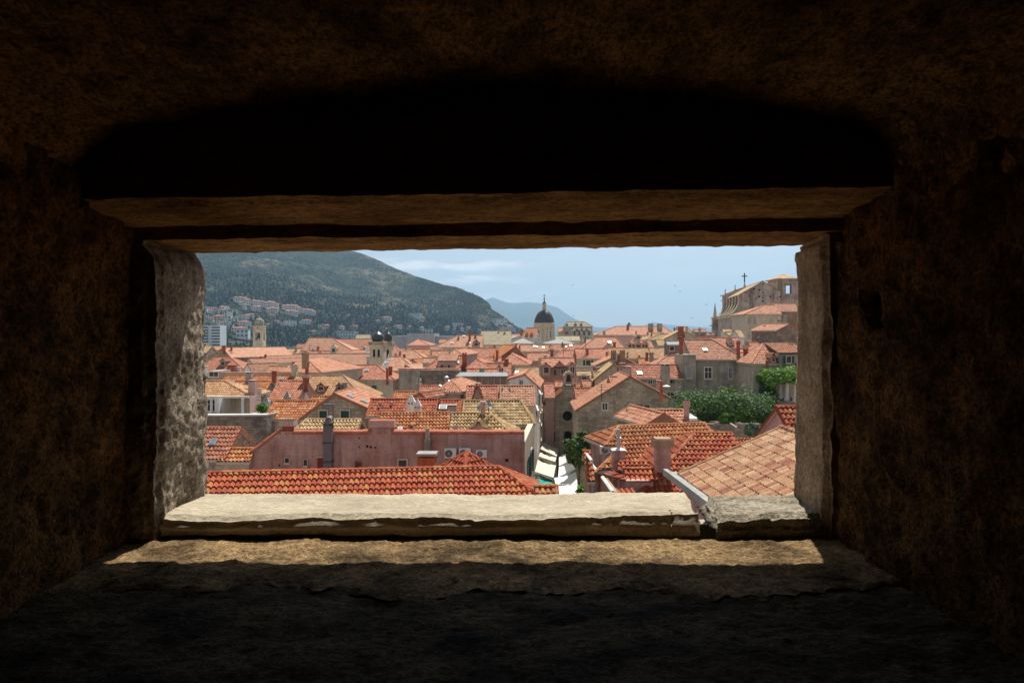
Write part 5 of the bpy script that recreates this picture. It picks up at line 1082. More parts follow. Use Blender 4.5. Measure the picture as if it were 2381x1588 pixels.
mb = MB(); mb.lathe(c.x, Yc + hw, [(.35, zt), (.8, zt - 1.2), (1.15, zb_ + 1.2), (1.3, zb_ + .8)], 'darkmetal', 12); mb.build('bell', t)
mb = MB(); n_ = 24
prof = [(61, 1100), (66, 1070), (62, 1040), (48, 1015), (26, 1000), (8, 993)]
pr = [(a / K / F * Yc, yz('1', y, Yc)) for a, y in prof]
for k in range(len(pr) - 1):
    for i in range(n_):
        f = lambda j: 1.0 if j % 2 else .9
        a0, a1 = 2 * math.pi * i / n_, 2 * math.pi * (i + 1) / n_; q = []
        for rr, zz, aa, jj in ((pr[k][0], pr[k][1], a0, i), (pr[k][0], pr[k][1], a1, i + 1), (pr[k + 1][0], pr[k + 1][1], a1, i + 1), (pr[k + 1][0], pr[k + 1][1], a0, i)): q.append(Vector((c.x + rr * f(jj) * math.cos(aa), Yc + hw + rr * f(jj) * math.sin(aa), zz)))
        mb.poly(q, 'w_greystone')
mb.lathe(c.x, Yc + hw, [(.5, pr[-1][1] - .1), (.35, pr[-1][1] + .5), (.05, pr[-1][1] + 1.4)], 'ashlar', 8); mb.build('dome', t)
mb = MB(); mb.lathe(c.x, Yc - .05, [(.05, yz('1', 1136, Yc)), (.42, yz('1', 1130, Yc)), (.05, yz('1', 1124, Yc))], 'void', 10); mb.build('round_window', t)

# twin domed bell towers
for (cx, hwp, yd, ytop, ycr, Yt, lb) in ((208, 96, 92, 1192, 1105, 150, 'left and larger of the twin bell towers, with a black onion dome and cross'), (352, 66, 60, 1197, 1112, 158, 'right and slimmer of the twin bell towers, with a black onion dome and cross')):
    t = px_root('bell_tower', '2', cx, Yt + 1, lb, 'bell tower', 'twin domed bell towers'); c = P(S('2', cx, 0), Yt); hw = hwp / K / F * Yt; zz = lambda y: yz('2', y, Yt); cy = Yt + hw
    mb = MB(); mb.box((c.x, cy), UX, UY, hw, hw, 0, zz(1378), 'w_cream'); mb.build('shaft', t)
    mb = MB(); mb.box((c.x, cy), UX, UY, hw * 1.13, hw * 1.13, zz(1384), zz(1362), 'ashlar')
    for s_, (ax, ay) in enumerate(((UX, -UY), (UY, UX), (UX, UY), (UY, -UX))):
        for k in range(9): p = Vector((c.x, cy, 0)) + ay * hw * 1.1 + ax * hw * (k / 4 - 1) * 1.05; mb.box(p, UX, UY, .09, .09, zz(1362), zz(1328), 'ashlar')
    mb.box((c.x, cy), UX, UY, hw * 1.16, hw * 1.16, zz(1328), zz(1318), 'ashlar'); mb.build('balustrade', t)
    mb = MB(); d = hwp * .94; pr = [(d * .78, 1318), (d * .96, 1290), (d, 1268), (d * .93, 1240), (d * .72, 1214), (d * .42, 1196), (d * .16, 1182), (8, 1165), (12, 1158), (3, 1150)]
    lathe_ = [(a / K / F * Yt, zz(y)) for a, y in pr]; mb.lathe(c.x, cy, lathe_, 'domeblack', 28); mb.build('dome', t, True)
    mb = MB(); cross(mb, c.x, cy, zz(1152), zz(ycr) - zz(1152), w=.14); mb.build('cross', t)
    for dx in ((-32, 30) if hwp > 80 else (10,)):
        mb = MB(); pc = P(S('B', (cx + dx), 240), Yt); arch(mb, Vector((pc.x, Yt, pc.z)), UX, -UY, 15 / K / F * Yt, yz('B', 292, Yt), yz('B', 190, Yt), 'void', .05); o = mb.build('belfry_window', t)
        sb = MB(); sb.cuboid(pc.x - .45, pc.x + .45, Yt - .2, Yt, yz('B', 306, Yt), yz('B', 296, Yt), 'ashlar'); sb.build('sill', o)
# small ornate turret beside them
t = px_root('stone_turret', 'B', 370, 139, 'small ornate white stone turret at the foot of the twin bell towers', 'turret')
mb = MB(); lathepx(mb, 'B', 372, [(70, 470), (70, 425), (92, 412), (80, 395), (60, 362), (38, 352), (30, 330), (14, 318), (10, 290), (3, 250)], 139, 'w_white', 8); mb.build('spire', t)
mb = MB(); lathepx(mb, 'B', 372, [(60, 700), (60, 471)], 139.0, 'w_cream', 8); mb.build('base', t)
# grey fort blocks
t = px_root('harbour_fort', '2', 800, 345, 'long grey harbour fort rising flat topped behind the red pyramid roof', 'fort')
for r, x0, y0, x1, Yb in (('2', 622, 1205, 995, 338), ('2', 395, 1243, 622, 342), ('2', 995, 1245, 1330, 342)):
    mb = MB(); boxpx(mb, r, x0, y0, x1, 1411, Yb, 24, 'concrete', zb=0); mb.build('wall', t)
fs('far brown roof behind the twin domes', '2', -60, 1222, 130, 1222, 1275, 300, 'sage', 'w_cream')
# cathedral
Yk = 310
t = px_root('cathedral', '3', 620, Yk + 6, 'stone cathedral drum under a black dome with lantern and cross', 'cathedral')
mb = MB(); lathepx(mb, '3', 620, [(130, 1420), (130, 1300), (134, 1112), (146, 1098), (140, 1085), (146, 1070), (136, 1062)], Yk + 6, 'ashlar', 32); mb.build('drum', t)
mb = MB(); lathepx(mb, '3', 620, [(137, 1062), (134, 1030), (122, 990), (104, 950), (82, 920), (56, 900), (30, 893)], Yk + 6, 'domegrey', 40); mb.build('dome', t, True)
mb = MB(); lathepx(mb, '3', 620, [(36, 900), (33, 885), (26, 882), (26, 815), (34, 808), (34, 802)], Yk + 6, 'ashlar', 12); mb.build('lantern', t)
mb = MB(); lathepx(mb, '3', 620, [(32, 802), (20, 788), (9, 770), (5, 748), (11, 738), (9, 728), (3, 722)], Yk + 6, 'domegrey', 12); mb.build('spire', t)
mb = MB(); c = P(S('3', 620, 0), Yk + 6); cross(mb, c.x, c.y, yz('3', 724, Yk + 6), yz('3', 672, Yk + 6) - yz('3', 724, Yk + 6), w=.22); mb.build('cross', t)
rd = 132 / K / F * (Yk + 6)
for a_ in (-75, -28, 28, 75):
    an = R_(a_); nr = Vector((math.sin(an), -math.cos(an), 0)); ax = Vector((math.cos(an), math.sin(an), 0)); pc = Vector((c.x, c.y, 0)) + nr * rd
    wd = MB(); z0, z1 = yz('3', 1265, Yk), yz('3', 1172, Yk); wd.box(pc, ax, nr, 1.0, .22, z0 - .3, z1 + .3, 'surround'); o = wd.build('window', t)
    wd = MB()
    for sx in (-.48, .48):
        for k in range(3): wd.box(pc + ax * sx + nr * .2, ax, nr, .34, .04, z0 + (z1 - z0) * (k / 3 + .03), z0 + (z1 - z0) * ((k + 1) / 3 - .03), 'glass')
    wd.build('pane', o)
mb = MB()
for k in range(16):
    an = 2 * math.pi * k / 16; nr = Vector((math.sin(an), -math.cos(an), 0)); ax = Vector((math.cos(an), math.sin(an), 0)); mb.box(Vector((c.x, c.y, 0)) + nr * (rd + .1), ax, nr, .28, .22, yz('3', 1300, Yk), yz('3', 1110, Yk), 'ashlar')
mb.build('pilasters', t)
Yn = 262
t = px_root('small_belfry', '3', 525, Yn, 'small white bell gable in front of the cathedral drum', 'belfry'); a = P(S('3', 485, 1262), Yn); b = P(S('3', 570, 1350), Yn); w_ = (b.x - a.x)
mb = MB(); zz = lambda y: yz('3', y, Yn)
mb.cuboid(a.x, b.x, Yn, Yn + 1, 0, zz(1318), 'w_white')
for k in range(3): x = a.x + w_ * (k / 2 * .84); mb.cuboid(x, x + w_ * .16, Yn, Yn + 1, zz(1318), zz(1278), 'w_white')
mb.cuboid(a.x - .1, b.x + .1, Yn - .05, Yn + 1.05, zz(1278), zz(1262), 'w_white')
for k in (0, 1): x = a.x + w_ * (.26 + k * .36); mb.cuboid(x, x + w_ * .12, Yn, Yn + 1, zz(1262), zz(1218), 'w_white')
mb.prism([Vector((a.x + w_ * .2, Yn, zz(1218))), Vector((b.x - w_ * .2, Yn, zz(1218))), Vector(((a.x + b.x) / 2, Yn, zz(1192)))], (0, 1, 0), 'w_white'); mb.build('gable', t)
def flat_slab_roof(label, r, pts, Ys, wallm='w_cream', m='lead'):
    q = [P(S(r, *p), y) for p, y in zip(pts, Ys)]; c = sum(q, Vector()) / len(q); t = root('lead_roofed_house', (c.x, c.y, 0), label, 'house')
    mb = MB(); mb.prism(q, (0, 0, -.3), m); mb.build('roof', t); zl = min(v.z for v in q) - .35; mb = MB(); mb.prism([Vector((v.x, v.y, zl)) for v in q], (0, 0, -zl), wallm); mb.build('wall', t)
gf('grey ribbed lead roof left of the cathedral drum', '3', (330, 1270), (150, 1342), (490, 1345), 250, yaw=2, L=1, roof='lead', wall='w_stone', hip=10, hB=8, lod=0, name='cathedral_wing')
flat_slab_roof('tilted grey lead slab roof, far left of the cathedral', '3', ((95, 1305), (225, 1258), (272, 1236), (190, 1240)), (262, 262, 275, 275))
gf('grey ribbed lead roof right of the cathedral drum', '3', (835, 1276), (625, 1344), (1052, 1344), 250, yaw=0, L=1, roof='lead', wall='w_stone', hip=10, hB=8, lod=0, name='cathedral_wing')
fs('sage tiled roof running right of the cathedral', '3', 770, 1242, 1100, 1245, 1305, 275, 'sage', 'w_cream')
fs('orange roofs with tiny dormers just left of the cathedral drum', '3', 385, 1130, 520, 1128, 1262, 300, 'orange', 'w_cream', xl=280, t=.8, kids=(('ch', 322, 1165, 1200, 18, 'red'), ('ch', 290, 1170, 1200, 18, 'red'), ('dor', 365, 400, 1215, 1235, 1195, None, 'w_brown'), ('dor', 430, 465, 1215, 1235, 1195, None, 'w_brown')))
fs('bit of orange roof between the cathedral and the palace', '3', 800, 1130, 900, 1130, 1180, 330, 'orange', 'w_cream')
fs('thin red roof line left of the orange dormered roofs', '3', 165, 1213, 290, 1213, 1245, 296, 'redfar', 'w_cream')
# palace with dormers
h = fs('stately palace with carved windows and mossy hipped roof, right of the cathedral', '3', 945, 1045, 1160, 1043, 1110, 325, 'sage', 'w_greystone', xl=878, xr=1288, t=.75, name='palace', cat='palace', kids=(('dor', 1030, 1065, 1080, 1102, 1062, 'dark', 'w_greystone'), ('dor', 1108, 1140, 1080, 1102, 1062, 'dark', 'w_greystone'), ('dor', 915, 945, 1085, 1102, 1072, 'dark', 'w_greystone')))
for x in (1035, 1098, 1165, 1232): window(h, '3', x - 14, 1175, x + 14, 1235, 'plain')
window(h, '3', 912, 1190, 940, 1212, 'brown')
mb = MB(); a, b = h.planes['front'][0], None
for x in (1035, 1098, 1165, 1232):
    p = hit(S('3', x, 1155), *h.planes['front']); mb.prism([p + Vector((-2.2, -.1, -.5)), p + Vector((2.2, -.1, -.5)), p + Vector((0, -.1, 1.0))], (0, -.3, 0), 'surround')
mb.build('window_pediments', h.root)
fs('low mossy wall and roof strip right of the palace', '3', 1285, 1190, 1390, 1190, 1240, 330, 'sage', 'w_cream')
fs('tiny roofs in front of the palace', '3', 1140, 1285, 1260, 1285, 1330, 230, 'sand', 'w_stone', kids=(('ch', 1175, 1270, 1310, 40, 'grey'),))
# big dusky rose roof on the skyline
h = fs('very long flat looking salmon roof on the skyline, with big square chimneys', '3', 1595, 1110, 2250, 1108, 1226, 225, 'salmon', 'w_rose', xl=1325, xr=2420, t=.55,
   kids=(('ch', 2075, 1072, 1140, 62, 'grey_b'), ('ch', 2197, 1072, 1136, 62, 'grey_b'), ('ch', 1762, 1088, 1138, 30, 'red_b'), ('ch', 1440, 1170, 1210, 30, 'grey_b'), ('ch', 1875, 1170, 1200, 20, 'grey'), ('ch', 2035, 1180, 1205, 28, 'grey')))
fs('tan roof cluster with skylight dormers before the skyline roof', '3', 2110, 1205, 2260, 1200, 1292, 165, 'sand', 'w_cream', xl=1990, kids=(('ch', 2088, 1195, 1250, 18, 'red'),))
fs('rose roof slope below the skyline roof', '3', 1960, 1235, 2060, 1232, 1300, 190, 'redfar', 'w_rose', xl=1850, kids=(('dor', 1860, 1950, 1245, 1285, 1230, 'dark', 'w_rose'),))
fs('flat sandy roof patch left of the dark terrace', '3', 2140, 1292, 2250, 1290, 1368, 140, 'sand', 'w_grey')
h = gf('cream gable with a red chimney on the skyline, left of the obelisk', '4', (480, 1165), (232, 1295), (700, 1232), 150, yaw=6, L=7, roof='sand', wall='w_cream', kids=(('win', 500, 1215, 540, 1265, 'dark', 'A'),))
mb = MB(); a = P(S('4', 487, 1215), 149.5); mb.box(a, UX, UY, .55, .4, a.z - 3, P(S('4', 0, 1112), 150).z, 'brickred'); mb.build('chimney', h.root)
fs('slanting tan roof with skylight left of the cream gable', '4', 210, 1215, 420, 1150, 1295, 158, 'sand', 'w_cream', xl=0, kids=(('ch', 400, 1125, 1175, 24, 'red'), ('ch', 85, 1205, 1240, 16, 'red')))
fs('distant salmon roofs behind the cream gable', '4', 430, 1118, 560, 1120, 1180, 210, 'salmon', 'w_rose', xr=640, kids=(('ch', 570, 1115, 1175, 30, 'grey_b'),))
h = fs('small grey stone block with a window on the skyline', '4', 655, 1152, 830, 1152, 1165, 180, 'redfar', 'w_greystone', rb=4, kids=(('win', 725, 1175, 752, 1205, 'white', 'front'), ('ch', 745, 1130, 1155, 26, 'grey_b')))
fs('low grey block right of the small stone block', '4', 830, 1195, 925, 1200, 1212, 176, 'redfar', 'w_greystone', kids=(('ch', 895, 1186, 1200, 40, 'white'),))
# date palm on the skyline
pt = px_root('palm_tree', '3', 1780, 243, 'small palm tree sticking up over the skyline roof', 'palm'); c = P(S('3', 1780, 1085), 243)
mb = MB(); mb.tube((c.x, 243, 3.5), (c.x, 243, c.z), .3, 'bark', 7, .22); mb.build('trunk', pt)
M['palm'] = leaf_mat('palm_fronds', (.02, .035, .015), (.05, .07, .03), 1.0)
mb = MB(); rr = 56 / K / F * 243
for k in range(26):
    a = random.uniform(0, 6.28); el = random.uniform(-.2, 1.3); d = Vector((math.cos(a) * math.cos(el), math.sin(a) * math.cos(el), math.sin(el))); L_ = rr * random.uniform(.75, 1.15)
    s_ = d.cross(UZ).normalized() if abs(d.z) < .99 else UX; prev = None
    for j in range(5):
        f = j / 4; p = c + d * L_ * f - UZ * (f * f * L_ * .45); wv = .28 * (1 - f) + .04; q = (p - s_ * wv, p + s_ * wv)
        if prev: mb.poly([prev[0], prev[1], q[1], q[0]], 'palm')
        prev = q
mb.build('crown', pt)

# Jesuit church on the hill, right
Yj = 170
h = gf('tall weathered church nave with blank gable, looming at the upper right', '4', (1610, 490), (1288, 672), (1872, 640), Yj, yaw=8.7, L=21, roof='sand', wall='w_old', name='church', cat='church', lod=0)
ch_ = h
for (x, y, w_) in ((1610, 535, 24), (1610, 652, 24), (1608, 770, 26)): window(h, '4', x - w_ / 2, y - w_ / 2, x + w_ / 2, y + w_ / 2, 'hole', 'A')
mb = MB()
for (x, y) in ((1490, 600), (1560, 705), (1713, 707), (1845, 707), (1435, 700), (1560, 612)):
    p = hit(S('4', x, y), *h.planes['A']); mb.box(p + h.planes['A'][1] * .03, UX, UY, .2, .05, p.z - .2, p.z + .2, 'void')
mb.build('putlog_holes', h.root)
mb = MB(); p = hit(S('4', 1455, 740), *h.planes['A']); mb.box(p + h.planes['A'][1] * .1, UX, UY, .35, .12, 0, P(S('4', 0, 590), Yj).z, 'w_dark'); mb.build('buttress_strip', h.root)
pl = h.planes['A']; prof_o = [(1290, 690), (1296, 740), (1288, 800), (1262, 860), (1228, 905), (1190, 945), (1158, 975), (1150, 1000)]
Q = [hit(S('4', *q), *pl) for q in prof_o]
for k in range(5):
    dd = h.u * (k * 4.6 + .1); inner = [Vector((ch_.planes['back'][0].x, 0, 0))]
    base_pt = hit(S('4', 1335, 690), *pl); low = hit(S('4', 1335, 1000), *pl)
    mb = MB(); prs = [q + dd for q in Q]; cap_ = prs
    for i in range(len(prs) - 1):
        a, b = prs[i], prs[i + 1]; ia = Vector((base_pt.x, base_pt.y, a.z)) + Vector((dd.x, dd.y, 0)); ib = Vector((base_pt.x, base_pt.y, b.z)) + Vector((dd.x, dd.y, 0))
        mb.prism([a, ia, ib, b], h.u * .7, 'w_old' if k == 0 else 'w_dark'); 
    for i in range(len(prs) - 1):
        a, b = prs[i], prs[i + 1]; nn_ = Vector((-(b.z - a.z), 0, (b.x - a.x))).normalized(); nn_ = nn_ if nn_.x < 0 else -nn_
        mb.prism([a + nn_ * .02 - h.u * .15, b + nn_ * .02 - h.u * .15, b + nn_ * .3 - h.u * .15, a + nn_ * .3 - h.u * .15], h.u * 1.0, 'ashlar')
    mb.build('flying_buttress', h.root)
q1 = hit(S('4', 1155, 992), *pl); q0 = hit(S('4', 1155, 1300), *pl)
mb = MB(); e = h.u * 24; w0 = Vector((base_pt.x + .5, base_pt.y, 0)); s0 = Vector((q1.x, q1.y, 0)); 
mb.prism([s0, w0, w0 + UZ * q1.z, s0 + UZ * q1.z], h.u * 22, 'w_old'); mb.prism([s0 + UZ * (q1.z + .0) - h.u * .3 - UX * .3, w0 + UZ * q1.z - h.u * .3, w0 + UZ * (q1.z + .8) - h.u * .3, s0 + UZ * (q1.z + .8) - h.u * .3 - UX * .3], h.u * 22.6, 'ashlar'); mb.build('side_aisle', h.root)
# facade slab at the far end of the nave
fo_ = h.A + h.u * 22; fz = lambda y: P(S('4', 0, y), fo_.y).z; fx = lambda x: P(S('4', x, 0), fo_.y).x
mb = MB()
pts = [(932, 1411), (932, 995), (985, 985), (1020, 960), (1060, 900), (1078, 850), (1078, 690), (1110, 660), (1240, 610), (1388, 562), (1480, 620), (1480, 1411)]
mb.prism([Vector((fx(x), fo_.y, fz(y) if y < 1400 else 0)) for x, y in pts], (0, 1.6, 0), 'w_old'); mb.build('facade', h.root)
mb = MB()
for x0, x1, y0, y1 in ((1052, 1090, 682, 694), (1062, 1092, 752, 762), (905, 945, 1092, 1108), (925, 985, 985, 1000)): mb.cuboid(fx(x0), fx(x1), fo_.y - .3, fo_.y + 2.0, fz(y1), fz(y0), 'ashlar')
mb.build('cornice', h.root)
mb = MB(); Yo = fo_.y + .7; lathepx(mb, '4', 955, [(17, 992), (17, 978), (20, 974), (2, 792)], Yo, 'ashlar', sq=True); mb.build('obelisk', h.root)
for x, yt, yb in ((1096, 600, 672), (1230, 540, 618)):
    mb = MB(); lathepx(mb, '4', x, [(16, yb), (12, yb - 14), (5, yb - 26), (8, yb - 40), (6, yt + 14), (8, yt + 8), (1, yt)], Yo, 'ashlar', 8); mb.build('finial', h.root)
mb = MB(); lathepx(mb, '4', 1360, [(20, 568), (14, 545), (6, 530), (4, 512)], Yo, 'ashlar', 8); cc = P(S('4', 1358, 512), Yo); cross(mb, cc.x, Yo, cc.z, P(S('4', 0, 383), Yo).z - cc.z, 'darkmetal', .26); mb.build('cross', h.root)
# its bell tower
t = px_root('church_bell_tower', '4', 1925, 176, 'weathered square bell tower with an open arch, cut by the right jamb', 'bell tower')
Yt = 172; a, b = P(S('4', 1815, 465), Yt), P(S('4', 2090, 760), Yt); w_ = b.x - a.x; zz = lambda y: yz('4', y, Yt); c0, c1 = fx(0), 0
xa, xb = P(S('4', 1925, 0), Yt).x, P(S('4', 2002, 0), Yt).x
mb = MB(); mb.cuboid(a.x, b.x, Yt, Yt + 7, 0, zz(662), 'w_old'); mb.cuboid(a.x, xa, Yt, Yt + 1.2, zz(662), zz(530), 'w_old'); mb.cuboid(xb, b.x, Yt, Yt + 1.2, zz(662), zz(530), 'w_old')
mb.cuboid(a.x, b.x, Yt, Yt + 7, zz(530), zz(465), 'w_old'); mb.cuboid(a.x, a.x + 1.2, Yt + 1.2, Yt + 7, zz(662), zz(530), 'w_old'); mb.cuboid(b.x - .35, b.x, Yt + 1.2, Yt + 3, zz(662), zz(530), 'w_old')
mb.cuboid(a.x + 1.2, xa + .9, Yt + 6, Yt + 6.9, zz(662), zz(530), 'w_old')
mb.box((a.x + .55, Yt - .05), UX, UY, .5, .2, 0, zz(470), 'w_dark'); mb.build('shaft', t)
mb = MB(); cx_, cy_ = (a.x + b.x) / 2, Yt + 3.5; hx = w_ / 2; mb.box((cx_, cy_), UX, UY, hx + .5, 4.0, zz(468), zz(455), 'ashlar'); mb.box((cx_, cy_), UX, UY, hx + .4, 3.9, zz(455), zz(378), 'sand', hx1=.05, hy1=.05); mb.build('roof', t)
# buildings below the church
h = fs('long cream and grey building under a broad faded roof, below the church', '4', 1700, 800, 2300, 735, 905, 150, 'salmon', 'w_brown', xl=1560, t=.45, rb=6, kids=()) 
for x in (1683, 1910): window(h, '4', x - 16, 960, x + 16, 1060, 'grey')
h = gf('cream three storey house with a faded hipped roof beside the brown building', '4', (1700, 812), (1358, 945), (1580, 938), 146, yaw=8, L=4, roof='salmon', wall='w_cream', hip=7, hB=3) if False else fs('cream house with grey shutters and a faded roof, left of the brown building', '4', 1640, 818, 1760, 815, 942, 142, 'salmon', 'w_cream', xl=1358, t=.45)
for x in (1420, 1496):
    window(h, '4', x - 14, 990, x + 14, 1080, 'grey'); window(h, '4', x - 12, 1205, x + 12, 1290, 'grey')
mb = MB(); mb.prism([P(S('4', 1278, 1028), 150), P(S('4', 1370, 1018), 150), P(S('4', 1370, 1200), 150), P(S('4', 1330, 1190), 150)], (0, 1.5, 0), 'w_dark'); tag(mb.build('stone_buttress'), 'dark slanting stone buttress left of the cream house', 'buttress')
mb = MB(); boxpx(mb, '4', 1472, 1085, 1620, 1330, 139, 3, 'w_brown', zb=0)
o = tag(mb.build('ruined_wall'), 'brown wall with a tall pointed niche, below the brown building', 'wall')
mb = MB(); pc = P(S('4', 1545, 1180), 139); arch(mb, Vector((pc.x, 139, pc.z)), UX, -UY, 17 / K / F * 139, yz('4', 1232, 139), yz('4', 1112, 139), 'void', .05); ob_ = mb.build('niche'); ob_.parent = o; ob_.location = Vector((0, 0, 0))
for (x0, y0, x1, y1, ye, Y_, lb) in ((1045, 1148, 1165, 1148, 1172, 135, 'white house with a pale roof at the foot of the church'), (1100, 1185, 1240, 1172, 1200, 131, 'second white house with sandy roof lower at the church foot'), (1215, 1158, 1300, 1152, 1262, 127, 'sandy sloping roof at the foot of the church')):
    fs(lb, '4', x0, y0, x1, y1, ye, Y_, 'sand', 'w_white')
h = fs('red pitched roof on dark stone walls, right edge below the church', '4', 1625, 1105, 1812, 1102, 1305, 106, 'salmon', 'w_dark', rb=2, t=1.0, kids=(('ch', 1836, 1025, 1130, 55, 'grey_b'),))
gf('stone gable house with a sunny roof edge at the far right', '4', (1975, 1078), (1795, 1165), (2190, 1200), 102, yaw=-20, L=6, roof='salmon', wall='w_dark')
fs('small faded roof between the white houses and the stone gable house', '4', 1400, 1325, 1580, 1322, 1430, 112, 'redfar', 'w_cream')
dish('tiny white dish among the roofs below the niche', '4', 1545, 1262, 14, 100, -10)

# small street church with bell gable
Ys = 86
t = px_root('street_church', 'C', 470, Ys + 5, 'small stone church with round window and open bell gable closing the street', 'church')
mb = MB(); zz = lambda y: yz('C', y, Ys); X_ = lambda x: P(S('C', x, 0), Ys).x
rc = P(S('C', 585, 1100), Ys); rr = 70 / K / F * Ys
def facade(pts): return [Vector((X_(x), Ys, zz(y))) for x, y in pts]
# wall around the round window, in strips so that the opening is real
xl_, xr_, xm0, xm1 = X_(258), X_(695), rc.x - rr, rc.x + rr
mb.prism([Vector((xl_, Ys, 3.5)), Vector((xm0, Ys, 3.5)), Vector((xm0, Ys, zz(770))), Vector((X_(515), Ys, zz(770))), Vector((xl_, Ys, zz(958)))], (0, .8, 0), 'ashlar')
mb.prism([Vector((xm1, Ys, 3.5)), Vector((xr_, Ys, 3.5)), Vector((xr_, Ys, zz(770))), Vector((xm1, Ys, zz(770)))], (0, .8, 0), 'ashlar')
top_a = [Vector((rc.x + rr * math.cos(a), Ys, rc.z + rr * math.sin(a))) for a in np.linspace(math.pi, 0, 13)]
for i in range(12):
    a, b = top_a[i], top_a[i + 1]; mb.prism([a, b, Vector((b.x, Ys, zz(770))), Vector((a.x, Ys, zz(770)))], (0, .8, 0), 'ashlar')
    a2, b2 = Vector((a.x, Ys, 2 * rc.z - a.z)), Vector((b.x, Ys, 2 * rc.z - b.z)); mb.prism([Vector((a.x, Ys, 3.5)), Vector((b.x, Ys, 3.5)), b2, a2], (0, .8, 0), 'ashlar')
mb.prism(facade([(515, 770), (695, 770), (695, 680), (515, 680)]), (0, .8, 0), 'ashlar')
mb.cuboid(xl_, xr_, Ys + .8, Ys + 9, 0, zz(958), 'w_stone'); mb.build('wall', t)
mb = MB(); mb.cuboid(xm0 - .1, xm1 + .1, Ys + .45, Ys + .5, rc.z - rr - .1, rc.z + rr + .1, 'glass'); mb.build('glazing', t)
mb = MB()
for i in range(28):
    a0, a1 = 2 * math.pi * i / 28, 2 * math.pi * (i + 1) / 28
    f = lambda r_, a_, y_: Vector((rc.x + r_ * math.cos(a_), y_, rc.z + r_ * math.sin(a_)))
    mb.poly([f(rr, a0, Ys - .06), f(rr * 1.22, a0, Ys - .1), f(rr * 1.22, a1, Ys - .1), f(rr, a1, Ys - .06)], 'surround'); mb.poly([f(rr, a0, Ys - .06), f(rr, a1, Ys - .06), f(rr, a1, Ys + .1), f(rr, a0, Ys + .1)], 'surround'); mb.poly([f(rr * 1.22, a0, Ys - .1), f(rr * 1.22, a1, Ys - .1), f(rr * 1.22, a1, Ys), f(rr * 1.22, a0, Ys)], 'surround')
mb.build('round_window', t)
mb = MB()  # bell gable with an open arch
b0, b1 = 520, 690
for x0, x1 in ((520, 562), (645, 690)): mb.prism(facade([(x0, 680), (x1, 680), (x1 - (6 if x1 > 600 else 0), 560), (x0 + (22 if x0 < 600 else 0), 560)]), (0, .8, 0), 'ashlar')
c = Vector((X_(605), Ys, zz(570))); ro_, ri_ = (X_(682) - X_(530)) / 2, (X_(645) - X_(562)) / 2
for i in range(10):
    a0, a1 = math.pi * i / 10, math.pi * (i + 1) / 10; f = lambda r_, a_: c + Vector((r_ * math.cos(a_), 0, r_ * 1.05 * math.sin(a_)))
    mb.prism([f(ri_, a0), f(ro_, a0), f(ro_, a1), f(ri_, a1)], (0, .8, 0), 'ashlar')
mb.prism(facade([(510, 690), (700, 690), (700, 678), (510, 678)]), (0, .95, 0), 'surround'); mb.build('bell_gable', t)
mb = MB(); bz = zz(575); mb.lathe(X_(603), Ys + .4, [(.05, bz + .35), (.16, bz + .3), (.24, bz - .2), (.36, bz - .5), (.02, bz - .5)], 'darkmetal', 10); mb.build('bell', t)
mb = MB(); O = Vector((X_(515), Ys - .1, zz(640))); us = (Vector((X_(255), Ys - .1, zz(830))) - O); Lq = us.length; us.normalize()
O2 = Vector((X_(518), Ys - .1, zz(765))); us2 = Vector((X_(255), Ys - .1, zz(952))) - O2; L2 = us2.length; us2.normalize()
tiles(mb, O2, UY, us2, 0, 9.3, 0, 9.3, L2, 1, 'orange'); us3 = Vector((-us2.x, 0, us2.z)); tiles(mb, O2, UY, us3, .9, 9.3, .9, 9.3, 2.3, 1, 'orange'); mb.poly([O2 - UZ * .1, O2 + us2 * L2 - UZ * .1, O2 + us2 * L2 + UY * 9.3 - UZ * .1, O2 + UY * 9.3 - UZ * .1], 'surround'); caps(mb, O2, O2 + us2 * L2, 'tan', .12)
mb.build('roof', t)
mb = MB(); Yg = lambda x, y: P(S('G', x, y), Ys); pc = Yg(590, 300); arch(mb, Vector((pc.x, Ys, pc.z)), UX, -UY, 50 / K / F * Ys, 3.5, yz('G', 250, Ys), 'void', .06); mb.build('door', t)
mb = MB(); pc = Yg(390, 320); arch(mb, Vector((pc.x, Ys, pc.z)), UX, -UY, 26 / K / F * Ys, yz('G', 395, Ys), yz('G', 255, Ys), 'glass', .05); o = mb.build('window', t)
mb = MB(); mb.cuboid(Yg(330, 0).x, Yg(445, 0).x, Ys - .35, Ys, yz('G', 236, Ys), yz('G', 215, Ys), 'surround'); mb.cuboid(Yg(352, 0).x, Yg(430, 0).x, Ys - .2, Ys, yz('G', 408, Ys), yz('G', 396, Ys), 'surround'); mb.build('frame', o)
mb = MB(); mb.cuboid(Yg(462, 0).x, Yg(680, 0).x, Ys - .4, Ys, yz('G', 240, Ys), yz('G', 215, Ys), 'surround'); mb.cuboid(Yg(480, 0).x, Yg(520, 0).x, Ys - .3, Ys, 3.5, yz('G', 240, Ys), 'surround'); mb.build('portal_frame', t)

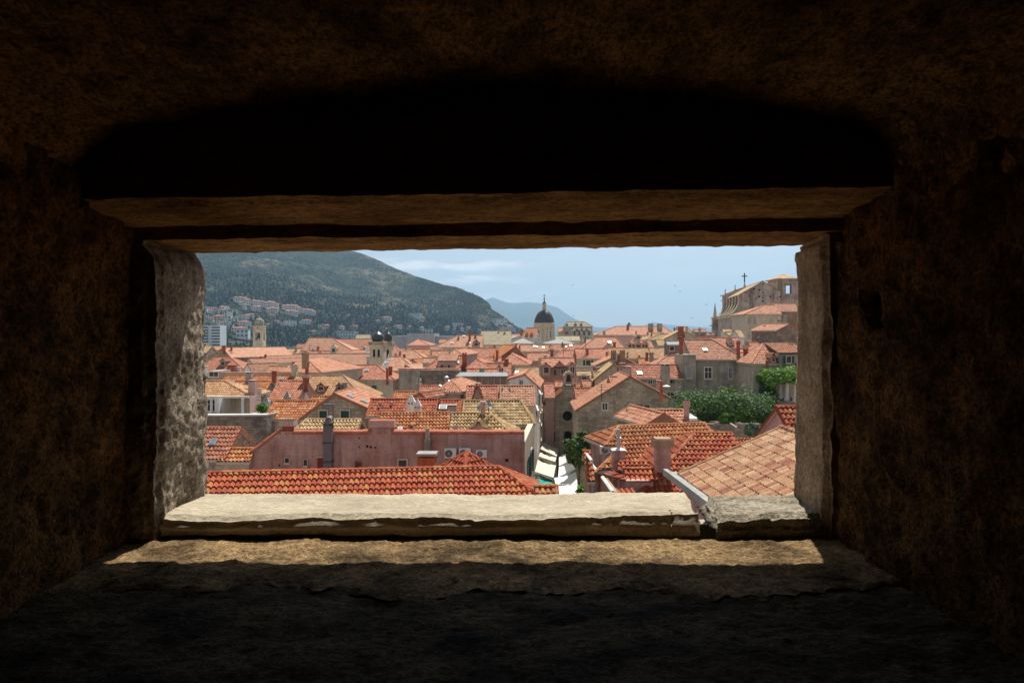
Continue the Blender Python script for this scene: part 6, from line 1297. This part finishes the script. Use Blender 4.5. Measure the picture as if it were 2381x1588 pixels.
# street awnings
def awning(label, pts, m, group, zs, skirt=.35):
    q = [PZ('G', x, y, z) for (x, y), z in zip(pts, zs)]
    c = sum(q, Vector()) / 4; ro = root('awning', (c.x, c.y, 3.5), label, 'awning', group)
    mb = MB(); n_ = 6
    for i in range(n_):
        a0, a1 = i / n_, (i + 1) / n_; f = lambda s_, t_: (q[0].lerp(q[1], t_)).lerp(q[3].lerp(q[2], t_), s_) - UZ * (.12 * math.sin(s_ * math.pi) + .03 * (i % 2))
        for j in range(6): mb.poly([f(a0, j / 6), f(a0, (j + 1) / 6), f(a1, (j + 1) / 6), f(a1, j / 6)], m)
    mb.build('canopy', ro, True)
    mb = MB(); mb.poly([q[3], q[2], q[2] - UZ * skirt, q[3] - UZ * skirt], m); mb.poly([q[0], q[3], q[3] - UZ * skirt, q[0] - UZ * .1], m); mb.build('valance', ro)
    mb = MB()
    for a, b in ((q[0], q[3]), (q[1], q[2]), (q[3], q[2])): mb.tube(a - UZ * .05, b - UZ * .05, .03, 'metal', 5)
    mb.tube(q[3], Vector((q[3].x, q[3].y, 3.5)), .035, 'metal', 5); mb.tube(q[2], Vector((q[2].x, q[2].y, 3.5)), .035, 'metal', 5); mb.build('frame', ro)
gl, gr_ = 'awnings along the left side of the street', 'awnings along the right side of the street'
Zl = (7.0, 7.0, 6.2, 6.2)
awning('cream awning nearest the street church, on the left side', [(215, 490), (265, 400), (470, 485), (435, 590)], 'tan_awning', gl, Zl)
awning('narrow beige awning with a brown edge, second from the church on the left', [(190, 590), (215, 537), (432, 602), (415, 665)], 'tan_awning', gl, Zl, .7)
awning('widest cream awning on the left side of the street', [(140, 800), (180, 640), (425, 710), (392, 880)], 'tan_awning', gl, Zl)
awning('teal green awning with a white upper strip at the bottom of the street', [(92, 968), (142, 848), (378, 925), (370, 1002)], 'green_awning', gl, (6.6, 6.6, 5.8, 5.8))
awning('white awning just below the orange tree, on the right side', [(645, 640), (570, 550), (470, 600), (470, 720)], 'white_awning', gr_, Zl)
awning('middle white awning on the right side of the street, partly shaded', [(692, 762), (628, 662), (470, 732), (458, 872)], 'white_awning', gr_, Zl)
awning('large white awning nearest the sill on the right side of the street', [(735, 1110), (702, 800), (402, 882), (470, 1120)], 'white_awning', gr_, Zl)
# street lantern
c = PZ('G', 180, 935, 7.0); t = root('street_lantern', tuple(c), 'black street lantern hanging before the teal awning', 'lantern')
mb = MB(); mb.lathe(c.x, c.y, [(.02, c.z + .55), (.3, c.z + .35), (.26, c.z + .3)], 'darkmetal', 6); mb.tube((c.x - 1.2, c.y, c.z + .6), (c.x, c.y, c.z + .6), .03, 'darkmetal', 5); mb.build('cap', t)
mb = MB(); mb.lathe(c.x, c.y, [(.25, c.z + .3), (.14, c.z - .35), (.02, c.z - .4)], 'whitemetal', 6); mb.build('lamp_glass', t)
for k, (p0, p1) in enumerate((((370, 955), (870, 870)), ((90, 990), (380, 960)))):
    mb = MB(); a, b = PZ('G', *p0, 7.6), PZ('G', *p1, 7.6)
    for i in range(8): f = lambda s_: a.lerp(b, s_) - UZ * (.5 * math.sin(s_ * math.pi)); mb.tube(f(i / 8), f((i + 1) / 8), .02, 'darkmetal', 4)
    tag(mb.build('overhead_cable'), ('black cable sagging across the white street awnings', 'black cable crossing below the teal awning')[k], 'cable')

# ------------------------------------------------------------------ vegetation
M['leaf'] = leaf_mat('bright_green_leaves', (.06, .14, .01), (.2, .36, .05), .9, .3)  # brighter green leaf colour, on sunny and shaded plants alike
M['leafd'] = leaf_mat('dark_leaves', (.028, .07, .013), (.10, .19, .045), 1.1, .2)
M['leafs'] = leaf_mat('silvery_leaves', (.03, .07, .03), (.22, .28, .19), 2.2, .15)
def leaves(mb, c, rad, n, size, m, shell=.45, flat=0.0, seed=1):
    r = np.random.default_rng(seed); c = np.array(tuple(c)); rad = np.array(rad)
    d = r.normal(size=(n, 3)); d /= np.linalg.norm(d, axis=1)[:, None]
    lump = 1 + .5 * fbm(d * 2.6 + seed, 3, seed); rr = (shell + (1 - shell) * r.uniform(0, 1, n) ** .5) * lump
    p = c + d * rad * rr[:, None]
    nn_ = d + r.normal(size=(n, 3)) * .7; nn_[:, 2] += .5; nn_ /= np.linalg.norm(nn_, axis=1)[:, None]
    a = np.cross(nn_, r.normal(size=(n, 3))); a /= np.linalg.norm(a, axis=1)[:, None]; b = np.cross(nn_, a); s = size * r.uniform(.6, 1.3, (n, 1))
    V = np.stack([p - a * s, p - b * s * .55, p + a * s, p + b * s * .55], 1).reshape(-1, 3); Fq = np.arange(4 * n).reshape(n, 4)
    mb.grid(V, Fq, V[:, :2].copy(), m)
def shrub(name, label, cat, r, x, y, rpx, Y, m, n=1500, size=.12, fruit=False, zbase=3.5, group=None, seed=1, lumps=None, depth=1.0):
    c = P(S(r, x, y), Y); sc = Y / F / K; t = root(name, (c.x, c.y, zbase), label, cat, group)
    mb = MB(); rad = (rpx[0] * sc, rpx[0] * sc * depth, rpx[1] * sc)
    leaves(mb, c, rad, n, size, m, .25, seed=seed)
    for k, (dx, dy, f) in enumerate(lumps or ()): leaves(mb, P(S(r, x + dx, y + dy), Y), tuple(q * f for q in rad), int(n * f), size, m, .3, seed=seed + k + 1)
    mb.build('crown', t)
    mb = MB(); mb.tube((c.x, c.y, zbase), (c.x, c.y, c.z), .12, 'bark', 7, .06)
    for k in range(5): a = k * 1.26; mb.tube((c.x, c.y, zbase + (c.z - zbase) * .6), (c.x + math.cos(a) * rad[0] * .6, c.y + math.sin(a) * rad[1] * .6, c.z + rad[2] * .3), .05, 'bark', 5, .02)
    mb.build('trunk', t)
    if fruit:
        rg = random.Random(4); mb = MB()
        for k in range(34):
            a, e = rg.uniform(3.3, 6.1), rg.uniform(-.8, 1.1); p = c + Vector((math.cos(a) * math.cos(e) * rad[0], math.sin(a) * math.cos(e) * rad[1], math.sin(e) * rad[2])) * rg.uniform(.95, 1.15)
            mb.lathe(p.x, p.y, [(.005, p.z - .07), (.06, p.z), (.005, p.z + .07)], 'orange_fruit', 6)
        o = mb.build('oranges', t); o['kind'] = 'stuff'
    return t
M['orange_fruit'] = plain('orange_blossoms', (.7, .22, .04), .6)
shrub('orange_tree', 'round leafy orange tree with orange fruit over the street awnings', 'tree', 'G', 745, 480, (165, 190), 66, 'leafd', 2600, .17, True, lumps=((60, -130, .5), (-95, 70, .55), (110, 20, .5), (-20, 160, .45)), seed=3)
shrub('bush', 'bright green bush at the bottom of the street beside the stone corner', 'bush', 'G', 808, 1045, (80, 75), 52, 'leaf', 1100, .13, lumps=((30, -40, .5), (-40, 40, .6)), seed=9)
shrub('shrub', 'little green plant growing on the roof edge of the stone gable house', 'plant', 'G', 1288, 160, (34, 24), 52, 'leaf', 160, .1, zbase=9, seed=12)
shrub('potted_shrub', 'yellow green shrub at the end of the loggia terrace', 'shrub', 'A', 880, 990, (70, 55), 62, 'leaf', 700, .12, zbase=ZC - 7.8, seed=14)
# pergola and garden on the right
Yp = 74
t = px_root('vine_pergola', 'D', 1850, Yp, 'pergola of stone columns covered by a thick bright green vine, at the right jamb', 'pergola')
mb = MB(); sc = Yp / F / K
for k, (x, y, rx, ry) in enumerate(((1950, 520, 180, 85), (1760, 540, 150, 85), (2100, 520, 160, 100), (1680, 600, 95, 110), (1850, 590, 200, 60))): leaves(mb, P(S('D', x, y), Yp), (rx * sc, 2.2, ry * sc), 2200, .16, 'leaf', .2, seed=30 + k)
mb.build('vine', t)
mb = MB()
for k, (x, y, rx, ry) in enumerate(((1650, 740, 75, 150), (1720, 800, 60, 120))): leaves(mb, P(S('D', x, y), Yp + .4), (rx * sc, 1.2, ry * sc), 1700, .16, 'leafd', .2, seed=40 + k)
mb.build('side_vine', t)
for x, y0, y1, Yq in ((1845, 660, 830, Yp - .2), (1937, 620, 862, Yp - 1.0), (1760, 680, 800, Yp + 1), (2050, 620, 880, Yp - 1.4)):
    p0, p1 = P(S('D', x, y1), Yq), P(S('D', x, y0), Yq); mb = MB(); mb.lathe(p0.x, Yq, [(.3, p0.z - .25), (.3, p0.z), (.22, p0.z + .1), (.19, p1.z)], 'palecap', 12); mb.build('column', t)
mb = MB(); a = P(S('D', 1600, 895), Yp - 1.5); b = P(S('D', 2200, 895), Yp - 1.5); mb.cuboid(a.x, b.x, Yp - 1.5, Yp + 4, 0, a.z, 'w_dark'); mb.build('plinth', t)
garden = [('laurel_bush', 'round dark bush under the vine pergola', 1700, 930, (95, 100), 70, 'leafd', 1500), ('climbing_shrub', 'silvery leaved shrub by the blue green boards', 760, 900, (120, 95), 68, 'leafs', 1700),
          ('climbing_shrub', 'silvery leaved shrub in the middle of the garden', 1000, 1010, (150, 110), 66, 'leafs', 2200), ('climbing_shrub', 'silvery leaved shrub right of the garden middle', 1270, 990, (150, 95), 67, 'leafs', 2200),
          ('climbing_shrub', 'silvery leaved shrub at the right side of the garden', 1490, 985, (130, 90), 68, 'leafs', 1900), ('young_tree', 'bright green young tree standing before the tall grey house', 1125, 815, (105, 95), 74, 'leaf', 1500),
          ('climbing_shrub', 'dark shrub hanging down at the right of the garden wall', 1640, 1110, (110, 100), 62, 'leafd', 1500), ('climbing_shrub', 'small shrub low beside the boarded rose gable', 1450, 1290, (90, 80), 55, 'leafs', 900),
          ('bush', 'dark bush behind the white parasol', 850, 1080, (120, 90), 63, 'leafd', 1500), ('bush', 'green bush left of the blue green boards, behind the small red roof', 500, 985, (65, 35), 60, 'leaf', 500),
          ('bush', 'deep green bush in the shade of the garden, left', 1130, 1140, (110, 70), 61, 'leaf', 900), ('bush', 'deep green bush in the shade of the garden, right', 1400, 1130, (130, 75), 62, 'leaf', 1100), ('hedge', 'low hedge along the foot of the tall grey house', 1300, 890, (330, 55), 75, 'leafd', 1900)]
for k, (nm, lb, x, y, rp, Yq, m, n_) in enumerate(garden): shrub(nm, lb, 'shrub' if 'shrub' in nm or 'bush' in nm else ('tree' if nm == 'young_tree' else 'hedge'), 'D', x, y, rp, Yq, m, n_, .13, seed=60 + k, lumps=((rp[0] * .6, -rp[1] * .4, .5), (-rp[0] * .6, rp[1] * .2, .5)), depth=.6, zbase=5.5)
mb = MB(); a = P(S('H', 850, 150), 60.5); b = P(S('H', 1560, 150), 60.5); mb.cuboid(a.x, b.x, 60.5, 61.2, 0, a.z, 'w_dark'); mb.cuboid(a.x, b.x + 8, 61.2, 76, 0, a.z - .25, 'w_dark'); tag(mb.build('garden_wall'), 'shaded dark stone garden wall under the shrubs', 'wall')
mb = MB(); p = P(S('H', 1165, 140), 60.3); q = P(S('H', 1250, 195), 59.5); mb.tube(p, q, .06, 'palecap', 6); tag(mb.build('wooden_pole'), 'pale slanting pole leaning against the garden wall', 'pole')
mb = MB()
for k in range(16): leaves(mb, P(S('D', 640 + k * 62, 905 + (k % 4) * 50), 63 + (k % 4) * 3), (2.6, 2.4, 1.3), 700, .14, ('leafd', 'leafs', 'leafd', 'leaf')[k % 4], .1, seed=200 + k)
o = mb.build('garden_greenery'); o['kind'] = 'stuff'; o['label'] = 'loose green foliage filling the terraced garden'
# parasol
Yq = 58; c = P(S('D', 700, 1120), Yq); t = root('parasol', (c.x, Yq, 6), 'white parasol peeking out beside the small red roof', 'parasol')
mb = MB(); r_ = 92 / K / F * Yq; zt, ze = P(S('D', 0, 1080), Yq).z, P(S('D', 0, 1138), Yq).z
mb.lathe(c.x - .5, Yq, [(.02, zt + .1), (r_ * .5, zt - .12), (r_, ze + .1), (r_, ze - .1)], 'white_awning', 8); mb.build('canopy', t)
mb = MB(); mb.tube((c.x - .5, Yq, 6), (c.x - .5, Yq, zt), .04, 'frame', 6); mb.build('pole', t)
t = root('wall_lamp', tuple(P(S('C', 1937, 690), 75)), 'small white lamp on the shaded grey facade', 'lamp'); c = P(S('C', 1937, 690), 75); mb = MB(); mb.lathe(c.x, c.y, [(.02, c.z + .12), (.45, c.z - .02), (.4, c.z - .1), (.02, c.z - .12)], 'whitemetal', 12); mb.build('shade', t); mb = MB(); mb.tube((c.x, c.y, c.z), (c.x, c.y + 1.5, c.z + .1), .04, 'darkmetal', 5); mb.build('arm', t)

# ------------------------------------------------------------------ far shore: hotel, villas, apartment blocks
t = px_root('hotel', '1', 190, 705, 'white modern hotel with stacked dark balconies at the left jamb', 'hotel'); Yh = 690
a, b = P(S('1', -20, 1095), Yh), P(S('1', 288, 1395), Yh)
mb = MB(); mb.cuboid(a.x, b.x, Yh + 1.5, Yh + 18, -2, a.z, 'w_white'); mb.build('wall', t)
for k in range(8):
    zt = a.z - (a.z - b.z) * (k / 7.6); mb = MB(); xx = P(S('1', 178, 0), Yh).x; mb.cuboid(xx, b.x + 1, Yh - 1.0, Yh + 1.45, zt - 1.5, zt, 'frame'); mb.cuboid(a.x, P(S('1', 130, 0), Yh).x, Yh - .4, Yh + 1.45, zt - 1.3, zt, 'frame'); o = mb.build('balcony', t)
    mb = MB(); mb.cuboid(xx, b.x + .6, Yh + 1.3, Yh + 1.46, zt - 4.6, zt - 1.5, 'glass'); mb.cuboid(a.x, P(S('1', 130, 0), Yh).x, Yh + 1.3, Yh + 1.46, zt - 4.6, zt - 1.3, 'glass'); mb.build('window_band', o)
def villa(label, r, x0, x1, yt, yb, roof='redfar', group=None, rows=2, wallm='w_white', nm='hillside_house', flat=False, yaw=None):
    g = hill_at(*S(r, (x0 + x1) / 2, yb)); Y = g.y; sc = Y / F / K; hw = (x1 - x0) * sc / 2; hgt = (yb - yt) * sc
    yw = random.uniform(-.5, .5) if yaw is None else yaw; u = Vector((math.cos(yw), math.sin(yw), 0)); v = Vector((u.y, -u.x, 0)); t = root(nm, tuple(g), label, 'house', group); CLEAR.append((g.x, g.y, hw))
    hy = hw * .7; zt = g.z + hgt * (1 if flat else .8)
    mb = MB(); mb.box(g, u, v, hw, hy, g.z - 14, zt, wallm); mb.build('wall', t)
    mb = MB()
    if flat: mb.box(g, u, v, hw + .4, hy + .4, zt, zt + .5, 'palecap')
    else: mb.box(g, u, v, hw + .7, hy + .7, zt, zt + .3, roof); mb.box(g, u, v, hw + .7, hy + .7, zt + .3, zt + .3 + max(1.2, hgt * .18), roof, hx1=hw * .4, hy1=.1)
    mb.build('roof', t)
    nc = max(2, int(hw * 2 / 5)); 
    for rr in range(rows):
        mb = MB(); z0 = g.z + (zt - g.z) * (rr + .35) / rows
        for k in range(nc): p = g + v * (hy + .05) + u * hw * ((k + .5) / nc * 2 - 1); mb.box(p, u, v, hw / nc * .5, .1, z0, z0 + (zt - g.z) / rows * .45, 'glass')
        mb.build('window_row', t)
    return t
ORD = ['leftmost', 'second', 'third', 'fourth', 'fifth', 'sixth', 'seventh', 'eighth', 'ninth', 'tenth', 'eleventh', 'twelfth', 'thirteenth', 'fourteenth']
def olab(label, i): return label.replace('@', ORD[i] + (' from the left' if i else ''))
def cluster(label, cols, r='1', roof='pink', group=None):
    for i, (x0, x1, yt, yb) in enumerate(sorted(cols, key=lambda c: c[0] + c[1])): villa(olab(label, i), r, x0, x1, yt, yb, roof, group, rows=max(2, int((yb - yt) / 28)), nm='apartment_block', yaw=random.uniform(-.2, .5))
cluster('white apartment block, @ in the first terraced hillside cluster', [(495, 560, 705, 775), (555, 615, 702, 790), (610, 665, 708, 800), (660, 722, 735, 815), (620, 665, 798, 880), (560, 610, 770, 820)], group='leftmost terraced apartment cluster')
cluster('white apartment block, @ in the second terraced hillside cluster', [(742, 800, 748, 810), (795, 855, 755, 830), (850, 905, 760, 835), (900, 960, 770, 850), (955, 1015, 760, 850), (1010, 1065, 768, 870), (1060, 1105, 795, 880), (740, 800, 828, 890), (800, 862, 830, 900), (935, 995, 858, 925), (990, 1050, 845, 920), (1045, 1098, 850, 945)], group='second terraced apartment cluster')
cluster('white apartment block, @ in the third terraced hillside cluster', [(1152, 1205, 815, 880), (1200, 1260, 812, 885), (1255, 1315, 808, 890), (1310, 1370, 815, 905), (1360, 1412, 842, 930), (1205, 1262, 885, 950), (1262, 1325, 885, 960), (1320, 1360, 900, 975)], group='third terraced apartment cluster')
cluster('white apartment block, @ in the small last hillside cluster', [(1420, 1475, 865, 925), (1470, 1530, 870, 945), (1525, 1575, 875, 955), (1565, 1610, 895, 975)], group='rightmost terraced apartment cluster')
G_ = 'villas scattered on the hillside'
for lb, args in (('pale villa, @ among those low on the left hillside', [(75, 130, 860, 930, 'w_white', True), (120, 190, 850, 925, 'w_white', True), (185, 255, 850, 900, 'w_white', False), (300, 370, 830, 905, 'w_white', False), (365, 425, 838, 895, 'w_white', True), (430, 535, 885, 950, 'w_white', True), (345, 440, 915, 985, 'w_white', True), (360, 460, 975, 1050, 'w_white', True), (450, 545, 1000, 1065, 'w_white', True), (215, 300, 900, 950, 'w_white', True), (545, 610, 950, 1000, 'w_white', True), (315, 375, 1000, 1085, 'w_cream', True), (70, 120, 915, 960, 'w_white', True)]),
                 ('villa, @ among those behind the clock tower', [(230, 345, 955, 1030, 'w_cream', False), (630, 700, 945, 1010, 'w_white', False), (690, 765, 935, 1000, 'w_white', False), (555, 715, 1035, 1115, 'w_white', False), (480, 650, 1115, 1200, 'w_white', False), (540, 700, 1150, 1270, 'w_white', True), (975, 1050, 945, 1000, 'w_cream', False), (1055, 1110, 1028, 1075, 'w_white', False), (1130, 1200, 1045, 1110, 'w_white', True), (1200, 1335, 1035, 1090, 'w_white', True), (920, 975, 1078, 1105, 'w_cream', False)]),
                 ('small villa among trees, @ on the middle shore', [(1395, 1450, 1040, 1075, 'w_white', True), (1435, 1550, 1015, 1070, 'w_white', False), (1645, 1700, 1088, 1120, 'w_white', True), (1720, 1795, 1085, 1135, 'w_cream', False), (1548, 1610, 1165, 1210, 'w_white', False), (1700, 1740, 1130, 1200, 'w_cream', False), (1930, 2000, 1105, 1150, 'w_white', False), (2105, 2190, 1095, 1140, 'w_cream', False), (2045, 2080, 950, 970, 'w_white', False), (1930, 2170, 1185, 1265, 'w_white', True)])):
    for i, (x0, x1, yt, yb, wm, fl) in enumerate(sorted(args, key=lambda c: c[0] + c[1])): villa(olab(lb, i), '1', x0, x1, yt, yb, 'redfar' if wm != 'x' else 'pink', lb.replace('@', 'all'), wallm=wm, flat=fl)
for lb, args in (('small shore villa, @ right of the twin domes', [(295, 410, 975, 1030, False), (205, 255, 1020, 1055, False), (460, 560, 1095, 1130, False), (640, 690, 1105, 1145, False), (320, 380, 1135, 1165, False), (800, 850, 1112, 1190, False), (855, 970, 1150, 1205, True)]),
                 ('small shore villa, @ below the dark middle wood', [(680, 820, 935, 975, True), (825, 870, 985, 1010, False), (1150, 1210, 1105, 1160, False), (1255, 1290, 1125, 1160, True), (1350, 1400, 1125, 1170, False), (1435, 1490, 1110, 1150, False), (1245, 1385, 1065, 1100, True), (1595, 1635, 1150, 1175, True)]),
                 ('pale building, @ on the rocky headland', [(1780, 1860, 1010, 1075, True), (1860, 1940, 1005, 1070, True), (1950, 1995, 1000, 1090, True), (2000, 2065, 1095, 1160, False), (2060, 2110, 1130, 1180, True)])):
    for i, (x0, x1, yt, yb, fl) in enumerate(sorted(args, key=lambda c: c[0] + c[1])): villa(olab(lb, i), '2', x0, x1, yt, yb, 'redfar', lb.replace('@', '').replace(' ,', ''), flat=fl)
for lb, args in (('small white house, @ in the upper row at the left jamb', [(90, 140, 835, 880, True), (150, 200, 880, 930, False), (250, 300, 870, 910, True), (265, 320, 905, 950, True), (330, 380, 880, 925, False), (385, 435, 870, 915, True), (420, 470, 930, 975, True), (480, 530, 925, 970, True), (500, 548, 965, 1010, True), (590, 640, 960, 1000, False)]),
                 ('small white house, @ in the lower row above the hotel', [(95, 150, 960, 1010, True), (150, 215, 985, 1040, False), (230, 290, 1035, 1085, True), (300, 350, 1050, 1110, False), (380, 440, 1050, 1100, True), (430, 490, 1080, 1130, True), (600, 660, 1000, 1040, True), (655, 715, 1050, 1100, False)])):
    for i, (x0, x1, yt, yb, fl) in enumerate(sorted(args, key=lambda c: c[0] + c[1])): villa(olab(lb, i), '1', x0, x1, yt, yb, 'redfar', lb.replace('@', 'all'), flat=fl)
# the old town goes on beyond both sides of the opening
mb = MB(); tr = random.Random(21)
for side in (-1, 1):
    for row in range(13):
        Yr_ = 24 + row * 13 + row * row * .55
        for k in range(4):
            w_, d_ = tr.uniform(5, 7.5), tr.uniform(4.5, 6); X0 = side * ((.455 if side < 0 else .415) * (Yr_ + d_) + 11 + k * 15 + tr.uniform(0, 3)); hz_ = ZC - 7.5 - tr.uniform(0, 2.5); A_ = Vector((X0 - w_, Yr_ + tr.uniform(-3, 3), hz_ + 2.6)); B_ = A_ + UX * 2 * w_
            rm = tr.choice(['redfar', 'salmon', 'orange', 'pink', 'tan'])
            for sg in (-1, 1):
                us = Vector((0, sg * d_, -d_ * .5)); L_ = us.length; us.normalize(); tiles(mb, A_, UX, us, 0, 2 * w_, 0, 2 * w_, L_, 2 if Yr_ < 60 else 0, rm)
            wm = tr.choice(['w_cream', 'w_stone', 'w_rose', 'w_grey']); yl, zl = d_ - .3, A_.z - (d_ - .3) * .5 - .1
            mb.prism([Vector((A_.x + .2, A_.y - yl, 0)), Vector((A_.x + .2, A_.y + yl, 0)), Vector((A_.x + .2, A_.y + yl, zl)), Vector((A_.x + .2, A_.y, A_.z - .1)), Vector((A_.x + .2, A_.y - yl, zl))], (2 * w_ - .4, 0, 0), wm)
o = mb.build('further_rooftops'); o['kind'] = 'stuff'; o['label'] = 'further tiled rooftops of the old town beyond the sides of the opening'
# harbour wall and boats
mb = MB(); mb.cuboid(P(S('A', 560, 0), 735).x, P(S('A', 1500, 0), 735).x, 735, 742, -3, P(S('A', 0, 160), 735).z, 'quaystone'); tag(mb.build('breakwater'), 'low grey stone breakwater beyond the clock tower', 'breakwater')
for k, (x, y, w_) in enumerate(((1010, 258, 44), (1035, 268, 40), (975, 262, 30))):
    c = PZ('A', x, y, -1.6); hw = w_ / K / F * c.y / 2; t = root('moored_boat', (c.x, c.y, -2), ('white motor boat moored in the gap right of the clock tower', 'second white boat moored nearer in the same gap', 'small pale boat moored closest to the clock tower')[k], 'boat')
    mb = MB(); mb.prism([Vector((c.x - hw, c.y, -.6)), Vector((c.x + hw * 1.2, c.y, -.4)), Vector((c.x + hw * .8, c.y, -2.2)), Vector((c.x - hw * .8, c.y, -2.2))], (0, 2.4, 0), 'frame'); mb.build('hull', t)
    mb = MB(); mb.cuboid(c.x - hw * .5, c.x + hw * .4, c.y + .4, c.y + 2, -.55, .7, 'whitemetal'); mb.build('cabin', t)
# antennas and a few birds
for k, (r, x, yt, yb, Y) in enumerate((('A', 455, 215, 305, 178), ('C', 832, 20, 190, 119), ('C', 528, 130, 300, 125), ('B', 1590, 560, 690, 70), ('A', 872, 810, 950, 64), ('C', 1048, 672, 820, 67))):
    a = P(S(r, x, yb), Y); zt = P(S(r, x, yt), Y).z; mb = MB(); mb.tube((a.x, Y, a.z - .5), (a.x, Y, zt), .03 + Y * .0002, 'darkmetal', 4)
    for q in (0, .25, .5): mb.tube((a.x - .5, Y, zt - q), (a.x + .5, Y, zt - q), .02 + Y * .0001, 'darkmetal', 4)
    tag(mb.build('roof_antenna'), ('thin roof antenna near the small attic window', 'tall thin antenna left of the balcony house', 'thin antenna over the dusky red slope', 'dark antenna before the glazed veranda', 'thin antenna beside the loggia shrub', 'fine antenna on the big salmon slope')[k], 'antenna')
for k, (r, x, y) in enumerate((('4', 410, 557), ('4', 838, 816), ('4', 640, 997), ('3', 1008, 550), ('3', 1022, 967), ('4', 475, 636))):
    c = P(S(r, x, y), 120); mb = MB(); w_ = .26
    mb.lathe(c.x, c.y, [(.01, c.z - .06), (.05, c.z), (.01, c.z + .06)], 'darkmetal', 6)
    for sx in (-1, 1): mb.prism([c, c + Vector((sx * .14, 0, .08)), c + Vector((sx * w_, .05, .02)), c + Vector((sx * .12, .06, .03))], (0, .1, .01), 'darkmetal')
    tag(mb.build('flying_bird'), ('tiny dark swift in the sky, ' + ORD[(2, 5, 4, 0, 1, 3)[k]] + (' from the left' if (2, 5, 4, 0, 1, 3)[k] else '')), 'bird', 'swifts in the sky')

fo = forest('hillside_forest', 60000, (0.005, .98), 5, 'wood'); fo['label'] = 'dark pines, cypresses and scrub covering the hillside above the bay'
# ------------------------------------------------------------------ haze
hz = MB(); hz.cuboid(-4400, 4400, -60, 12400, -4, 720, 'rockL')
hm = bpy.data.materials.new('thin_air_haze'); hm.use_nodes = True; nn, ll = hm.node_tree.nodes, hm.node_tree.links; nn.clear()
ho = nn.new('ShaderNodeOutputMaterial'); pv = nn.new('ShaderNodeVolumePrincipled'); pv.inputs['Color'].default_value = (.43, .70, 1.0, 1); pv.inputs['Density'].default_value = 1.15e-4; pv.inputs['Anisotropy'].default_value = 0.5
ll.new(pv.outputs[0], ho.inputs['Volume']); M['haze'] = hm; hz.mats = ['haze']
ob = hz.build('haze'); ob['kind'] = 'stuff'
